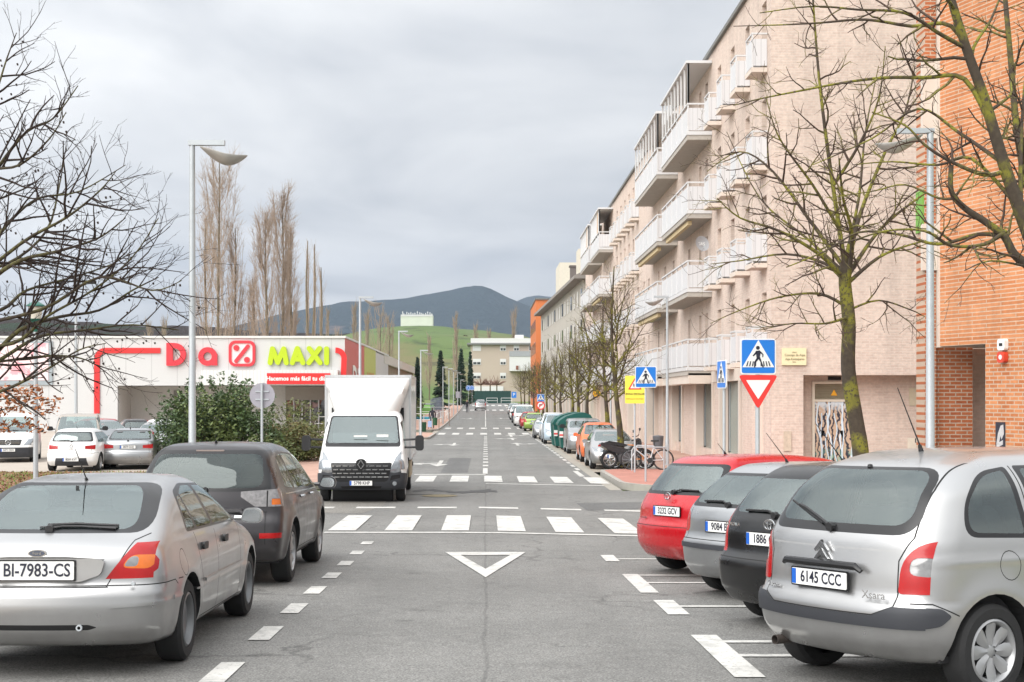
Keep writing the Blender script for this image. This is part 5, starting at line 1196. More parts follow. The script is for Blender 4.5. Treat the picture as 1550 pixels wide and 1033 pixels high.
class Body:
    """polygon soup with shared vertices; cut() clips faces along convex outlines and files the inside under a region"""
    def __init__(s, shell, res):
        s.sh = shell; P_, F_ = shell.grid(res); s.v = [tuple(p) for p in P_.tolist()]; A = P_[np.array(F_)]
        n = np.cross(A[:, 2] - A[:, 0], A[:, 3] - A[:, 1]); cc = A.mean(1); g = shell.grad(cc); fl = (n * g).sum(1) < 0
        s.f = []; s.r = []; s.names = ['body']; s.cand = {k: {} for k in ('SL', 'SR', 'R', 'F', 'T')}
        for q, k in zip(F_, fl): s.addf(list(q[::-1] if k else q), 0)
    def addf(s, q, r):
        i = len(s.f); s.f.append(q); s.r.append(r); c = [s.v[k] for k in q]
        nx = ny = nz = 0.
        for (x0, y0, z0), (x1, y1, z1) in zip(c, c[1:] + c[:1]): nx += (y0 - y1) * (z0 + z1); ny += (z0 - z1) * (x0 + x1); nz += (x0 - x1) * (y0 + y1)
        l = math.sqrt(nx * nx + ny * ny + nz * nz) + 1e-12; X = [p[0] for p in c]; Y = [p[1] for p in c]; Z = [p[2] for p in c]
        x0, x1, y0, y1, z0, z1 = min(X), max(X), min(Y), max(Y), min(Z), max(Z); m = (y0 + y1) / 2 < s.sh.mid
        for k, v, w_ in (('SL', -nx, (y0, y1, z0, z1)), ('SR', nx, (y0, y1, z0, z1)), ('R', -ny if m else -1, (x0, x1, z0, z1)), ('F', ny if not m else -1, (x0, x1, z0, z1)), ('T', nz, (x0, x1, y0, y1))):
            if v / l > .01: s.cand[k][i] = (v / l,) + w_
        return i
    def kill(s, i):
        s.f[i] = None
        for k in s.cand: s.cand[k].pop(i, None)
    def reg(s, name):
        if name not in s.names: s.names.append(name)
        return s.names.index(name)
    def cut(s, axis, poly, name, only=None, nmin=.12):
        """axis S = both sides, SL / SR one side, R rear, F front, T top; convex polygon in the two remaining axes"""
        if axis == 'S':
            s.cut('SL', poly, name, only, nmin); s.cut('SR', poly, name, only, nmin); return
        poly = ccw(poly); xb = s.sh.sp['W'] / 2 - s.sh.sp.get('wrap', .11); wrap = name.rstrip('0123456789') in ('tail_lamp', 'headlamp', 'reflector', 'bumper_strip', 'bumper', 'amber_lamp')
        if wrap and axis in ('R', 'F'):
            nmin = .02
            for sg in (1, -1):
                o_ = []
                for (x0, z0), (x1, z1) in zip(poly, poly[1:] + poly[:1]):
                    i0, i1 = sg * x0 <= xb, sg * x1 <= xb
                    if i0: o_.append((x0, z0))
                    if i0 != i1: t = (sg * xb - x0) / (x1 - x0); o_.append((sg * xb, z0 + (z1 - z0) * t))
                poly = o_
        ia, ib = {'SL': (1, 2), 'SR': (1, 2), 'R': (0, 2), 'F': (0, 2), 'T': (0, 1)}[axis]
        a0 = min(p[0] for p in poly); a1 = max(p[0] for p in poly); b0 = min(p[1] for p in poly); b1 = max(p[1] for p in poly); r = s.reg(name); on = None if only is None else [s.names.index(o) for o in only if o in s.names]
        F_ = [i for i, (n, A0, A1, B0, B1) in s.cand[axis].items() if not (A1 < a0 or A0 > a1 or B1 < b0 or B0 > b1 or n < nmin) and (on is None or s.r[i] in on)]
        if wrap and axis[0] == 'S': F_ = [i for i in F_ if abs(sum(s.v[k][0] for k in s.f[i])) / len(s.f[i]) > xb - 1e-5]
        pl = []
        for i in range(len(poly)):
            p, q = poly[i], poly[(i + 1) % len(poly)]; d = (q[0] - p[0], q[1] - p[1]); l = math.hypot(*d)
            if l > 1e-5: pl.append((p[0], p[1], d[1] / l, -d[0] / l))
        cache = {}; V = s.v
        for fi in F_:
            cur = s.f[fi]; rest = []
            for k, (pa, pb, na, nb) in enumerate(pl):
                D = [(V[i][ia] - pa) * na + (V[i][ib] - pb) * nb for i in cur]
                if max(D) <= 1e-6: continue
                if min(D) >= -1e-6: rest.append(cur); cur = None; break
                ins = []; outs = []; n = len(cur)
                for j in range(n):
                    a, da = cur[j], D[j]; b, db = cur[(j + 1) % n], D[(j + 1) % n]
                    if da <= 1e-6: ins.append(a)
                    if da >= -1e-6: outs.append(a)
                    if (da < -1e-6 and db > 1e-6) or (da > 1e-6 and db < -1e-6):
                        ky = (min(a, b), max(a, b), k)
                        if ky not in cache:
                            t = da / (da - db); A, B_ = V[a], V[b]; cache[ky] = len(V); V.append((A[0] + (B_[0] - A[0]) * t, A[1] + (B_[1] - A[1]) * t, A[2] + (B_[2] - A[2]) * t))
                        m = cache[ky]; ins.append(m); outs.append(m)
                if len(outs) > 2: rest.append(outs)
                cur = ins if len(ins) > 2 else None
                if cur is None: break
            if cur is None: continue
            old = s.r[fi]; s.kill(fi); s.addf(cur, r)
            for q in rest: s.addf(q, old)
    def line(s, axis, pts, w_=.008, name='seam', only=('body',)):
        if axis in ('R2', 'F2'): s.line(axis[0], pts, w_, name, only); s.line(axis[0], flipx(pts), w_, name, only); return
        for a, b in zip(pts, pts[1:]):
            a = Vector(a); b = Vector(b); t = (b - a).normalized(); n = Vector((-t.y, t.x)) * w_ / 2; a = a - t * w_ * .3; b = b + t * w_ * .3
            s.cut(axis, [tuple(a + n), tuple(b + n), tuple(b - n), tuple(a - n)], name, only, .5 if axis[0] == 'S' else .12)
    def parts(s, root, mats_, drop=(), off={}, keep=('seam', 'body', 'lower')):
        """mats_: region -> material; regions in keep share the body mesh"""
        out = {}
        groups = {'body': [n for n in s.names if n in keep]}
        for n in s.names:
            if n not in keep and n not in drop: groups[n] = [n]
        for g, ns in groups.items():
            ids = [s.names.index(n) for n in ns]; F_ = [i for i, f in enumerate(s.f) if f is not None and s.r[i] in ids]
            if not F_: continue
            V = {}; vs = []; fs = []; mi = []
            for f in F_:
                r = []
                for v in s.f[f]:
                    if v not in V: V[v] = len(vs); vs.append(s.v[v])
                    r.append(V[v])
                fs.append(r); mi.append(ids.index(s.r[f]))
            A = np.array(vs); Nn = s.sh.grad(A); o_ = off.get(g, 0)
            me = bpy.data.meshes.new(g.rstrip('0123456789')); A2 = A + Nn * o_; vv = [tuple(p) for p in A2]; nn = [tuple(p) for p in Nn]
            if o_:
                ec = {}
                for f in fs:
                    for i in range(len(f)): e = (f[i], f[(i + 1) % len(f)]); ec[frozenset(e)] = ec.get(frozenset(e), []) + [e]
                m = {}
                for k, e in list(ec.items()):
                    if len(e) == 1:
                        a, b = e[0]
                        for q in (a, b):
                            if q not in m: m[q] = len(vv); vv.append(tuple(A[q] - Nn[q] * .006)); nn.append(tuple(Nn[q]))
                        fs.append([b, a, m[a], m[b]]); mi.append(0)
            me.from_pydata(vv, [], fs); me.polygons.foreach_set('use_smooth', [True] * len(fs)); me.polygons.foreach_set('material_index', mi)
            for n in ns: me.materials.append(mats_[n])
            me.update(); me.normals_split_custom_set_from_vertices(nn)
            nm = g.rstrip('0123456789'); o = bpy.data.objects.new(nm, me); C.objects.link(o); o.parent = root; out[g] = o
        return out
GLS = glassmat('car_glass', (.46, .56, .54), .10); GLD = glassmat('car_glass_dark', (.14, .17, .17), .12); GLL = glassmat('windscreen_glass', (.66, .78, .76), .15)
TYRE = mat('tyre_rubber', (.014, .014, .0145), .85, var=.25, scale=20, bmp=.3); ALLOY = mat('wheel_silver', (.36, .365, .37), .35, .55, var=.08)
TRIM = mat('black_trim', (.008, .008, .009), .3, var=.1); BUMP = mat('grey_bumper_plastic', (.03, .032, .038), .6, var=.1); SEAM = mat('panel_gap', (.008, .008, .008), .8)
LRED = mat('red_lens', (.36, .002, .003), .25, coat=.25, var=.15, scale=30); LAMB = mat('amber_lens', (.60, .13, .005), .2, coat=.4, var=.15, scale=30); LCLR = mat('clear_lens', (.22, .22, .22), .12, .3, coat=1, var=.35, scale=40)
HEADL = mat('headlamp_lens', (.26, .28, .30), .1, .5, coat=1, var=.5, scale=18); CHROME = mat('chrome', (.62, .63, .64), .15, .95); SEATM = mat('seat_cloth', (.05, .05, .055), .9); HR = mat('headrest_cloth', (.14, .14, .145), .9)
PLW = mat('plate_white', (.72, .72, .70), .4, var=.05, scale=20); EUB = mat('plate_blue', (.01, .10, .45), .4)
def wheel(root, x, y, r, wd, side, rimstyle='spoke', n=5, rimr=.62, rm=None):
    e = MB(); s_ = side; R0 = r * rimr + .012
    e.lathe([(R0, wd * .42), (R0 + .01, wd * .5), (r * .9, wd * .5), (r * .985, wd * .38), (r, wd * .25), (r, 0), (r, -wd * .25), (r * .985, -wd * .38), (r * .9, -wd * .5), (R0, -wd * .5), (R0, -wd * .3)], 'x', n=40)
    e.lathe([(.01, -wd * .1), (R0, -wd * .1)], 'x', n=24, m=1)
    o = e.build('wheel', [TYRE, DARK], root); o.location = (x - side * wd / 2, y, r); 
    if side < 0: o.rotation_euler = (0, 0, math.pi)
    rm = rm or ALLOY; b = MB(); R1 = R0
    b.lathe([(R1 + .002, wd * .46), (R1 - .012, wd * .5), (R1 - .03, wd * .40), (R1 - .035, wd * .0)], 'x', n=36)
    if rimstyle == 'steel':
        b.lathe([(.001, wd * .2), (R1 * .35, wd * .22), (R1 * .5, wd * .30), (R1 * .72, wd * .28), (R1 * .86, wd * .05), (R1, .02)], 'x', n=30)
    else:
        b.lathe([(.001, wd * .36), (R1 * .18, wd * .36), (R1 * .24, wd * .30), (R1 * .24, .02)], 'x', n=20)
        for k in range(n):
            a = 2 * math.pi * k / n; M_ = Matrix.Rotation(a, 4, 'X'); w0, w1 = (R1 * .16, R1 * .24) if rimstyle == 'spoke' else (R1 * .10, R1 * .22)
            vs = [(wd * .30, -w0, R1 * .15), (wd * .30, w0, R1 * .15), (wd * .33, w1 * 1.0, R1 * .62), (wd * .40, w1 * .9, R1 * .97), (wd * .40, -w1 * .9, R1 * .97), (wd * .33, -w1 * 1.0, R1 * .62), (wd * .40, 0, R1 * .2), (wd * .42, 0, R1 * .62), (wd * .45, 0, R1 * .97)]
            b.add([M_ @ Vector(v) for v in vs], [(0, 6, 7, 5), (6, 1, 2, 7), (5, 7, 8, 4), (7, 2, 3, 8)], 0, True)
    ro = b.build('rim', rm, o, sharp=50); return o
def plate(root, y, z, txt, rear=True, euro=True, w_=.52, h=.11, x=0, tilt=0):
    e = MB(); sg = -1 if rear else 1; M_ = Matrix.Translation((x, y, z)) @ Matrix.Rotation(0 if rear else math.pi, 4, 'Z') @ Matrix.Rotation(R(tilt), 4, 'X')
    e.prism(rrect(w_ + .02, h + .02, .01, 3), 'y', -.012, -.001, 1, M=M_); e.prism(rrect(w_, h, .008, 3), 'y', -.016, -.0125, 0, M=M_)
    if euro: e.prism([(-w_ / 2 + .002, -h / 2 + .004), (-w_ / 2 + .042, -h / 2 + .004), (-w_ / 2 + .042, h / 2 - .004), (-w_ / 2 + .002, h / 2 - .004)], 'y', -.018, -.0165, 2, M=M_)
    o = e.build('licence_plate', [PLW, TRIM, EUB], root)
    t = text(txt, h * .98, M_ @ Matrix.Translation((.02 if euro else 0, -.018, 0)) @ Matrix.Rotation(R(90), 4, 'X'), INK, o, 'plate_lettering', .001, sx=.82 if euro else .80, bold=.0015); return o
def mirror(root, x, y, z, s_, m, sz=1.0, glass_rear=True):
    e = MB(); M_ = Matrix.Translation((x, y, z)); pr = [(0, -.035), (.05, -.06), (.17, -.065), (.2, -.03), (.2, .04), (.15, .075), (.04, .07)]
    pr = [(a * sz * s_, b * sz) for a, b in pr]; pr = rpoly(ccw(pr), .03 * sz)
    e.prism(pr, 'y', -.02, .05, 0, M=M_); e.prism([(a * .86 + .012 * s_, b * .86) for a, b in pr], 'y', .05, .10, 0, M=M_); e.tube([(x - s_ * .06, y + .04, z - .02), (x + s_ * .05, y + .03, z - .02)], .025, 6)
    o = e.build('mirror', m, root); g = MB(); g.prism([(a * .85 + .015 * s_, b * .82) for a, b in pr], 'y', -.026, -.0205, 0, M=M_); g.build('mirror_glass', CHROME if glass_rear else TRIM, o); return o
def seats(root, sp, z=None):
    y0 = sp['yr'] + .25; e = MB(); hz = sp['zb']; W_ = sp['W']
    def seat(x, y, w_, hr=True):
        M_ = Matrix.Translation((x, y, hz - .38)) @ Matrix.Rotation(R(14), 4, 'X'); e.prism(rrect(w_, .62, .08, 4, 0, .28), 'y', -.06, .07, 0, M=M_, smooth=False)
        if hr: e.prism(rrect(.27, .19, .07, 4, 0, .72), 'y', -.04, .05, 1, M=M_); e.box(-.08, -.06, -.0, .01, .55, .66, 1, M=M_); e.box(.06, .08, 0, .01, .55, .66, 1, M=M_)
    f = sp.get('fs', sp['L'] * .5)
    for x in (-.36, .36): seat(x, f, .5)
    if sp.get('rs', True):
        yb = sp.get('ry', sp['yr'] + .28); seat(0, yb, 1.24, False)
        for x in (-.38, .38): M_ = Matrix.Translation((x, yb, hz - .38)) @ Matrix.Rotation(R(14), 4, 'X'); e.prism(rrect(.27, .18, .07, 4, 0, .66), 'y', -.04, .05, 1, M=M_)
    e.tube([(-.36 + .18 * math.cos(a), f + .75 + .05 * math.sin(a), hz - .06 + .18 * math.sin(a)) for a in [k * .4 for k in range(17)]], .015, 5, 0)
    e.build('seats', [SEATM, HR], root)
    b = MB(); b.box(-W_ / 2 + .13, W_ / 2 - .13, sp.get('cab0', .55), sp['L'] - 1.0, .25, hz - .34); b.box(-W_ / 2 + .2, W_ / 2 - .2, sp['L'] - 1.75, sp['L'] - 1.25, hz - .36, hz - .08); b.box(-W_ / 2 + .2, W_ / 2 - .2, sp.get('shelf0', .45), sp['yr'] + .2, hz - .4, hz - .1) if sp.get('shelf', True) else None
    b.build('interior', mat('interior_dark', (.035, .035, .038), .9), root)
def surf_y(B, x, z, lo=-.2, hi=1.2):
    for _ in range(24):
        m = (lo + hi) / 2
        if B.sh.f(np.array([x]), np.array([m]), np.array([z]))[0] < 0: hi = m
        else: lo = m
    return lo
def wiper(root, pts, w_=.014, pivot=None, B=None):
    if B is not None: pts = [(p[0], surf_y(B, p[0], p[-1]) - .022, p[-1]) for p in pts]; pivot = (pivot[0], surf_y(B, pivot[0], pivot[-1]) - .005, pivot[-1]) if pivot else None
    e = MB(); e.tube(pts, w_, 5); 
    if pivot: e.lathe([(.001, -.03), (.03, -.03), (.035, .01)], 'y', pivot, 10)
    e.build('wiper', BLACK, root)
def antenna(root, p, L=.4, ang=-30): 
    e = MB(); p = Vector(p); d = Vector((0, math.sin(R(ang)), math.cos(R(ang)))); e.tube([p, p + d * L], [.006, .003], 5); e.tube([p - Vector((0, 0, .02)), p + d * .05], [.022, .012], 7); e.build('antenna', BLACK, root)
def arch(B, sp, r=None):
    r = r or sp['rw'] + .045
    for ya in (sp['yr'], sp['yf']): B.cut('S', circ(r, 32, ya, sp['rw'] + .005), 'hole', nmin=.02)
def arch_liner(root, B, sp, paint_):
    """inner wheel wells grown from the cut edges"""
    h = B.names.index('hole'); mb = MB(); V = {}; vs = []; fs = []
    ec = {}
    for i, f in enumerate(B.f):
        if f is None or B.r[i] != h: continue
        for a, b in zip(f, f[1:] + f[:1]): ec.setdefault(frozenset((a, b)), []).append((a, b))
    for k_, e in ec.items():
        if len(e) != 1: continue
        q = []
        for v in e[0]:
            x_, y_, z_ = B.v[v]; sx = 1 if x_ > 0 else -1; q.append(((x_, y_, z_), (x_ - sx * .03, y_, z_), (x_ - sx * .32, y_, z_)))
        i = len(vs); vs += [q[0][0], q[1][0], q[1][1], q[0][1], q[1][2], q[0][2]]; fs += [(i, i + 1, i + 2, i + 3), (i + 3, i + 2, i + 4, i + 5)]
    for q0 in range(4):
        mb = MB(); sel = [f for f in fs if (vs[f[0]][0] > 0) == (q0 < 2) and (vs[f[0]][1] > B.sh.mid) == (q0 % 2 == 0)]; ids = sorted({i for f in sel for i in f}); mp = {j: n_ for n_, j in enumerate(ids)}
        if sel: mb.add([vs[j] for j in ids], [tuple(mp[i] for i in f) for f in sel], 0); mb.build('wheel_well', DARK, root)
    k = MB(); W_ = sp['W'] / 2 - .36
    for ya in (sp['yr'], sp['yf']): k.prism([(a_, max(b_, sp.get('zbot', .2) + .02)) for a_, b_ in circ(sp['rw'] + .06, 20, ya, sp['rw'])], 'x', -W_, W_)
    k.box(-sp['W'] / 2 + .12, sp['W'] / 2 - .12, .35, sp['L'] - .35, sp.get('zbot', .2) + .01, sp.get('zbot', .2) + .05)
    k.build('underbody', DARK, root)
def badge_ellipses(root, y, z, w_, name='emblem', x=0):
    e = MB(); T = lambda rx, rz, cx=0, cz=0: [(x + cx + rx * math.cos(a), y, z + cz + rz * math.sin(a)) for a in [k * math.pi / 12 for k in range(25)]]
    e.tube(T(w_ / 2, w_ / 2.9), .006, 5); e.tube(T(w_ * .17, w_ / 3.1), .005, 5); e.tube(T(w_ * .33, w_ * .13, 0, w_ * .15), .005, 5); e.build(name, CHROME, root)
def badge_rhomb(root, y, z, w_, x=0, name='emblem'):
    e = MB(); P_ = [(x, y, z + w_ * .65), (x + w_ * .45, y, z), (x, y, z - w_ * .65), (x - w_ * .45, y, z), (x, y, z + w_ * .65)]; e.tube(P_, w_ * .11, 5); e.build(name, CHROME, root)
def badge_chevron(root, y, z, w_, name='emblem', x=0):
    e = MB()
    for dz in (0, .45 * w_): e.prism([(x - w_ / 2, z - w_ * .35 + dz), (x - w_ / 2 + .012, z - w_ * .45 + dz), (x, z - .02 + dz), (x + w_ / 2 - .012, z - w_ * .45 + dz), (x + w_ / 2, z - w_ * .35 + dz), (x, z + w_ * .32 - .02 + dz)], 'y', y - .012, y + .01)
    e.build(name, CHROME, root)
def badge_oval(root, y, z, w_, name='emblem', x=0):
    e = MB(); e.prism([(x + w_ / 2 * math.cos(a), z + w_ * .2 * math.sin(a)) for a in [k * math.pi / 12 for k in range(24)]], 'y', y - .008, y + .02, 0); e.prism([(x + w_ / 2 * .85 * math.cos(a), z + w_ * .2 * .78 * math.sin(a)) for a in [k * math.pi / 12 for k in range(24)]], 'y', y - .011, y - .0085, 1)
    o = e.build(name, [CHROME, mat('badge_dark', (.08, .09, .12), .3)], root); t = text('Ford', w_ * .22, Matrix.Translation((x, y - .012, z)) @ Matrix.Rotation(R(90), 4, 'X'), CHROME, o, 'script', .001, sx=1.1)
def badge_star(root, y, z, r, name='emblem', front=True):
    e = MB(); e.tube([(r * math.cos(a), y, z + r * math.sin(a)) for a in [k * math.pi / 12 for k in range(25)]], r * .09, 5)
    for k in range(3): a = math.pi / 2 + k * 2 * math.pi / 3; e.tube([(0, y, z), (r * math.cos(a), y, z + r * math.sin(a))], [r * .14, r * .05], 4)
    e.build(name, CHROME, root)

def hatch(sp):
    """common outline for small hatchbacks, scaled from the numbers in sp"""
    L, H, W_ = sp['L'], sp['H'], sp['W']; zb = sp['zb']; d = dict(
        top=[(-.3, H - .2), (0, H - .12), (.3, H - .06), (.55, H - .03), (1.1, H), (1.7, H), (L * .53, H - .045), (L * .58, H - .12), (L * .77, zb + .08), (L * .81, zb + .02), (L - .55, zb - .08), (L - .25, zb - .17), (L, zb - .28), (L + .3, zb - .5)],
        rear=[(.0, .25), (.2, .10), (.35, .03), (.5, .0), (.62, .01), (.68, .06), (.85, .08), (zb, .12), (H - .35, .24), (H - .12, .40), (H, .5)],
        front=[(0, L - .28), (.2, L - .1), (.35, L), (.5, L), (.62, L - .03), (.75, L - .12), (zb, L - .5), (H, L - 1.3)],
        wt=[(.0, W_ / 2 - .10), (.2, W_ / 2 - .07), (.35, W_ / 2 - .02), (.6, W_ / 2), (.75, W_ / 2 - .01), (zb, W_ / 2 - .05), (zb + .1, W_ / 2 - .085), (H - .1, W_ / 2 - .27), (H, W_ / 2 - .31), (H + .1, W_ / 2 - .33)])
    d.update(sp); return d
def side_glass(B, sp, y0=None, y1=None, zt=None, pillars=None, name='side_window', rear_slant=.30, front_slant=None):
    """black band then one pane per door on both sides; y0/y1 at the belt, slants give the top corners"""
    H, L, zb = sp['H'], sp['L'], sp['zb']; y0 = y0 if y0 is not None else .62; y1 = y1 or L * .70; zt = zt or H - .13; fs_ = front_slant if front_slant is not None else L * .165
    a = [(y0 + .02, zb + .02), (y1, zb - .015), (y1 - fs_, zt), (y0 + rear_slant + .12, zt)]; B.cut('S', rpoly(a, [.05, .02, .12, .12]), 'window_trim')
    ps = pillars or [.36, .66]; t = .022; n = 0; cuts = [0] + ps + [1]
    top0, top1 = y0 + rear_slant + .12, y1 - fs_
    lo0, lo1 = y0 + .02, y1
    for u, v in zip(cuts, cuts[1:]):
        # split positions measured along the belt, verticals between
        def X(u, top):
            if u == 0: return (top0 if top else lo0) + .03
            if u == 1: return (top1 if top else lo1) - .035
            b = lo0 + (lo1 - lo0) * u; return min(max(b - (.03 if top else 0), top0 + .02), top1 - .02) if top else b
        g = .028; q = [(X(u, 0) + (g if u else 0), zb + .035), (X(v, 0) - (g if v < 1 else 0), zb + .012), (X(v, 1) - (g if v < 1 else 0), zt - t), (X(u, 1) + (g if u else 0), zt - t)]
        n += 1; B.cut('SL', rpoly(q, .03), name + str(n)); B.cut('SR', rpoly(q, .03), name + str(n + 10))
def doorlines(B, sp, ys, zlow=.27):
    H, zb = sp['H'], sp['zb']
    for y in ys: B.line('S', [(y, zb - .02), (y + .0, .5), (y + .02, zlow)], .009)
    B.line('S', [(sp['yr'] + sp['rw'] + .12, zlow), (sp['yf'] - sp['rw'] - .12, zlow)], .009)
def finish_car(name, B, sp, mats_, label, cat, group, loc, head, off=None, gnames=None):
    root = empty(name, (0, 0, 0), 0, label, cat, group)
    m = {'body': sp['paint'], 'seam': SEAM, 'lower': sp.get('lower', BUMP), 'window_trim': TRIM, 'hole': DARK}
    for n in B.names:
        if n.startswith('side_window'): m[n] = sp.get('sg', GLS)
        if n == 'rear_window': m[n] = sp.get('rg', GLS)
        if n == 'windscreen': m[n] = GLL
    m.update(mats_); out = B.parts(root, m, drop=('hole',), off=off or {}); arch_liner(root, B, sp, sp['paint'])
    for ya in (sp['yr'], sp['yf']):
        for sd_ in (-1, 1): wheel(root, sd_ * (sp['W'] / 2 - .015 - sp.get('inset', .0)), ya, sp['rw'], sp.get('tw', .2), sd_, sp.get('rim', 'spoke'), sp.get('ns', 5), sp.get('rimr', .62), sp.get('rimm'))
    seats(root, sp); place(root, loc, head, sp['L']); return root
def place(root, loc, head, L):
    """loc = (x, y) of the rear bumper centre, head = degrees clockwise from straight ahead"""
    x, y = loc; a = R(head); dx, dy = math.sin(a), math.cos(a); g0 = G(y + dy * .8) ; g1 = G(y + dy * (L - .8)); pitch = math.atan2(g1 - g0, L - 1.6); z = g0 - .8 * math.tan(pitch)
    rx, ry = dy, -dx; gl, gr = G(y + dy * L / 2 - ry * .7), G(y + dy * L / 2 + ry * .7); roll = math.atan2(gr - gl, 1.4)
    root.location = (x, y, z + .004); root.rotation_euler = (pitch, -roll, -a) ; root.rotation_mode = 'XYZ'
    M_ = Matrix.Rotation(-a, 4, 'Z') @ Matrix.Rotation(pitch, 4, 'X') @ Matrix.Rotation(-roll, 4, 'Y'); root.rotation_euler = M_.to_euler(); return root
SILV = paint('silver_paint', (.42, .42, .42), .75, .27, .4); SILV2 = paint('silver_paint_cool', (.38, .39, .40), .75, .26, .35); DGREY = paint('dark_grey_paint', (.04, .037, .040), .4, .26, .15, .35); REDP_ = paint('red_car_paint', (.42, .004, .010), .1, .22, .08); BLKP = paint('black_car_paint', (.004, .004, .0045), .0, .25, .05, .2)
WHT = paint('white_car_paint', (.74, .74, .73), .0, .3, .2)

# ======== silver saloon-hatch, nearest on the left
def car_silver_left():
    L, W_, H = 4.56, 1.76, 1.41; zb = .95
    sp = dict(L=L, W=W_, H=H, zb=zb, yr=.96, yf=3.66, rw=.31, tw=.205, paint=SILV, fs=2.25, ry=1.25, cab0=.6, shelf0=.6, rs=True, zbot=.22, rcrown=.17, plan=.09, crown=.05, rrear=.16, rtop=.15, core=1.1,
              top=[(-.3, .90), (0, .93), (.1, .965), (.22, .98), (.34, 1.0), (.55, 1.11), (1.0, 1.315), (1.25, 1.37), (1.7, 1.405), (2.2, 1.40), (2.55, 1.34), (3.15, 1.05), (3.35, .97), (3.8, .91), (4.3, .76), (4.56, .62), (4.9, .5)],
              rear=[(0, .25), (.22, .12), (.34, .02), (.5, .0), (.62, .015), (.66, .06), (.8, .07), (.95, .10), (1.0, .14), (1.4, .3)],
              front=[(0, 4.3), (.2, 4.45), (.4, 4.56), (.55, 4.54), (.7, 4.42), (.9, 4.1), (1.4, 3.6)],
              wt=[(0, .78), (.2, .82), (.35, .865), (.55, .88), (.7, .878), (.9, .845), (.97, .82), (1.1, .755), (1.3, .64), (1.42, .56), (1.6, .5)], crease=((.52, .006, .02),), sg=GLS, rg=GLL, rim='steel', rimm=mat('steel_wheel', (.16, .165, .17), .45, .5))
    sh = Shell(sp); B = Body(sh, .036)
    arch(B, sp)
    B.cut('R', rpoly([(-.72, 1.005), (.72, 1.005), (.60, 1.345), (-.60, 1.345)], [.16, .16, .13, .13], 6), 'window_trim', nmin=.03)
    B.cut('R', rpoly([(-.60, 1.03), (.60, 1.03), (.50, 1.325), (-.50, 1.325)], [.12, .12, .1, .1], 6), 'rear_window', nmin=.03)
    B.cut('F', rpoly([(-.70, .99), (.70, .99), (.56, 1.36), (-.56, 1.36)], .08), 'windscreen', nmin=.03)
    B.cut('S', rpoly([(1.08, .965), (3.12, .945), (2.58, 1.30), (1.70, 1.325), (1.30, 1.265)], [.06, .02, .1, .1, .1]), 'window_trim')
    for i, q in enumerate(([(1.14, .985), (1.42, .982), (1.42, 1.245), (1.34, 1.225)], [(1.47, .98), (2.04, .975), (1.98, 1.30), (1.70, 1.302), (1.47, 1.25)], [(2.12, .972), (2.98, .96), (2.56, 1.275), (2.08, 1.295)])):
        B.cut('SL', rpoly(q, .03), 'side_window%d' % (i + 1)); B.cut('SR', rpoly(q, .03), 'side_window%d' % (i + 11))
    # tail lamps: red wedge from the corner, amber and clear inner field
    for sd_ in (1, -1):
        fx = (lambda p: p) if sd_ > 0 else flipx; s2 = 'SR' if sd_ > 0 else 'SL'; nn = 'tail_lamp%d' % (1 if sd_ > 0 else 2)
        B.cut('R', fx([(.46, .70), (1.0, .70), (1.0, .95), (.64, .945)]), nn); B.cut(s2, [(-.1, .70), (.16, .70), (.26, .76), (.29, .82), (.26, .89), (.18, .945), (.1, .955), (-.1, .955)], nn)
        B.cut('R', fx(rpoly([(.56, .775), (.76, .765), (.80, .86), (.62, .865)], .05)), nn.replace('tail', 'amber'), only=(nn,)); B.cut('R', fx(rpoly([(.575, .785), (.67, .783), (.675, .853), (.62, .855)], .03)), nn.replace('tail', 'reversing'), only=(nn.replace('tail', 'amber'),)); B.cut('R', fx([(.76, .80), (.83, .80), (.83, .835), (.76, .85)]), nn.replace('tail', 'amber'), only=(nn,))
    B.line('R', [(-.48, .645), (.48, .645)], .008); B.line('R2', [(.47, .645), (.62, .96), (.70, 1.0)], .008)
    B.line('R', [(-.9, .655), (.9, .655)], .008); B.line('S', [(-.1, .655), (.55, .655), (.60, .62)], .008)
    doorlines(B, sp, (2.07, 3.12)); B.line('S', [(1.30, .95), (1.38, .72), (1.46, .5)], .009)
    c = [(1.42 - .62 + .085 * math.cos(a), .76 + .10 * math.sin(a)) for a in [k * math.pi / 8 for k in range(17)]]; B.line('SR', c, .006)
    B.cut('R', rpoly([(-.50, .35), (.36, .35), (.42, .368), (.36, .388), (-.50, .388)], .015), 'bumper_slot')
    B.cut('S', [(1.5, .545), (3.2, .545), (3.2, .575), (1.5, .575)], 'rub_strip')
    for sd_ in (1, -1): B.cut('R', ([(.50, .50), (.92, .52), (.92, .55), (.50, .53)] if sd_ > 0 else flipx([(.50, .50), (.92, .52), (.92, .55), (.50, .53)])), 'bumper_trim')
    m = {'bumper_slot': TRIM, 'rub_strip': SILV, 'bumper_trim': SILV}
    for n in B.names:
        if n.startswith('tail'): m[n] = LRED
        if n.startswith('amber'): m[n] = LAMB
        if n.startswith('reversing'): m[n] = LCLR
    off = {'rub_strip': .014, 'bumper_trim': .012}
    root = finish_car('parked_car', B, sp, m, 'silver saloon-shaped hatchback nearest on the left, amber in its tail lamps', 'car', None, (-3.13, 9.62), 0, off)
    # number recess, plate, badge, handles, wiper, antenna
    e = MB(); o_ = rpoly([(-.47, .835), (-.44, .735), (-.3, .685), (.3, .685), (.44, .735), (.47, .835), (.35, .855), (-.35, .855)], .03); e.prism(o_, 'y', .045, .075); e.build('plate_recess', SILV, root)
    e = MB(); e.tube([(-.46, .062, .845), (-.2, .05, .862), (.2, .05, .862), (.46, .062, .845)], [.01, .016, .016, .01], 8); e.build('handle_bar', SILV, root)
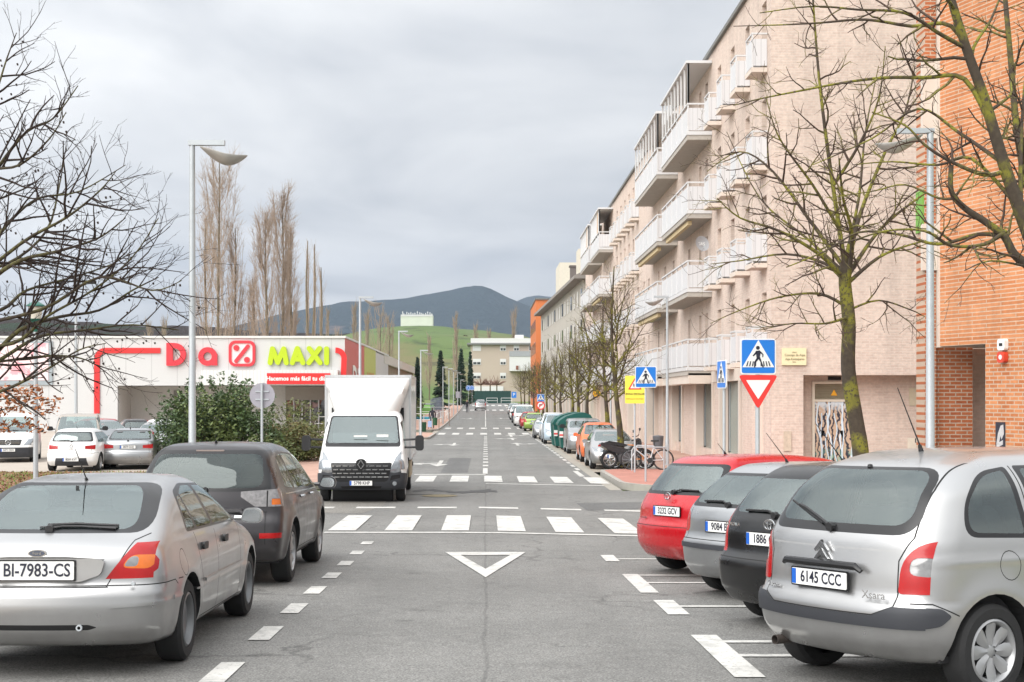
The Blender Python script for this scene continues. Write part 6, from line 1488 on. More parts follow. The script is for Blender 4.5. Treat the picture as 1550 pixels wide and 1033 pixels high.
    plate(root, .045, .765, 'BI-7983-CS', euro=False, w_=.52, h=.13); badge_oval(root, .042, .885, .13)
    wiper(root, [(-.02, .20, 1.035), (.06, .22, 1.05), (.2, .25, 1.05), (.45, .30, 1.035)], .009, (-.02, .21, 1.03), B); wiper(root, [(-.05, 0, 1.06), (.15, 0, 1.068), (.46, 0, 1.055)], .010, None, B); wiper(root, [(-.10, 0, 1.045), (.15, 0, 1.052), (.46, 0, 1.042)], .007, None, B)
    for y in (1.45, 2.32):
        e = MB(); e.prism(rpoly([(y, .80), (y + .16, .80), (y + .16, .86), (y, .86)], .025), 'x', .865, .885); e.prism(rpoly([(y, .80), (y + .16, .80), (y + .16, .86), (y, .86)], .025), 'x', -.885, -.865); e.build('door_handle', BLACK, root)
    mirror(root, .90, 2.98, .985, 1, SILV, 1.0); mirror(root, -.90, 2.98, .985, -1, SILV, 1.0); antenna(root, (0, 1.25, 1.345), .42, -52)
    e = MB(); e.box(-.012, .012, .98, .985, 1.30, 1.325); e.build('washer_jet', BLACK, root)
    e = MB(); e.lathe([(.001, -.01), (.014, -.01), (.016, .01)], 'y', (.66, .085, .672), 10); e.lathe([(.012, -.01), (.022, -.01), (.024, .02)], 'y', (.30, .03, .368), 12); e.build('tow_eye', GALV, root)
    return root
car_silver_left()
# ======== dark grey SUV
def car_suv():
    L, W_, H = 4.64, 1.80, 1.66; zb = 1.04
    sp = dict(L=L, W=W_, H=H, zb=zb, yr=.90, yf=3.57, rw=.355, tw=.225, paint=DGREY, fs=2.3, ry=1.2, cab0=.5, zbot=.28, rcrown=.13, plan=.06, crown=.05, rrear=.13, rtop=.14, cz=.7,
              top=[(-.3, 1.56), (.0, 1.58), (.3, 1.60), (.8, 1.645), (1.5, 1.66), (2.1, 1.63), (2.5, 1.54), (3.35, 1.14), (3.5, 1.08), (4.1, .98), (4.45, .85), (4.64, .7), (4.9, .6)],
              rear=[(0, .3), (.28, .14), (.42, .02), (.6, .0), (.76, .02), (.82, .07), (1.0, .09), (1.15, .12), (1.35, .22), (1.55, .36), (1.7, .45)],
              front=[(0, 4.3), (.3, 4.55), (.5, 4.64), (.75, 4.6), (.95, 4.4), (1.1, 4.1), (1.6, 3.6)],
              wt=[(0, .8), (.28, .83), (.4, .87), (.6, .90), (.85, .895), (1.04, .865), (1.12, .835), (1.3, .77), (1.55, .655), (1.7, .60)], flare=.03, rim='spoke', ns=9, sg=GLS, rg=glassmat('tinted_tailgate_glass', (.34, .42, .40), .015))
    B = Body(Shell(sp), .038); arch(B, sp, .41)
    B.cut('R', rpoly([(-.74, 1.09), (.74, 1.09), (.66, 1.56), (-.66, 1.56)], [.05, .05, .04, .04]), 'window_trim', nmin=.03); B.cut('R', rpoly([(-.66, 1.13), (.66, 1.13), (.60, 1.515), (-.60, 1.515)], [.16, .16, .1, .1], 6), 'rear_window', nmin=.03)
    B.cut('F', rpoly([(-.72, 1.1), (.72, 1.1), (.6, 1.57), (-.6, 1.57)], .08), 'windscreen', nmin=.03)
    B.cut('S', rpoly([(.55, 1.10), (3.22, 1.055), (2.52, 1.50), (1.0, 1.545), (.62, 1.42)], [.1, .02, .1, .1, .1]), 'window_trim')
    for i, q in enumerate(([(.66, 1.13), (1.22, 1.10), (1.18, 1.51), (.80, 1.47)], [(1.30, 1.095), (2.06, 1.08), (2.02, 1.50), (1.26, 1.515)], [(2.14, 1.08), (3.04, 1.068), (2.50, 1.47), (2.10, 1.495)])): B.cut('SL', rpoly(q, .04), 'side_window%d' % (i + 1)); B.cut('SR', rpoly(q, .04), 'side_window%d' % (i + 11))
    for sd_ in (1, -1):
        fx = (lambda p: p) if sd_ > 0 else flipx; s2 = 'SR' if sd_ > 0 else 'SL'; n = str(1 if sd_ > 0 else 2)
        B.cut('R', fx([(.40, 1.03), (.56, .92), (1.0, .92), (1.0, 1.13), (.40, 1.09)]), 'tail_lamp' + n); B.cut(s2, [(-.1, .92), (.30, .92), (.34, 1.04), (.30, 1.14), (-.1, 1.13)], 'tail_lamp' + n)
        B.cut('R', fx([(.74, .94), (.86, .94), (.86, 1.01), (.74, 1.01)]), 'amber_lamp' + n, only=('tail_lamp' + n,)); B.cut('R', fx([(.685, .8), (.70, .8), (.70, 1.1), (.685, 1.1)]), 'seam', only=('tail_lamp' + n,)); B.cut(s2, [(.14, .94), (.26, .94), (.26, 1.01), (.14, 1.01)], 'amber_lamp' + n, only=('tail_lamp' + n,))
        B.cut('R', fx([(.62, .565), (1.0, .565), (1.0, .625), (.62, .625)]), 'reflector' + n); B.cut(s2, [(-.1, .565), (.20, .565), (.20, .625), (-.1, .625)], 'reflector' + n)
    B.line('R2', [(.68, .86), (.68, .50)], .01); B.line('R', [(-.69, .86), (.69, .86)], .009, only=('body',)); doorlines(B, sp, (2.1, 3.2), .36); B.line('S', [(1.26, 1.04), (1.32, .8), (1.42, .62)], .01)
    B.cut('S', [(.6, 1.045), (3.2, 1.028), (3.2, 1.04), (.6, 1.057)], 'belt_chrome'); B.cut('R', rpoly([(-.40, .62), (.40, .62), (.34, .86), (-.34, .86)], .05), 'plate_area')
    m = {'belt_chrome': CHROME, 'plate_area': DGREY}
    for n in B.names:
        if n.startswith('tail'): m[n] = mat('smoked_clear_lens', (.22, .21, .21), .15, .3, coat=1, var=.6, scale=25)
        if n.startswith('amber'): m[n] = LAMB
        if n.startswith('reflector'): m[n] = LRED
    root = finish_car('parked_car', B, sp, m, 'dark grey sport utility car with clear tail lamps, parked ahead of the silver saloon', 'car', None, (-3.17, 15.55), 0, {'tail_lamp1': .006, 'tail_lamp2': .006})
    e = MB(); e.prism(rpoly([(-.40, .845), (.40, .845), (.44, .80), (.40, .88), (-.40, .88)], .01) if False else [(-.40, .86), (.40, .86), (.46, .82), (.42, .90), (-.42, .90), (-.46, .82)], 'y', .045, .09); e.build('tailgate_grip', DGREY, root)
    plate(root, .055, .755, '4861 GKL'); 
    e = MB(); yb_ = surf_y(B, 0, 1.555); e.box(-.16, .16, yb_ - .012, yb_ + .02, 1.545, 1.562); e.build('brake_lamp', mat('lens_grey', (.25, .2, .18), .3), root)
    for y in (1.55, 2.45):
        for s_ in (-1, 1): e = MB(); e.tube([(s_ * .885, y, .985), (s_ * .915, y + .03, .99), (s_ * .915, y + .15, .99), (s_ * .885, y + .18, .985)], .016, 6); e.build('door_handle', CHROME, root)
    mirror(root, .93, 3.05, 1.10, 1, DGREY, 1.15); mirror(root, -.93, 3.05, 1.10, -1, DGREY, 1.15); wiper(root, [(0, .10, 1.115), (-.1, .11, 1.135), (-.45, .13, 1.13)], .012, (0, .1, 1.11), B); antenna(root, (0, .75, 1.63), .16, -40)
    pass
    return root
car_suv()
# ======== silver people carrier, right foreground
def car_mpv():
    L, W_, H = 4.28, 1.75, 1.63; zb = 1.02
    sp = dict(L=L, W=W_, H=H, zb=zb, yr=.74, yf=3.50, rw=.31, tw=.20, paint=SILV, fs=2.2, ry=1.15, cab0=.5, zbot=.24, rcrown=.20, plan=.10, crown=.07, rrear=.20, rtop=.22, cz=.72, rfront=.25,
              top=[(-.3, 1.3), (0, 1.42), (.3, 1.53), (.6, 1.58), (1.1, 1.62), (1.8, 1.63), (2.3, 1.57), (2.7, 1.42), (3.5, 1.02), (3.7, .95), (4.0, .84), (4.28, .66), (4.5, .5)],
              rear=[(0, .28), (.24, .14), (.36, .03), (.5, .0), (.60, .0), (.66, .06), (.8, .07), (1.02, .10), (1.12, .16), (1.35, .32), (1.52, .50), (1.63, .7)],
              front=[(0, 4.0), (.25, 4.2), (.45, 4.28), (.65, 4.22), (.85, 3.95), (1.0, 3.6), (1.6, 3.2)],
              wt=[(0, .76), (.24, .80), (.4, .865), (.6, .878), (.85, .872), (1.02, .845), (1.12, .815), (1.35, .735), (1.55, .63), (1.66, .58)], crease=((.90, .006, .03),), rim='petal', ns=8, rimr=.64, sg=GLS, rg=GLS)
    B = Body(Shell(sp), .034); arch(B, sp, .37)
    B.cut('R', rpoly([(-.68, 1.06), (.68, 1.06), (.58, 1.495), (-.58, 1.495)], [.16, .16, .16, .16], 7), 'window_trim', nmin=.03); B.cut('R', rpoly([(-.61, 1.12), (.61, 1.12), (.54, 1.475), (-.54, 1.475)], [.13, .13, .13, .13], 7), 'rear_window', nmin=.03)
    B.cut('F', rpoly([(-.70, 1.05), (.70, 1.05), (.55, 1.55), (-.55, 1.55)], .08), 'windscreen', nmin=.03)
    B.cut('S', rpoly([(.53, 1.05), (1.13, 1.03), (1.13, 1.50), (.82, 1.465), (.60, 1.28)], [.14, .03, .03, .14, .22], 6), 'window_trim'); B.cut('SL', rpoly([(.58, 1.08), (1.08, 1.06), (1.08, 1.475), (.84, 1.44), (.63, 1.27)], [.12, .03, .03, .12, .2], 6), 'side_window1'); B.cut('SR', rpoly([(.58, 1.08), (1.08, 1.06), (1.08, 1.475), (.84, 1.44), (.63, 1.27)], [.12, .03, .03, .12, .2], 6), 'side_window11')
    B.cut('S', rpoly([(1.20, 1.03), (3.25, 1.0), (2.55, 1.44), (1.9, 1.51), (1.20, 1.505)], [.03, .02, .1, .1, .03]), 'window_trim')
    for i, q in enumerate(([(1.25, 1.055), (2.02, 1.045), (1.98, 1.485), (1.25, 1.485)], [(2.12, 1.04), (3.05, 1.025), (2.52, 1.42), (2.08, 1.475)])): B.cut('SL', rpoly(q, .04), 'side_window%d' % (i + 2)); B.cut('SR', rpoly(q, .04), 'side_window%d' % (i + 12))
    for sd_ in (1, -1):
        fx = (lambda p: p) if sd_ > 0 else flipx; s2 = 'SR' if sd_ > 0 else 'SL'; n = str(1 if sd_ > 0 else 2)
        B.cut('R', fx(rpoly([(.60, .69), (1.1, .70), (1.1, 1.03), (.72, 1.03), (.61, .90)], [.03, .01, .01, .08, .08])), 'tail_lamp' + n); B.cut(s2, [(-.1, .70), (.235, .70), (.225, .98), (.19, 1.03), (-.1, 1.03)], 'tail_lamp' + n)
        B.cut('R', fx(rpoly([(.655, .815), (.80, .80), (.80, .925), (.665, .925)], .05)), 'reversing_lamp' + n, only=('tail_lamp' + n,)); 
    B.cut('R', [(-.46, .475), (.46, .475), (.46, .545), (-.46, .545)], 'bumper_strip')
    for fx in (lambda p: p, flipx): B.cut('R', fx([(.46, .475), (1.1, .475), (1.1, .605), (.60, .605), (.46, .545)]), 'bumper_strip')
    B.cut('S', rpoly([(-.2, .475), (.16, .475), (.29, .50), (.36, .56), (.30, .605), (.16, .61), (-.2, .60)], .02), 'bumper_strip')
    B.line('R', [(-.46, .55), (.46, .55)], .009); B.line('R2', [(.46, .55), (.595, .61), (.60, .72)], .009); B.line('R2', [(.595, .70), (.59, .90), (.66, 1.05), (.62, 1.35), (.56, 1.52)], .009)
    B.line('S', [(-.05, .635), (.26, .635), (.42, .56)], .009); B.line('S', [(1.17, 1.5), (1.17, .78), (1.10, .66)], .011); doorlines(B, sp, (2.06, 3.2), .30)
    c = [(.90 + .095 * math.cos(a), .86 + .095 * math.sin(a)) for a in [k * math.pi / 10 for k in range(21)]]; B.line('SR', c, .006)
    B.cut('R', [(-.60, .955), (.60, .955), (.60, .968), (-.60, .968)], 'fold')
    m = {'bumper_strip': BUMP, 'fold': mat('silver_shadow_fold', (.40, .40, .40), .4, .5)}
    for n in B.names:
        if n.startswith('tail'): m[n] = LRED
        if n.startswith('reversing'): m[n] = LCLR
    root = finish_car('parked_car', B, sp, m, 'silver people carrier with tall red tail lamps, nearest on the right', 'car', 'cars parked at an angle on the right', (2.22, 9.33), 60, {'bumper_strip': .016, 'tail_lamp1': .006, 'tail_lamp2': .006})
    e = MB(); e.tube([(-.36, .055, .83), (-.33, .045, .85), (.33, .045, .85), (.37, .055, .82)], [.018, .025, .025, .018], 8); e.build('tailgate_handle', TRIM, root)
    plate(root, .048, .745, '6145 CCC'); badge_chevron(root, .065, .925, .13)
    t = text('Xsara', .075, Matrix.Translation((.47, .062, .675)) @ Matrix.Rotation(R(10), 4, 'Z') @ Matrix.Rotation(R(90), 4, 'X'), CHROME, root, 'model_lettering', .003, sx=1.0); t = text('Citroën', .05, Matrix.Translation((-.50, .085, .66)) @ Matrix.Rotation(R(-10), 4, 'Z') @ Matrix.Rotation(R(90), 4, 'X'), CHROME, root, 'maker_lettering', .003)
    wiper(root, [(.0, 0, 1.10), (-.12, 0, 1.145), (-.30, 0, 1.20), (-.40, 0, 1.22)], .013, (.02, 0, 1.09), B); wiper(root, [(-.06, 0, 1.11), (-.25, 0, 1.17), (-.52, 0, 1.245)], .008, None, B)
    e = MB(); e.lathe([(.03, -.05), (.034, -.05), (.034, .2), (.03, .2)], 'y', (-.48, .12, .27), 14); e.lathe([(.001, .1), (.03, .1)], 'y', (-.48, .12, .27), 14, m=1); e.build('exhaust_pipe', [mat('rusty_pipe', (.05, .04, .035), .7), DARK], root)
    antenna(root, (.1, .92, 1.60), .5, -28); e = MB(); e.lathe([(.001, .012), (.016, .008), (.02, -.01)], 'z', (0, .52, 1.50), 8); e.build('washer_jet', BLACK, root)
    mirror(root, .92, 3.1, 1.06, 1, SILV, 1.1); mirror(root, -.92, 3.1, 1.06, -1, SILV, 1.1)
    for y in (1.35, 2.25):
        for s_ in (-1, 1): e = MB(); e.tube([(s_ * .86, y, .93), (s_ * .885, y + .03, .935), (s_ * .885, y + .15, .935), (s_ * .86, y + .18, .93)], .016, 6); e.build('door_handle', SILV, root)
    return root
car_mpv()
# ======== generic hatchback
def small_car(sp, loc, head, label, plate_txt=None, cat='car', group=None, detail=True, res=.042, tail='corner', badge=None, name='parked_car', extra=None, front=False):
    sp = hatch(sp); L, W_, H, zb = sp['L'], sp['W'], sp['H'], sp['zb']; B = Body(Shell(sp), res); arch(B, sp)
    rw0 = sp.get('rwz', (zb + .05, H - .14)); hw = W_ / 2 - .22
    B.cut('R', rpoly([(-hw - .05, rw0[0] - .03), (hw + .05, rw0[0] - .03), (hw - .06, rw0[1] + .02), (-hw + .06, rw0[1] + .02)], [.08, .08, .08, .08]), 'window_trim', nmin=.03); B.cut('R', rpoly([(-hw + .01, rw0[0] + .01), (hw - .01, rw0[0] + .01), (hw - .10, rw0[1] - .01), (-hw + .10, rw0[1] - .01)], [.09, .09, .08, .08]), 'rear_window', nmin=.03)
    B.cut('F', rpoly([(-W_ / 2 + .17, zb + .06), (W_ / 2 - .17, zb + .06), (W_ / 2 - .30, H - .09), (-W_ / 2 + .30, H - .09)], .08), 'windscreen', nmin=.03)
    side_glass(B, sp, sp.get('sy0', .50), sp.get('sy1'), None, sp.get('pil', [.28, .62]), rear_slant=sp.get('rsl', .2))
    m = {}
    for sd_ in (1, -1):
        fx = (lambda p: p) if sd_ > 0 else flipx; s2 = 'SR' if sd_ > 0 else 'SL'; n = str(1 if sd_ > 0 else 2); x0 = W_ / 2 - .26
        if tail == 'corner': q = [(x0, zb - .26), (x0 + .5, zb - .26), (x0 + .5, zb - .0), (x0 + .05, zb - .0)]; qs_ = [(-.1, zb - .26), (.24, zb - .24), (.34, zb - .10), (.30, zb + .0), (-.1, zb)]
        elif tail == 'tall': x0 += .05; q = [(x0, zb - .30), (x0 + .5, zb - .30), (x0 + .5, zb + .12), (x0 + .02, zb + .10)]; qs_ = [(-.1, zb - .30), (.22, zb - .28), (.30, zb), (.30, zb + .12), (-.1, zb + .12)]
        elif tail == 'round': x0 += .02; q = rpoly([(x0, zb - .25), (x0 + .17, zb - .27), (x0 + .18, zb - .04), (x0 + .03, zb - .02)], .07); qs_ = None
        elif tail == 'wide': x0 -= .16; q = [(x0, zb - .20), (x0 + .7, zb - .24), (x0 + .7, zb - .02), (x0, zb - .10)]; qs_ = [(-.1, zb - .24), (.26, zb - .2), (.3, zb - .05), (-.1, zb - .02)]
        B.cut('R', fx(q), 'tail_lamp' + n); m['tail_lamp' + n] = sp.get('lens', LRED)
        if qs_: B.cut(s2, qs_, 'tail_lamp' + n)
        f_ = [(W_ / 2 - .50, .60), (W_ / 2 + .1, .64), (W_ / 2 + .1, zb - .12), (W_ / 2 - .42, .72)]; B.cut('F', fx(f_), 'headlamp' + n); B.cut(s2, [(L - .62, zb - .14), (L + .1, .6), (L + .1, zb), (L - .5, zb - .06)], 'headlamp' + n); m['headlamp' + n] = HEADL
    B.cut('F', rpoly([(-.42, .58), (.42, .58), (.40, .70), (-.40, .70)], .03), 'grille'); m['grille'] = sp.get('grille', TRIM); B.cut('F', rpoly([(-.5, .28), (.5, .28), (.56, .42), (-.56, .42)], .03), 'lower_intake'); m['lower_intake'] = TRIM
    if sp.get('strip'): B.cut('R', [(-1, .52), (1, .52), (1, .57), (-1, .57)], 'bumper_strip'); B.cut('S', [(-.1, .52), (.45, .52), (.45, .57), (-.1, .57)], 'bumper_strip'); m['bumper_strip'] = BUMP
    if sp.get('lowdark'): B.cut('R', [(-.56, .20), (.56, .20), (.50, .47), (-.50, .47)], 'diffuser'); m['diffuser'] = BUMP
    if detail:
        B.line('R', [(-W_ / 2 + .12, .615), (W_ / 2 - .12, .615)], .009); B.line('R2', [(W_ / 2 - .2, .62), (W_ / 2 - .24, zb)], .008); doorlines(B, sp, (L * .485, L * .735), .28); B.line('S', [(1.15, zb - .02), (1.2, .7), (1.28, .58)], .009); B.line('S', [(-.1, .64), (.40, .64), (.46, .6)], .009)
    root = finish_car(name, B, sp, m, label, cat, group, loc, head, {'bumper_strip': .012})
    mirror(root, W_ / 2 + .02, L * .665, zb + .05, 1, sp.get('mir', sp['paint'])); mirror(root, -W_ / 2 - .02, L * .665, zb + .05, -1, sp.get('mir', sp['paint']))
    if plate_txt: plate(root, sp.get('py', .06), sp.get('pz', .78), plate_txt)
    if front: plate(root, L + .003, .47, front, rear=False)
    if badge: badge(root)
    if detail:
        wiper(root, [(0, .13, zb + .055), (.12, .15, zb + .085), (.42, .20, zb + .08)] if not sp.get('wl') else [(0, .13, zb + .055), (-.1, .15, zb + .085), (-.42, .2, zb + .08)], .012, (0, .12, zb + .05), B); antenna(root, (0, 1.0 if not sp.get('af') else L * .5, H - .01), sp.get('al', .35), -45)
        for s_ in (-1, 1):
            for y in (L * .33, L * .52): e = MB(); e.tube([(s_ * (W_ / 2 - .03), y, zb - .12), (s_ * (W_ / 2 + .005), y + .03, zb - .115), (s_ * (W_ / 2 + .005), y + .14, zb - .115), (s_ * (W_ / 2 - .03), y + .17, zb - .12)], .014, 6); e.build('door_handle', sp['paint'], root)
    if extra: extra(root, sp)
    return root
GR = 'cars parked at an angle on the right'
small_car(dict(L=4.22, W=1.76, H=1.50, zb=.98, yr=.78, yf=3.38, rw=.32, paint=REDP_, fs=2.2, rcrown=.2, pz=.80, sy0=.55, rsl=.18, al=.2, lens=mat('salmon_lens', (.62, .05, .03), .12, coat=1), rear=[(0, .3), (.24, .12), (.36, .02), (.5, .0), (.62, .0), (.68, .05), (.85, .06), (.98, .14), (1.2, .30), (1.4, .46), (1.5, .55)], rg=GLL), (2.18, 17.0), 60, 'bright red hatchback, farthest of the four cars parked at an angle', '3232 GCV', group=GR, tail='tall', badge=lambda r: (badge_ellipses(r, .062, .985, .12), text('AURIS', .05, Matrix.Translation((.52, .085, .70)) @ Matrix.Rotation(R(90), 4, 'X'), CHROME, r, 'model_lettering', .003), text('TOYOTA', .035, Matrix.Translation((-.52, .085, .70)) @ Matrix.Rotation(R(90), 4, 'X'), CHROME, r, 'maker_lettering', .003)))
small_car(dict(L=3.95, W=1.70, H=1.44, zb=.94, yr=.72, yf=3.18, rw=.30, paint=SILV2, fs=2.1, rcrown=.16, pz=.76, strip=True, al=.45, rear=[(0, .25), (.22, .1), (.34, .02), (.5, .0), (.6, .0), (.64, .05), (.85, .07), (.94, .10), (1.1, .24), (1.3, .48), (1.44, .66)], rg=GLL, wl=True), (2.44, 14.5), 58, 'silver hatchback with a dark bumper strip between the red and black cars', '9084 BZN', group=GR, tail='round')
small_car(dict(L=4.18, W=1.71, H=1.475, zb=.96, yr=.76, yf=3.36, rw=.315, paint=BLKP, fs=2.15, rcrown=.17, pz=.80, al=.5, rear=[(0, .28), (.22, .12), (.34, .02), (.5, .0), (.60, .0), (.66, .07), (.85, .08), (.96, .12), (1.2, .30), (1.36, .44), (1.47, .55)], rg=GLL, wl=True), (2.42, 12.1), 59, 'black hatchback with red corner lamps beside the silver people carrier', '1886 CHZ', group=GR, tail='tall', badge=lambda r: (badge_ellipses(r, .078, .93, .13), text('COROLLA', .04, Matrix.Translation((-.50, .10, .91)) @ Matrix.Rotation(R(90), 4, 'X'), CHROME, r, 'model_lettering', .003)))
# ======== cars in the car park
small_car(dict(L=4.06, W=1.73, H=1.45, zb=.97, yr=.68, yf=3.27, rw=.31, paint=WHT, fs=2.1, rcrown=.2, pz=.42, lowdark=True, py=.015, wl=True, rear=[(0, .25), (.22, .1), (.36, .0), (.5, .0), (.62, .03), (.7, .08), (.9, .1), (1.0, .18), (1.2, .3), (1.45, .5)], rwz=(1.04, 1.32), rg=GLD), ((104 - CX) * 46 / F, 46.2), -4, 'white small hatchback seen from behind on the car park edge', '8009 KVY', tail='wide', res=.05, badge=lambda r: (badge_rhomb(r, .09, .87, .12), text('CLIO', .06, Matrix.Translation((0, .085, .76)) @ Matrix.Rotation(R(90), 4, 'X'), CHROME, r, 'model_lettering', .003)))
def saloon(sp): 
    L, H, W_, zb = sp['L'], sp['H'], sp['W'], sp['zb']; d = hatch(sp)
    d.update(top=[(-.3, zb + .02), (0, zb + .06), (.15, zb + .08), (.75, zb + .085), (1.45, H - .06), (1.9, H), (2.4, H - .01), (L * .58, H - .08), (L * .75, zb + .08), (L * .79, zb + .02), (L - .5, zb - .1), (L, zb - .25), (L + .3, zb - .4)], rear=[(0, .3), (.2, .12), (.36, .0), (.5, .0), (.62, .02), (.66, .06), (.9, .08), (zb + .08, .12), (H, .2)]); return d
sal = saloon(dict(L=4.5, W=1.82, H=1.42, zb=.96, yr=.98, yf=3.74, rw=.32, paint=SILV2, fs=2.4, ry=1.5, cab0=1.2, shelf=False, rcrown=.2, pz=.80, rg=GLL)); 
small_car(dict(sal, rwz=(1.06, 1.33), sy0=1.15, rsl=.25), ((200 - CX) * 48 / F, 47.4), -9, 'silver grey saloon with L-shaped red lamps beside the laurel bush', '0079 DXJ', tail='wide', res=.05)
def van_front(loc, head, label, paint_, L=4.75, W_=1.9, H=1.89, dark_bumper=True, badge=True, grp=None, name='parked_van', rw=.33):
    zb = 1.12; sp = hatch(dict(L=L, W=W_, H=H, zb=zb, yr=.85, yf=L - .9, rw=rw, paint=paint_, fs=L - 1.9, ry=1.4, cz=.8, rtop=.11, fcrown=.2, crown=.04,
        top=[(-.3, H - .03), (0, H - .02), (1., H), (L - 2.1, H - .01), (L - 1.75, H - .08), (L - .95, zb + .13), (L - .8, zb + .05), (L - .25, zb - .13), (L, zb - .26), (L + .2, zb - .4)],
        rear=[(0, .15), (.3, .02), (.6, 0), (H - .4, .06), (H, .12)], front=[(0, L - .2), (.2, L - .06), (.4, L), (.62, L), (.8, L - .06), (1.0, L - .2), (zb, L - .45), (H, L - 1.1)],
        wt=[(0, W_ / 2 - .08), (.3, W_ / 2 - .01), (.7, W_ / 2), (zb, W_ / 2 - .02), (H - .1, W_ / 2 - .13), (H, W_ / 2 - .16), (H + .1, W_ / 2 - .18)]))
    B = Body(Shell(sp), .055); arch(B, sp, rw + .05)
    B.cut('F', rpoly([(-W_ / 2 + .12, zb + .06), (W_ / 2 - .12, zb + .06), (W_ / 2 - .22, H - .13), (-W_ / 2 + .22, H - .13)], .08), 'windscreen', nmin=.03); B.cut('R', rpoly([(-.65, zb + .05), (.65, zb + .05), (.6, H - .15), (-.6, H - .15)], .06), 'rear_window', nmin=.03)
    side_glass(B, sp, .3, L - 1.02, H - .16, [.34, .68], rear_slant=-.02, front_slant=.62); m = {}
    for sd_ in (1, -1):
        fx = (lambda p: p) if sd_ > 0 else flipx; s2 = 'SR' if sd_ > 0 else 'SL'; n = str(1 if sd_ > 0 else 2)
        B.cut('F', fx([(W_ / 2 - .40, .68), (W_ / 2 + .1, .70), (W_ / 2 + .1, .96), (W_ / 2 - .22, .92)]), 'headlamp' + n); B.cut(s2, [(L - .45, .80), (L + .1, .7), (L + .1, 1.0), (L - .42, .95)], 'headlamp' + n); m['headlamp' + n] = HEADL
    B.cut('F', rpoly([(-.44, .68), (.44, .68), (.50, .90), (-.50, .90)], .04), 'grille'); m['grille'] = TRIM
    if dark_bumper: B.cut('F', [(-1.2, 0), (1.2, 0), (1.2, .60), (-1.2, .60)], 'lower', nmin=.02); B.cut('S', [(L - .6, 0), (L + .1, 0), (L + .1, .60), (L - .6, .55)], 'lower')
    root = finish_car(name, B, sp, m, label, 'van', grp, loc, head)
    for s_ in (-1, 1): mirror(root, s_ * (W_ / 2 + .03), L - 1.15, zb + .12, s_, BLACK, 1.3, False)
    plate(root, L + .006, .50, '0471 CKH' if badge else '2210 BFF', rear=False)
    if badge: badge_star(root, L - .04, .80, .10)
    e = MB()
    for z in (.74, .79, .84): e.box(-.42, .42, L - .07, L - .05, z, z + .015)
    e.build('grille_bars', CHROME if badge else BLACK, root); e = MB(); e.tube([(-.3, L - .78, zb + .10), (.3, L - .80, zb + .13)], .012, 5); e.tube([(-.6, L - .80, zb + .12), (-.1, L - .80, zb + .13)], .012, 5); e.build('wiper', BLACK, root)
    return root
# vehicles facing the camera: rear bumper lies farther away
def facing_loc(px_, Z_, L, head):   # head ~ 180
    x = (px_ - CX) * Z_ / F; a = R(head); return (x - math.sin(a) * L, Z_ - math.cos(a) * L)
van_front(facing_loc(12, 53, 4.75, 166), 166, 'white van with a star on its grille parked at the far left', WHT)
BGE = paint('beige_car_paint', (.36, .31, .26), .35, .35, .3)
van_front(facing_loc(116, 56.5, 4.6, 166), 166, 'beige van behind the white small hatchback', BGE, 4.6, 1.85, 1.86, True, False)
def far_car(loc, head, label, paint_, L=4.1, W_=1.72, H=1.45, plate_=None, front=None, grp=None, tail='corner', zb=None, res=.07, **kw):
    return small_car(dict(dict(L=L, W=W_, H=H, zb=zb or H * .66, yr=.75, yf=L - .8, rw=.31, paint=paint_, fs=L * .5, pz=.78), **kw), loc, head, label, plate_, group=grp, detail=False, res=res, tail=tail, front=front)
CP = 'cars in the supermarket car park'
GREYC = paint('mid_grey_car_paint', (.20, .21, .22), .4, .35, .2); REDD = paint('dark_red_car_paint', (.32, .02, .02), .2, .3, .2); BLUP = paint('pale_blue_car_paint', (.42, .52, .60), .3, .3, .2); ORC = paint('orange_car_paint', (.72, .14, .025), .1, .28, .2); GRC = paint('lime_car_paint', (.22, .34, .05), .1, .28, .2); DBLU = paint('dark_blue_car_paint', (.03, .04, .07), .3, .3, .2)
far_car(facing_loc(178, 68, 4.2, 150), 150, 'grey car facing the street between the beige van and the laurel bush', GREYC, grp=CP, front='4417 DNB')
far_car(((192 - CX) * 78 / F, 76), -60, 'red car far back in the car park below the shop wall', REDD, grp=CP)
far_car(((222 - CX) * 74 / F, 72), -20, 'black car seen from behind, far back in the car park', BLKP, grp=CP, plate_='7120 BKC')
far_car(facing_loc(262, 62, 4.3, 158), 158, 'white car half hidden behind the laurel bush', WHT, H=1.55, grp=CP, front='9902 FHD')
far_car(facing_loc(230, 58, 4.0, 172), 172, 'pale silver car close behind the saloon', SILV, H=1.46, grp=CP, front='3385 BVT')
# ======== far right kerbside row
KR = 'vehicles along the right kerb'
far_car(facing_loc(931, 47.8, 3.9, 180), 180, 'silver small car behind the black motorcycle', SILV, 3.9, 1.65, 1.38, front='6028 BDF', grp=KR, res=.055)
far_car(facing_loc(912, 53.5, 3.6, 180), 180, 'bright orange small car behind the silver one', ORC, 3.6, 1.66, 1.53, front='5530 JLM', grp=KR, res=.055)
van_front(facing_loc(889, 62.0, 4.3, 180), 180, 'silver compact people carrier between the dumpster and the orange car', SILV2, 4.1, 1.74, 1.60, False, False, KR, 'parked_car', .31)
far_car(facing_loc(847, 77, 4.2, 180), 180, 'pale blue people carrier just beyond the dumpsters', BLUP, 4.2, 1.76, 1.68, front='1194 CDR', grp=KR)
far_car(facing_loc(841, 83.5, 4.2, 180), 180, 'white tall car hidden behind the pale blue one', WHT, 4.2, 1.76, 1.7, front='8876 FGB', grp=KR)
far_car(facing_loc(828, 88.5, 4.0, 180), 180, 'silver blue low car, last before the far crossing', SILV2, 4.0, 1.68, 1.34, front='2203 CYH', grp=KR)
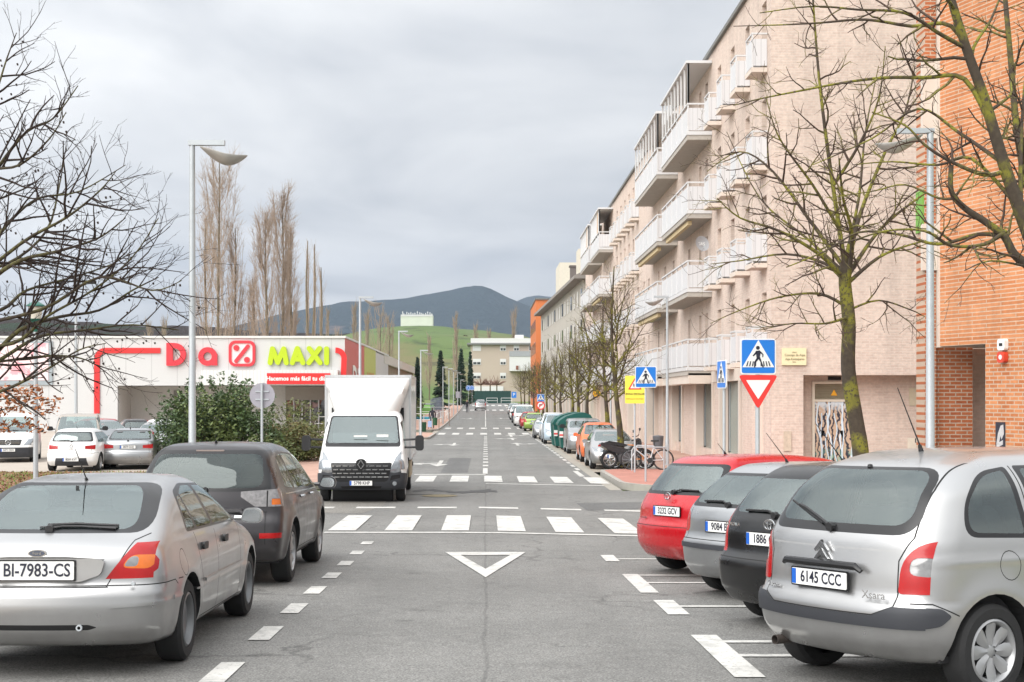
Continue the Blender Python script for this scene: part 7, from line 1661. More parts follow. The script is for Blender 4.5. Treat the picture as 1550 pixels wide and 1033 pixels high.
far_car(((807 - CX) * 109 / F + .1, 108.5), 2, 'lime green hatchback seen from behind beyond the crossing', GRC, 4.1, 1.75, 1.45, plate_='5241 GTD', grp=KR)
far_car(((799 - CX) * 122 / F, 116), 0, 'dark red car just beyond the lime green hatchback', REDD, 4.1, 1.72, 1.45, plate_='0913 DRK', grp=KR)
van_front(facing_loc(794, 127, 4.6, 180), 180, 'white van beyond the lime green hatchback', WHT, 4.6, 1.9, 1.95, False, False, KR)
far_car(((788 - CX) * 139 / F, 139), 0, 'dark blue car beyond the white van', DBLU, 4.2, 1.75, 1.5, plate_='7702 CRT', grp=KR)
far_car(facing_loc(784, 152, 4.2, 180), 180, 'white car, first of the three farthest on the right kerb', WHT, 4.2, 1.75, 1.6, front='4412 HBK', grp=KR)
far_car(((781 - CX) * 165 / F, 162), 0, 'grey car, second of the three farthest on the right kerb', GREYC, 4.2, 1.75, 1.5, plate_='6180 FVC', grp=KR)
far_car(facing_loc(779, 180, 4.2, 180), 180, 'pale car, last of the row on the right kerb', SILV, 4.2, 1.75, 1.5, front='3047 GMX', grp=KR)
far_car(((727.5 - CX) * 208 / F, 206), 0, 'silver people carrier driving away down the far end of the street', SILV2, 4.2, 1.75, 1.62, plate_='9910 FTD', tail='tall')

# ======== white box truck
def truck():
    LB = 4.15; root = empty('box_truck', (0, 0, 0), 0, 'white box truck with black mirrors facing the camera', 'truck')
    W_ = 2.06; L = 2.55; zb = 1.20; H = 2.14
    # local frame: cab front at y = L, heading +y
    sp = dict(L=L, W=W_, H=H, zb=zb, yr=-5, yf=1.72, rw=.35, paint=WHT, cz=.95, rtop=.14, rfront=.16, fcrown=.16, crown=.03, rcrown=0, rrear=.03, plan=.03, core=.4, zbot=.32, flare=.02,
              top=[(-.3, H), (.9, H), (1.25, H - .06), (1.95, zb + .14), (2.05, zb + .06), (2.42, zb - .08), (2.55, zb - .2), (2.8, zb - .3)], rear=[(0, 0), (H, 0)], front=[(0, L - .14), (.35, L - .06), (.5, L), (.8, L), (1.0, L - .03), (1.2, L - .13), (zb, L - .3), (H, L - .9)],
              wt=[(0, W_ / 2 - .06), (.4, W_ / 2 - .02), (.8, W_ / 2), (zb, W_ / 2 - .04), (1.9, W_ / 2 - .12), (H, W_ / 2 - .2), (H + .2, W_ / 2 - .22)])
    B = Body(Shell(sp), .045); B.cut('S', circ(.42, 28, 1.72, .355), 'hole', nmin=.02)
    B.cut('F', rpoly([(-.90, zb + .09), (.90, zb + .09), (.80, 2.02), (-.80, 2.02)], .08), 'window_trim', nmin=.03); B.cut('F', rpoly([(-.85, zb + .18), (.85, zb + .18), (.76, 1.99), (-.76, 1.99)], .07), 'windscreen', nmin=.03)
    B.cut('S', rpoly([(.55, 1.26), (1.72, 1.22), (1.42, 1.88), (.55, 1.92)], [.04, .02, .1, .06]), 'window_trim'); B.cut('SL', rpoly([(.6, 1.29), (1.66, 1.26), (1.38, 1.85), (.6, 1.88)], .04), 'side_window1'); B.cut('SR', rpoly([(.6, 1.29), (1.66, 1.26), (1.38, 1.85), (.6, 1.88)], .04), 'side_window11')
    B.cut('F', [(-1.2, .2), (1.2, .2), (1.2, .74), (.62, .74), (.5, .64), (-.5, .64), (-.62, .74), (-1.2, .74)][0:3] + [(-1.2, .74)], 'bumper', nmin=.02); B.cut('S', [(1.9, .2), (2.8, .2), (2.8, .74), (2.0, .66)], 'bumper')
    m = {'bumper': BUMP}
    for sd_ in (1, -1):
        fx = (lambda p: p) if sd_ > 0 else flipx; n = str(1 if sd_ > 0 else 2); s2 = 'SR' if sd_ > 0 else 'SL'
        B.cut('F', fx([(.52, .74), (.78, .70), (1.2, .80), (1.2, 1.22), (.90, 1.28), (.80, 1.06)]), 'headlamp' + n); B.cut(s2, [(2.30, .78), (2.7, .78), (2.7, 1.24), (2.34, 1.26)], 'headlamp' + n); m['headlamp' + n] = HEADL
    B.cut('F', rpoly([(-.62, .50), (.62, .50), (.72, .94), (-.72, .94)], [.1, .1, .06, .06]), 'grille', nmin=.02); m['grille'] = TRIM; B.line('F2', [(0, .97), (.70, 1.0), (.88, 1.33)], .009); B.cut('F', rpoly([(-.45, .34), (.45, .34), (.48, .40), (-.48, .40)], .02), 'lower_intake'); m['lower_intake'] = DARK
    for sd_ in (1, -1): B.cut('F', (lambda p: p if sd_ > 0 else flipx(p))(rpoly([(.66, .52), (.90, .58), (.90, .66), (.70, .64)], .02)), 'lower_intake')
    mm = {'body': WHT, 'seam': SEAM, 'lower': BUMP, 'window_trim': TRIM, 'hole': DARK, 'windscreen': GLL, 'side_window1': GLS, 'side_window11': GLS}; mm.update(m); B.parts(root, mm, drop=('hole',), off={'headlamp1': .006, 'headlamp2': .006, 'bumper': .02});
    k = MB(); k.box(-.94, .94, .05, 2.3, .33, .45); k.prism(circ(.44, 20, 1.72, .355), 'x', -.70, .70); k.box(-.9, .9, .1, 1.9, .45, 1.05); k.box(-.9, .9, .02, .06, .5, 2.2); k.build('underbody', DARK, root)
    e = MB()
    for i in range(4):
        z = .60 + i * .085; w_ = .64 + i * .02
        for j in range(9): x = -w_ + 2 * w_ * (j + (.5 if i % 2 else 0)) / 9; e.box(max(-w_, x), min(w_, x + .115), L + .002, L + .018, z, z + .022)
    e.build('grille_bars', CHROME, root); e = MB(); e.prism(rrect(.24, .26, .1, 5, 0, .90), 'y', L - .03, L + .022); e.build('emblem_plinth', TRIM, root); badge_rhomb(root, L + .035, .90, .155)
    plate(root, L + .03, .47, '5798 KHP', rear=False)
    for s_ in (-1, 1):
        e = MB(); e.prism(rrect(.20, .36, .07, 5, s_ * 1.34, 1.38), 'y', 1.80, 1.96); e.tube([(s_ * .96, 1.75, 1.45), (s_ * 1.28, 1.85, 1.47)], .03, 6); e.tube([(s_ * .96, 1.75, 1.27), (s_ * 1.28, 1.85, 1.28)], .03, 6); e.build('mirror', BLACK, root)
        e = MB(); e.lathe([(.001, .01), (.05, .01), (.055, -.01)], 'y', (s_ * .78, L + .03, .46), 14); e.build('fog_lamp', HEADL, root)
    e = MB(); e.tube([(-.55, 2.08, 1.37), (0, 2.11, 1.36)], .014, 5); e.tube([(-.05, 2.10, 1.37), (.55, 2.08, 1.37)], .014, 5); e.build('wiper', BLACK, root)
    e = MB(); e.prism(rrect(1.5, .22, .05, 4, 0, 1.5), 'y', 1.5, 1.62); e.build('dashboard', mat('dash_grey', (.10, .105, .11), .8), root)
    e = MB(); e.box(-.60, -.32, 1.86, 1.875, 1.52, 1.58); e.box(-.1, .22, 1.84, 1.855, 1.52, 1.56); e.build('papers', PLW, root)
    e = MB()
    for x in (-.5, .1, .5): e.prism(rrect(.44, .8, .09, 4, x, 1.35), 'y', .5, .62); e.prism(rrect(.26, .2, .07, 4, x, 1.87), 'y', .5, .58)
    e.build('seats', SEATM, root)
    # box body with moulded wind deflector
    b = MB(); bx, y0, y1, z0, z1 = 1.07, -LB, -.02, .95, 3.00
    b.box(-bx, bx, y0, y1, z0, z1); b.build('cargo_box', WHT, root)
    b = MB()
    for x in (-bx - .012, bx - .045): b.box(x, x + .057, y0 - .01, y1 + .02, z1 - .04, z1 + .02); b.box(x, x + .057, y0 - .01, y1 + .02, z0 - .05, z0 + .02)
    for x in (-bx - .012, bx - .045): b.box(x, x + .057, y1 - .03, y1 + .021, z0 + .021, z1 - .041); b.box(x, x + .057, y0 - .011, y0 + .04, z0 + .021, z1 - .041)
    b.box(-bx + .046, bx - .046, y1 - .03, y1 + .02, z1 - .03, z1 + .019); b.build('edge_rails', mat('alu_rail', (.55, .56, .57), .4, .5), root)
    # deflector: tapered hood from box front down to the cab roof
    q = MB(); n = 12; rows = []
    for i in range(n + 1):
        t = i / n; z = 2.08 + (2.94 - 2.08) * t; hw = .80 + (1.04 - .80) * min(1, t * 1.25) ** 1.0; yf = 1.12 - .95 * t ** 1.5; rows.append([(-hw, .0, z), (-hw, yf * .35, z), (-hw + .10, yf * .80, z), (-hw + .28, yf, z), (0, yf + .05, z), (hw - .28, yf, z), (hw - .10, yf * .80, z), (hw, yf * .35, z), (hw, .0, z)])
    vs = [v for r_ in rows for v in r_]; fs = [(i * 9 + j, i * 9 + j + 1, (i + 1) * 9 + j + 1, (i + 1) * 9 + j) for i in range(n) for j in range(8)]; fs.append(tuple(n * 9 + j for j in range(9))); q.add(vs, fs, 0, True); q.build('wind_deflector', WHT, root, sharp=50)
    for s_ in (-1, 1): wheel(root, s_ * 1.0, 1.72, .35, .22, s_, 'steel', rm=ALLOY)
    for s_ in (-1, 1): wheel(root, s_ * 1.0, -2.25, .35, .24, s_, 'steel', rm=ALLOY)
    b = MB(); b.box(-.5, -.4, -LB, .05, .6, .94); b.box(.4, .5, -LB, .05, .6, .94); b.box(-.6, .6, -2.35, -2.15, .3, .5); b.box(-1.0, 1.0, -LB - .02, -LB + .08, .55, .66)
    b.build('chassis', DARK, root)
    b = MB()
    for s_ in (-1, 1):
        b.box(s_ * 1.03 - .02, s_ * 1.03 + .02, -1.7, -.2, .45, .85, 0)
        for yy in (-2.75, -1.75): b.box(s_ * .9 - .12, s_ * .9 + .12, yy - .02, yy + .02, .42, .9, 1)
    b.build('side_guards', [mat('guard_tan', (.40, .34, .24), .8), BLACK], root)
    return root
tk = truck(); zt = 32.2; xc = (543 - CX) * zt / F
tk.location = (xc, zt + 2.55, G(zt + 2)); tk.rotation_euler = (0, 0, math.pi - R(-1.2))
# ---------------------------------------------------------------- street furniture
def gz(x, y): return G(y) + (.12 if (x > 5.8 or x < -4.05) else 0)
LSHADE = mat('lamp_shade_grey', (.42, .41, .39), .5, .2, var=.25, scale=6); LIN = mat('lamp_reflector', (.62, .60, .55), .35, .2)
def street_lamp(px_, pytop, Z_, lab, dirn=1, s=1.0, pr=.055, flip=False):
    x = (px_ - CX) * Z_ / F; g = gz(x, Z_); ht = sw(0, pytop, Z_).z; e = empty('street_lamp', (x, Z_, g), 0, lab, 'street lamp', 'street lamps along the pavements'); h = ht - g
    p = MB(); p.tube([(0, 0, -.05), (0, 0, .9), (0, 0, .95), (0, 0, h - .05)], [pr * 1.25, pr * 1.2, pr, pr * .72], 12); p.tube([(0, 0, .0), (0, 0, .04)], .12, 10)
    po = p.build('pole', GALV, e)
    if Z_ < 60:
        q = MB(); q.box(-.04, .04, -pr * 1.3 - .006, -pr * 1.1, .5, .75); q.build('service_hatch', GALV, po)
    a = MB(); a.prism([(-.05 * dirn, h - .07), (.46 * dirn, h - .07), (.46 * dirn, h), (-.05 * dirn, h)] if dirn > 0 else [(.46 * dirn, h - .07), (-.05 * dirn, h - .07), (-.05 * dirn, h), (.46 * dirn, h)], 'y', -.045, .045); a.build('arm', GALV, e)
    # curved leaf-shaped shade, hollow side up at the tip
    sh = MB(); n, m = 14, 9; V1 = []
    def pt(u, v, off):
        X = .12 + .66 * u; w_ = .19 * math.sin(math.pi * min(1, .12 + u * .88)) ** .6 * (1 if u > 0 else .5); zc = h - .07 - .29 * math.sin(math.pi * (u * .72 + .04)) + .10 * max(0, u - .55); y = v * w_; z = zc + .13 * (v * v) * math.sin(math.pi * u) + off; return (X * dirn, y, z)
    for off in (0, .018):
        for i in range(n + 1):
            for j in range(m + 1): V1.append(pt(i / n, -1 + 2 * j / m, off))
    k = (n + 1) * (m + 1); fs = []; mi = []
    for i in range(n):
        for j in range(m):
            a_, b_, c_, d_ = i * (m + 1) + j, i * (m + 1) + j + 1, (i + 1) * (m + 1) + j + 1, (i + 1) * (m + 1) + j; fs.append((a_, b_, c_, d_)); fs.append((k + d_, k + c_, k + b_, k + a_))
        fs.append((i * (m + 1), (i + 1) * (m + 1), k + (i + 1) * (m + 1), k + i * (m + 1))); q_ = m; fs.append((i * (m + 1) + q_, k + i * (m + 1) + q_, k + (i + 1) * (m + 1) + q_, (i + 1) * (m + 1) + q_))
    sh.add(V1, fs, 0, True); so_ = sh.build('lamp_shade', LSHADE, e, sharp=60)
    l = MB(); l.lathe([(.001, -.05), (.06, -.045), (.10, -.01), (.10, .02)], 'z', (.50 * dirn, 0, h - .27), 12); l.build('lamp_glass', LIN, so_)
    return e
street_lamp(291, 213, 19.6, 'tallest looking grey street lamp standing behind the dark grey car', 1)
street_lamp(545, 449, 48, 'grey street lamp rising right behind the box truck'); street_lamp(604, 501, 73, 'second street lamp beyond the box truck, before the green hill'); street_lamp(637, 530, 88, 'street lamp with a green bin strapped to its pole')
for a, b, c, l in ((670.5, 555.5, 131, 'first lamp of the cluster beyond the railings'), (679.5, 558, 150, 'second lamp of the cluster beyond the railings'), (686.5, 561, 170, 'third lamp of the cluster beyond the railings'), (692.5, 564, 190, 'fourth lamp of the cluster beyond the railings'), (697.5, 575, 215, 'farthest short lamp before the roundabout sign')): street_lamp(a, b, c, l)
street_lamp(1408, 195, 19.6, 'grey street lamp in front of the orange brick building, half behind branches', -1, pr=.065)
street_lamp(1010, 448, 48.8, 'grey street lamp next to the bicycle rack', -1); street_lamp(924.5, 497, 71, 'grey street lamp among the bare trees of the right row', -1)
# car park mast
x_ = sw(115, 0, 84).x; e = empty('lighting_mast', (x_, 84, G(84)), 0, 'thin grey mast in the car park before the red outline', 'street lamp'); m_ = MB(); m_.tube([(0, 0, 0), (0, 0, ZC - G(84) + 7.3)], [.12, .06], 8); m_.build('pole', GALV, e)
m_ = MB(); m_.box(-.9, .9, -.05, .05, 9.6, 9.7); m_.box(-1.2, -.7, -.15, .15, 9.5, 9.7); m_.box(.7, 1.2, -.15, .15, 9.5, 9.7); m_.build('floodlights', DARK, e)
# green garden lamp
x_ = sw(54, 0, 30).x; g_ = G(30) + .05; e = empty('garden_lamp', (x_, 30, g_), 0, 'slim post lamp with a green cap and frosted head on the verge', 'street lamp'); hh = sw(0, 455, 30).z - g_
m_ = MB(); m_.tube([(0, 0, 0), (0, 0, hh - .62)], [.055, .045], 10); m_.build('pole', GALV, e)
GRE = mat('lamp_green', (.01, .11, .08), .4)
m_ = MB(); m_.lathe([(.05, hh - .68), (.06, hh - .55), (.13, hh - .42), (.14, hh - .40)], 'z', n=18); m_.lathe([(.001, hh), (.05, hh - .02), (.19, hh - .1), (.2, hh - .13), (.001, hh - .13)], 'z', n=18); m_.build('cap', GRE, e)
m_ = MB(); m_.lathe([(.11, hh - .41), (.15, hh - .14), (.001, hh - .135)], 'z', n=18); m_.build('lamp_head', mat('frosted_glass', (.60, .58, .50), .4), e)

# ---- signs
def sign_pole(e, h, r=.03): m = MB(); m.tube([(0, .04, -.1), (0, .04, h)], r, 10); return m.build('pole', GALV, e)
def person_shape(mb, cx, cz, s, y0, y1):
    L_ = lambda pts: mb.prism([(cx + a * s, cz + b * s) for a, b in pts], 'y', y0, y1)
    L_(circ(.055, 14, -.015, .30)); L_([(-.075, .21), (.045, .225), (.065, .16), (.04, .02), (-.03, -.02), (-.055, .02)]); L_([(-.06, .21), (-.03, .15), (-.14, .055), (-.165, .075)]); L_([(.03, .22), (.075, .19), (.15, .11), (.135, .09), (.05, .15)]); L_([(.15, .11), (.135, .03), (.115, .03), (.115, .10)])
    L_([(-.03, .04), (.01, -.02), (-.08, -.13), (-.09, -.26), (-.125, -.26), (-.125, -.11)]); L_([(-.02, .02), (.05, .03), (.10, -.11), (.155, -.25), (.12, -.26), (.06, -.11)])
def crossing_panel(e, cz, s=.60, rz=0, cx=0, back=False, name='crossing_panel'):
    m = MB(); m.prism(rrect(s, s * 1.0, .04, 4, cx, cz), 'y', -.012, .012, 0); m.prism(rrect(s * .93, s * .93, .03, 4, cx, cz), 'y', -.016, -.0125, 1); m.prism([(cx - s * .45, cz - s * .30), (cx + s * .45, cz - s * .30), (cx, cz + s * .46)], 'y', -.019, -.0165, 0)
    o = m.build(name, [SIGNW, BLUE], e); q = MB(); person_shape(q, cx, cz - s * .05, s * .98, -.023, -.0195)
    for k in range(-4, 5):
        if abs(k) < 1: continue
        a = cx + k * s * .075; q.prism([(a - s * .018 + k * .004, cz - s * .27), (a + s * .018 + k * .004, cz - s * .27), (a + s * .013 - k * .002, cz - s * .13), (a - s * .013 - k * .002, cz - s * .13)], 'y', -.0225, -.0195)
    q.build('pictogram', INK, o); return o
def sign_root(px_, Z_, lab, rz=0, name='road_sign', grp=None): x = (px_ - CX) * Z_ / F; g = G(Z_) + .12; return empty(name, (x, Z_, g), rz, lab, 'road sign', grp), g
e, g = sign_root(1147.5, 23.3, 'large blue pedestrian crossing sign above a red-edged give way triangle', R(2)); zz = sw(0, 540, 23.3).z - g; crossing_panel(e, zz, .60)
zt_ = sw(0, 568, 23.3).z - g; zb_ = sw(0, 620, 23.3).z - g; m = MB(); w2 = .335; m.prism(rpoly([(-w2, zt_), (0, zb_), (w2, zt_)], .07), 'y', -.012, .012, 0); m.prism(rpoly([(-w2 * .62, zt_ - .085), (0, zb_ + .17), (w2 * .62, zt_ - .085)], .02), 'y', -.016, -.0125, 1); m.build('give_way_panel', [RED, SIGNW], e); sign_pole(e, zz + .28, .038)
e, g = sign_root(977.5, 38.8, 'small blue pedestrian crossing sign in front of the yellow school sign'); zz = sw(0, 571, 38.8).z - g; crossing_panel(e, zz, .60); sign_pole(e, zz + .26)
e, g = sign_root(1093, 25.6, 'narrow looking crossing sign turned almost edge-on to the street', R(-82)); zz = sw(0, 567, 25.6).z - g; crossing_panel(e, zz, .52); sign_pole(e, zz + .24)
e, g = sign_root(961, 43.8, 'yellow school zone sign with a red warning triangle'); za = sw(0, 569, 43.8).z - g; zb_ = sw(0, 611, 43.8).z - g; zc_ = (za + zb_) / 2
m = MB(); m.prism(rrect(.62, za - zb_, .03, 3, 0, zc_), 'y', -.012, .012, 0); m.prism(rpoly([(-.22, zc_ + .0), (.22, zc_ + .0), (0, zc_ + .38)], .03), 'y', -.016, -.0125, 1); m.prism([(-.15, zc_ + .04), (.15, zc_ + .04), (0, zc_ + .30)], 'y', -.019, -.0165, 2); o = m.build('yellow_panel', [YEL, RED, SIGNW], e)
q = MB(); person_shape(q, -.035, zc_ + .12, .22, -.023, -.0195); person_shape(q, .045, zc_ + .11, .19, -.0235, -.0195); q.build('pictogram', INK, o)
text('ZONA ESCOLAR', .085, facing((0, -.018, zc_ - .14)), INK, o, sx=.95); text('ESKOLA GUNEA', .075, facing((0, -.018, zc_ - .29)), mat('faded_letter', (.55, .42, .08), .5), o); sign_pole(e, zc_ + .1)
# back of a round sign
e, g = sign_root(397, 33, 'grey back of a round road sign on a thin pole before the laurel bush'); zz = sw(0, 599, 33).z - g; m = MB(); m.prism(circ(.30, 32, 0, zz), 'y', -.01, .01); m.build('sign_back', mat('sign_back_grey', (.33, .32, .36), .5, .2), e)
m = MB(); m.box(-.16, .16, -.03, -.011, zz + .08, zz + .11); m.box(-.16, .16, -.03, -.011, zz - .11, zz - .08); m.build('bracket', GALV, e); m = MB(); m.tube([(0, -.06, -.1), (0, -.06, zz + .28)], .03, 10); m.build('pole', GALV, e)
# no right turn below crossing sign
e, g = sign_root(818.5, 103, 'blue crossing sign above a red no right turn roundel, far right kerb'); zz = sw(0, 602.5, 103).z - g; crossing_panel(e, zz, .55); zz2 = sw(0, 614, 103).z - g
m = MB(); m.prism(circ(.32, 28, 0, zz2), 'y', -.012, .012, 0); m.prism(circ(.235, 28, 0, zz2), 'y', -.016, -.0125, 1); o = m.build('no_turn_panel', [RED, SIGNW], e)
m = MB(); m.prism([(-.11, zz2 - .14), (-.06, zz2 - .14), (-.06, zz2 + .03), (.06, zz2 + .03), (.06, zz2 - .02), (.15, zz2 + .06), (.06, zz2 + .14), (.06, zz2 + .09), (-.11, zz2 + .09)], 'y', -.022, -.017); m.build('arrow', INK, o)
m = MB(); M_ = Matrix.Translation((0, 0, zz2)) @ Matrix.Rotation(R(-45), 4, 'Y'); m.box(-.27, .27, -.027, -.023, -.025, .025, 0, M_); m.build('red_bar', RED, o); sign_pole(e, zz + .2)
# roundabout sign far
def round_sign(px_, py_, Z_, r, lab, arrowd=1):
    e, g = sign_root(px_, Z_, lab); zz = sw(0, py_, Z_).z - g; m = MB(); m.prism(circ(r, 26, 0, zz), 'y', -.012, .012, 0); m.prism(circ(r * .92, 26, 0, zz), 'y', -.016, -.0125, 1); o = m.build('round_panel', [SIGNW, BLUE], e)
    m = MB()
    for k in range(3):
        a0 = k * 120; P_ = [(r * .62 * math.cos(R(a0 + t)), r * .62 * math.sin(R(a0 + t))) for t in (0, 25, 50, 75)]; Q_ = [(a * .74, b * .74) for a, b in P_][::-1]
        m.prism([(a, b + zz) for a, b in P_ + Q_], 'y', -.02, -.0165)
        c = (r * .54 * math.cos(R(a0 + 92)), r * .54 * math.sin(R(a0 + 92))); m.prism([(r * .74 * math.cos(R(a0 + 75)), zz + r * .74 * math.sin(R(a0 + 75))), (r * .34 * math.cos(R(a0 + 75)), zz + r * .34 * math.sin(R(a0 + 75))), (c[0] * 1.05, zz + c[1] * 1.05)], 'y', -.0205, -.0165)
    m.build('arrows', SIGNW, o); sign_pole(e, zz + r * .8); return e
round_sign(709, 587.5, 195, .37, 'blue roundabout sign on the left pavement, left of the pair'); round_sign(714.5, 587.5, 198, .34, 'blue round sign behind the roundabout sign, right of the pair')
e, g = sign_root(693, 150, 'grey back of a rectangular sign between the lamp poles'); zz = sw(0, 598, 150).z - g; m = MB(); m.box(-.22, .22, -.01, .01, zz - .35, zz + .35); m.build('sign_back', bpy.data.materials['sign_back_grey'], e); sign_pole(e, zz)
e, g = sign_root(778, 230, 'far blue parking sign beside the last kerbside cars'); zz = sw(0, 598, 230).z - g; m = MB(); m.box(-.4, .4, -.01, .01, zz - .5, zz + .5); o = m.build('blue_panel', BLUE, e); text('P', .8, facing((0, -.02, zz)), SIGNW, o); sign_pole(e, zz)
# yellow shop roundel on the tan block
p_ = sw(903, 596, 84); e = empty('shop_sign', p_, 0, 'round yellow sign with a black mark over a shop of the tan block', 'sign'); m = MB(); m.prism(circ(.23, 24), 'y', -.05, .05, 0); m.prism(circ(.25, 24), 'y', -.04, .04, 1); o = m.build('roundel', [mat('sign_amber', (.80, .42, .02), .4), INK], e); text('n', .26, facing((0, -.055, 0)), INK, o, bold=.01); m = MB(); m.box(.2, TX - p_.x, -.02, .02, -.02, .02); m.build('bracket', BLACK, e)

# ---- bicycle rack, bicycles, motorcycle
xr, yr_ = (981 - CX) * 45.2 / F, 45.2; g_ = G(yr_) + .12
def hoop(px_, lab, w_=.0):
    x = (px_ - CX) * yr_ / F; e = MB(); e.tube([(0, -.35, 0), (0, -.35, .62), (0, -.28, .74), (0, .28, .74), (0, .35, .62), (0, .35, 0)], .024, 8); o = e.build('bicycle_rack', GALV); o.location = (x, yr_, g_); return tag(o, lab, 'bike rack', 'bicycle rack hoops')
e = MB(); e.tube([(0, 0, 0), (0, 0, .66), (.06, 0, .76), (.55, 0, .76), (1.1, 0, .76), (1.16, 0, .66), (1.16, 0, 0)], .022, 8); e.tube([(.1, 0, 0), (.1, 0, .6), (.16, 0, .70)], .02, 8); e.tube([(1.04, 0, 0), (1.04, 0, .74)], .02, 8)
o = e.build('bicycle_rack', GALV); o.location = ((956 - CX) * 45 / F, 44.9, g_); tag(o, 'galvanised bicycle rack with the pale mountain bike behind it', 'bike rack')
def bicycle(loc, rz, fcol, lab):
    root = empty('bicycle', loc, rz, lab, 'bicycle'); r = .33; WB = 1.05
    for x in (0, WB):
        w_ = MB(); n = 28; w_.tube([(x + r * math.cos(a), 0, r + r * math.sin(a)) for a in [k * 2 * math.pi / n for k in range(n + 1)]], .022, 6); o = w_.build('wheel', TYRE, root); s_ = MB(); s_.tube([(x + (r - .03) * math.cos(a), 0, r + (r - .03) * math.sin(a)) for a in [k * 2 * math.pi / n for k in range(n + 1)]], .008, 4)
        for k in range(12): a = k * math.pi / 6; s_.tube([(x, 0, r), (x + (r - .03) * math.cos(a), 0, r + (r - .03) * math.sin(a))], .0025, 3)
        s_.lathe([(.001, -.04), (.025, -.04), (.025, .04), (.001, .04)], 'y', (x, 0, r), 8); s_.build('spokes', CHROME, o)
    f = MB(); bb = (.43, 0, .30); st = (.30, 0, .78); hd = (.86, 0, .80); hb = (.90, 0, .66)
    f.tube([bb, st], .018, 7); f.tube([st, hd], .018, 7); f.tube([bb, hb], .022, 7); f.tube([hd, hb], .022, 7)
    for s in (-.05, .05): f.tube([(0, s, r), (.43, s * .6, .30)], .01, 5); f.tube([(0, s, r), (.31, s * .5, .74)], .01, 5); f.tube([(.91, s, .64), (WB, s, r)], .014, 6)
    f.build('frame', fcol, root); h = MB(); h.tube([hd, (.84, 0, .96)], .015, 6); h.tube([(.84, -.30, .98), (.86, 0, .95), (.84, .30, .98)], .013, 6); h.build('handlebar', BLACK, root)
    s2 = MB(); s2.tube([st, (.28, 0, .92)], .013, 6); s2.prism(rpoly([(.14, .92), (.42, .93), (.40, .97), (.14, .98)], .02), 'y', -.06, .06); s2.build('saddle', BLACK, root)
    c = MB(); c.lathe([(.001, .05), (.09, .05), (.09, .055), (.001, .055)], 'y', bb, 16); c.tube([(.43, .07, .30), (.50, .07, .15)], .01, 5); c.tube([(.43, -.07, .30), (.36, -.07, .45)], .01, 5); c.tube([(.0, .05, r + .04), (.43, .05, .38)], .005, 4); c.tube([(.0, .05, r - .04), (.43, .05, .22)], .005, 4); c.build('chainset', BLACK, root); return root
bicycle(((961 - CX) * 46.0 / F, 45.6, g_), R(8), mat('bike_silver', (.55, .56, .58), .3, .4), 'pale silver mountain bike leaning at the rack, its rear wheel at right') .rotation_euler = (R(7), 0, R(172))
bpy.data.objects['bicycle'].location = ((1001 - CX) * 46.0 / F, 45.5, g_)
b2 = bicycle(((975 - CX) * 46.4 / F, 46.3, g_), 0, mat('bike_orange', (.60, .20, .03), .35), 'dark bicycle with an orange frame standing behind the pale bike'); b2.rotation_euler = (R(-6), 0, R(160))
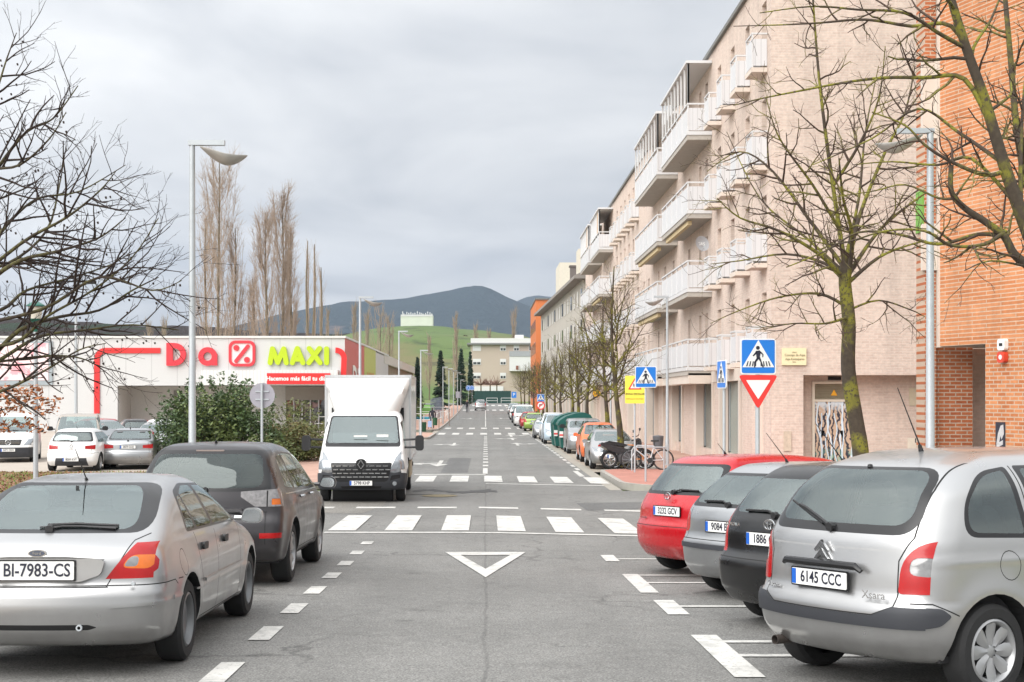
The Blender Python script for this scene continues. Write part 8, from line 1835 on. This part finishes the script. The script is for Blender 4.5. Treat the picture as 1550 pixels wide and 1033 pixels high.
def motorcycle(loc, rz):
    root = empty('motorcycle', loc, rz, 'black scooter motorcycle parked across the kerb beside the bicycles', 'motorcycle'); r = .30; WB = 1.32
    for x, nm in ((0, 1), (WB, 0)):
        w_ = MB(); w_.lathe([(r * .7, .045), (r * .9, .055), (r, .02), (r, -.02), (r * .9, -.055), (r * .7, -.045)], 'y', (x, 0, r), 26); o = w_.build('wheel', TYRE, root); s_ = MB(); s_.lathe([(r * .72, .04), (r * .64, .04), (r * .64, -.04), (r * .72, -.04)], 'y', (x, 0, r), 24)
        for k in range(5): a = k * 2 * math.pi / 5; s_.tube([(x, 0, r), (x + r * .68 * math.cos(a), 0, r + r * .68 * math.sin(a))], .014, 5)
        s_.lathe([(.001, -.05), (.05, -.05), (.05, .05), (.001, .05)], 'y', (x, 0, r), 10); s_.build('rim', CHROME, o)
    BK = mat('scooter_black', (.03, .03, .033), .25, coat=.6)
    b = MB(); b.prism(rpoly([(-.32, .78), (-.05, .62), (.35, .45), (.62, .46), (.70, .62), (.40, .70), (.05, .80), (-.28, .88)], .04), 'y', -.13, .13); b.build('tail_fairing', BK, root)
    b = MB(); b.prism(rpoly([(-.20, .86), (.10, .80), (.55, .72), (.66, .78), (.35, .86), (.0, .92)], .04), 'y', -.12, .12); b.build('seat', BLACK, root)
    b = MB(); b.prism(rpoly([(.62, .50), (1.02, .35), (1.12, .60), (1.10, .98), (.98, 1.02), (.86, .80), (.70, .68)], .05), 'y', -.12, .12); b.build('front_fairing', BK, root)
    b = MB(); b.tube([(1.02, .0, 1.0), (1.32, .08, .3)], .025, 7); b.tube([(1.02, .0, 1.0), (1.32, -.08, .3)], .025, 7); b.tube([(.96, -.34, 1.10), (1.0, -.1, 1.08), (1.0, .1, 1.08), (.96, .34, 1.10)], .015, 7); b.build('fork', BLACK, root)
    for s in (-1, 1): b = MB(); b.tube([(.98, s * .25, 1.09), (1.0, s * .30, 1.24)], .008, 5); b.prism(rrect(.14, .09, .03, 3, s * .34, 1.28), 'y' if False else 'x', .99, 1.01) ; b.build('mirror', BLACK, root)
    b = MB(); b.lathe([(.001, 0), (.085, 0), (.09, -.06), (.001, -.08)], 'x', (1.14, 0, .86), 14); b.build('headlight', HEADL, root)
    b = MB(); b.tube([(.55, .14, .25), (.1, .16, .30), (-.30, .17, .42)], [.03, .05, .05], 10); b.build('exhaust', CHROME, root)
    b = MB(); b.prism(rpoly([(.30, .22), (.75, .22), (.82, .45), (.60, .52), (.30, .46)], .05), 'y', -.15, .15); b.build('engine', mat('engine_grey', (.10, .10, .105), .5, .5), root)
    b = MB(); b.prism(rpoly([(1.05, .60), (1.30, .66), (1.55, .50), (1.50, .48), (1.30, .60), (1.08, .56)], .02), 'y', -.06, .06); b.build('mudguard', BK, root)
    b = MB(); b.box(-.36, -.32, -.09, .09, .55, .68); b.build('licence_plate', PLW, root); b = MB(); b.box(-.345, -.30, -.08, .08, .74, .80); b.build('tail_light', LRED, root); b = MB(); b.tube([(.45, .1, .25), (.40, .24, .01)], .012, 5); b.build('side_stand', BLACK, root); return root
mo = motorcycle((sw(922, 0, 46.3).x, 46.2, g_), 0); mo.rotation_euler = (R(-7), 0, R(12))
# ---- dumpsters, bins, posts
DGR = mat('dumpster_green', (.004, .085, .07), .45, var=.15, scale=2)
def dumpster(x, y, lab):
    e = empty('dumpster', (x, y, G(y)), 0, lab, 'dumpster', 'green dumpsters in the parking lane'); w_, l = 1.55, 1.9
    b = MB(); vs = [(-.70, -l / 2 + .1, .12), (.70, -l / 2 + .1, .12), (.70, l / 2 - .1, .12), (-.70, l / 2 - .1, .12), (-.82, -l / 2, 1.28), (.82, -l / 2, 1.28), (.82, l / 2, 1.28), (-.82, l / 2, 1.28)]; b.add(vs, [(0, 3, 2, 1), (0, 1, 5, 4), (1, 2, 6, 5), (2, 3, 7, 6), (3, 0, 4, 7)])
    for k in range(-2, 3): b.box(k * .28 - .02, k * .28 + .02, -l / 2 - .03, -l / 2 + .05, .4, 1.2)
    b.box(-.88, .88, -l / 2 - .04, l / 2 + .04, 1.2, 1.30); b.build('container', DGR, e)
    n = 10; rows = []; lid = MB()
    pr = [(-.86, 1.30), (-.78, 1.45), (-.45, 1.66), (.0, 1.80), (.40, 1.84), (.70, 1.74), (.86, 1.50), (.88, 1.30)]; lid.prism(pr[::-1], 'y', -l / 2 - .05, l / 2 + .05, smooth=False); lid.build('lid', DGR, e)
    t = MB(); t.box(-.80, -.62, -l / 2 - .035, -l / 2 - .01, .62, .92, 0); t.box(-.80, -.62, -l / 2 - .04, -l / 2 - .035, .70, .78, 1); t.build('hazard_sticker', [SIGNW, RED], e)
    for sx in (-.6, .6):
        for sy in (-.7, .7): c = MB(); c.lathe([(.001, -.03), (.09, -.03), (.09, .03), (.001, .03)], 'x', (sx, sy, .09), 12); c.build('caster', BLACK, e)
    return e
dumpster((861 - CX) * 67.5 / F + .35, 68.6, 'nearest green dumpster behind the silver van-like car'); dumpster((851 - CX) * 71 / F + .35, 71.4, 'second green dumpster, hidden behind the nearest one')
x = (842.5 - CX) * 74 / F + .3; e = empty('recycling_bin', (x, 73.8, G(74)), 0, 'green recycling bin with yellow green openings left of the dumpsters', 'recycling bin'); b = MB(); b.prism(rpoly([(-.55, .05), (.55, .05), (.62, 1.25), (.35, 1.62), (-.35, 1.62), (-.62, 1.25)], .08), 'y', -.55, .55); b.build('container', DGR, e); b = MB(); b.prism(rpoly([(-.40, 1.05), (.4, 1.05), (.36, 1.4), (-.36, 1.4)], .05), 'y', -.58, -.551); b.build('hatch', SLIME, e)
def post(px_, pyb, Z_, h, m, lab, r=.05, name='bollard'): x = (px_ - CX) * Z_ / F; b = MB(); b.tube([(0, 0, 0), (0, 0, h)], r, 8); b.lathe([(r, h), (r * .6, h + .03), (.001, h + .04)], 'z', n=8); o = b.build(name, m); o.location = (x, Z_, gz(x, Z_)); tag(o, lab, 'bollard', 'short posts by the kerb'); return o
post(876, 690, 60.5, .75, WHITE, 'short white post in front of the silver van-like car')
def litter_bin(px_, Z_, lab):
    x = (px_ - CX) * Z_ / F; e = empty('litter_bin', (x, Z_, G(Z_) + .12), 0, lab, 'litter bin'); b = MB(); b.lathe([(.001, .35), (.17, .35), (.20, .95), (.17, .95), (.16, .9)], 'z', n=18); b.build('basket', mat('bin_green', (.015, .07, .03), .5), e); b = MB(); b.tube([(-.26, 0, 0), (-.26, 0, 1.1)], .025, 7); b.tube([(-.26, 0, .8), (-.1, 0, .8)], .015, 5); b.build('post', GALV, e)
litter_bin(640.8, 88.3, 'green litter bin on the pavement at the second lamp'); litter_bin(658.5, 108.6, 'green litter bin nearer the shopper with the trolley')
e = empty('litter_bin', ((1011 - CX) * 49.6 / F - .35, 49.6, G(49.6) + .12), 0, 'grey litter bin strapped beside the lamp next to the bicycle rack', 'litter bin'); b = MB(); b.lathe([(.001, .55), (.16, .55), (.20, 1.0), (.17, 1.02), (.001, 1.04)], 'z', n=16); b.build('basket', mat('bin_grey', (.12, .12, .13), .5), e)
# railings on the left
def railing(x0, y0, x1, y1, lab, h=1.0, n=3):
    b = MB(); g0, g1 = G(y0) + .12, G(y1) + .12
    for t in (.45, 1.0): b.tube([(x0, y0, g0 + h * t), (x1, y1, g1 + h * t)], .035, 6)
    for k in range(n + 1): u = k / n; x, y, g = x0 + (x1 - x0) * u, y0 + (y1 - y0) * u, g0 + (g1 - g0) * u; b.tube([(x, y, g), (x, y, g + h)], .035, 6)
    o = b.build('railing', WHITE); tag(o, lab, 'railing', 'white railings along the left pavement')
railing(-7.9, 128, -4.6, 128, 'white railing crossing the pavement, left of the lamp cluster'); railing(-4.6, 131, -4.35, 141, 'white railing along the kerb behind the lamp cluster'); railing(-4.3, 150, -4.2, 166, 'white railing along the kerb farther down'); railing(-9.8, 172, -4.8, 172, 'white railing before the roundabout signs')
railing(2 - 7, 246, -1, 246, 'white railing left of the far silver car') if False else None
railing(.2, 258, 2.2, 258, 'white railing at the end of the street, left of two', .9, 1); railing(2.9, 258, 4.9, 258, 'white railing at the end of the street, right of two', .9, 1)
railing(-13.5, 110, -8.2, 110, 'long yellowish white railing beside the lawn')
b = MB(); x0, x1 = sw(652, 0, 160).x, sw(668, 0, 160).x
for k in range(12): xx = x0 + (x1 - x0) * k / 11; b.box(xx - .03, xx + .03, 160, 160.05, G(160) + .1, sw(0, 604 - k * .25, 160).z)
b.box(x0, x1, 160.05, 160.09, sw(0, 608, 160).z, sw(0, 607, 160).z); o = b.build('palisade_fence', mat('fence_bluegrey', (.20, .23, .30), .6)); tag(o, 'blue grey picket fence panel on the lawn', 'fence')
b = MB(); b.box(sw(628, 0, 150).x, sw(650, 0, 150).x, 150, 154, G(150) + .1, G(150) + .35); o = b.build('play_mat', mat('pool_blue', (.04, .35, .5), .5)); tag(o, 'low blue and white play surface edge on the lawn', 'play area')
# thin posts on the pavement
for a, b_, l in ((664.5, 112, 'thin brown post on the left pavement near the bins'), (680, 128, 'thin brown post on the left pavement by the railing')):
    post(a, 0, b_, 1.6, mat('brown_post', (.20, .14, .11), .7), l, .03)
# ---- people, each one continuous skinned body
def skin_figure(name, pts, edges, rad, mats_, lab, loc, rz, sc=1.0, cuts=None):
    me = bpy.data.meshes.new('body'); me.from_pydata([tuple(Vector(p) * sc) for p in pts], edges, []); o = bpy.data.objects.new('body', me); C.objects.link(o)
    sk_ = o.modifiers.new('s', 'SKIN'); 
    for i, v in enumerate(me.skin_vertices[0].data): v.radius = (rad[i][0] * sc, rad[i][1] * sc); v.use_root = (i == 0)
    su = o.modifiers.new('u', 'SUBSURF'); su.levels = 2; su.render_levels = 2
    dg = bpy.context.evaluated_depsgraph_get(); m2 = bpy.data.meshes.new_from_object(o.evaluated_get(dg)); bpy.data.objects.remove(o); m2.name = 'body'
    m2.materials.clear()
    for q in mats_: m2.materials.append(q)
    for p in m2.polygons: c = p.center; p.material_index = cuts(c / sc) if cuts else 0; p.use_smooth = True
    e = empty(name, loc, rz, lab, 'person'); r = bpy.data.objects.new('body', m2); C.objects.link(r); r.parent = e; return e
SKN = mat('skin', (.50, .30, .22), .6); CLD = mat('dark_coat', (.02, .02, .028), .9); CLJ = mat('dark_trousers', (.03, .03, .04), .9); HAIR = mat('brown_hair', (.05, .03, .02), .9)
def person(px_, Z_, lab, rz, stride=.16, arm=(0, 0)):
    x = (px_ - CX) * Z_ / F; s = stride
    pts = [(0, 0, .95), (0, 0, 1.15), (0, .0, 1.38), (0, .0, 1.50), (0, .02, 1.60), (0, .03, 1.72), (-.10, 0, .90), (-.10, s * .5, .50), (-.10, s, .09), (-.10, s + .14, .05), (.10, 0, .90), (.10, -s * .3, .50), (.10, -s, .10), (.10, -s + .14, .05), (-.19, 0, 1.40), (-.25, -.06, 1.14), (-.25, .06 + arm[0], .92), (-.25, .09 + arm[0], .83), (.19, 0, 1.40), (.25, .06, 1.14), (.25, .12 + arm[1], .92), (.25, .15 + arm[1], .83)]
    ed = [(0, 1), (1, 2), (2, 3), (3, 4), (4, 5), (0, 6), (6, 7), (7, 8), (8, 9), (0, 10), (10, 11), (11, 12), (12, 13), (2, 14), (14, 15), (15, 16), (16, 17), (2, 18), (18, 19), (19, 20), (20, 21)]
    rd = [(.15, .11), (.14, .10), (.16, .10), (.05, .05), (.085, .10), (.07, .08), (.09, .09), (.065, .065), (.045, .045), (.04, .03), (.09, .09), (.065, .065), (.045, .045), (.04, .03), (.06, .06), (.05, .05), (.035, .035), (.04, .025), (.06, .06), (.05, .05), (.035, .035), (.04, .025)]
    def cu(c): return 0 if c.z > 1.47 and not (c.y < .0 or c.z > 1.70) else 3 if c.z > 1.5 else (0 if c.z < .88 and abs(c.x) > .2 else (1 if c.z > .80 else 2))
    return skin_figure('person', pts, ed, rd, [SKN, CLD, CLJ, HAIR], lab, (x, Z_, G(Z_) + .12), rz, 1.0, cu)
person(654.5, 112, 'person in a dark coat walking away with a pale blue trolley', R(0), .14, (-.1, -.1))
e = empty('shopping_trolley', (sw(651, 0, 111.4).x, 111.4, G(111) + .12), 0, 'pale blue wheeled shopping trolley pulled by the walking person', 'trolley'); b = MB(); b.prism(rrect(.34, .50, .05, 3, 0, .40), 'y', -.13, .13); b.build('bag', mat('trolley_blue', (.30, .40, .62), .7), e); b = MB(); b.tube([(0, .14, .1), (0, .16, .75), (.15, .22, .95)], .012, 5); b.build('handle', BLACK, e)
for s_ in (-.15, .15): b = MB(); b.lathe([(.001, -.015), (.08, -.015), (.08, .015), (.001, .015)], 'x', (s_, .1, .08), 10); b.build('wheel', BLACK, e)
person(707, 186, 'person in dark clothes on the far left pavement by the roundabout sign', R(180), .12)
# haze: the air between here and the mountain
hz = MB(); hz.box(-3600, 3600, -60, 6600, -14, 640); ho = hz.build('haze', None); ho.data.materials.clear()
hm = bpy.data.materials.new('haze'); hm.use_nodes = True; nt = hm.node_tree; nt.nodes.clear(); oo = nt.nodes.new('ShaderNodeOutputMaterial'); pv = nt.nodes.new('ShaderNodeVolumePrincipled'); pv.inputs['Color'].default_value = (.60, .69, .84, 1); pv.inputs['Density'].default_value = .00009; nt.links.new(pv.outputs[0], oo.inputs['Volume']); ho.data.materials.append(hm); ho['kind'] = 'stuff'; ho['label'] = 'faint blue haze in the air before the mountains'; ho['category'] = 'haze'
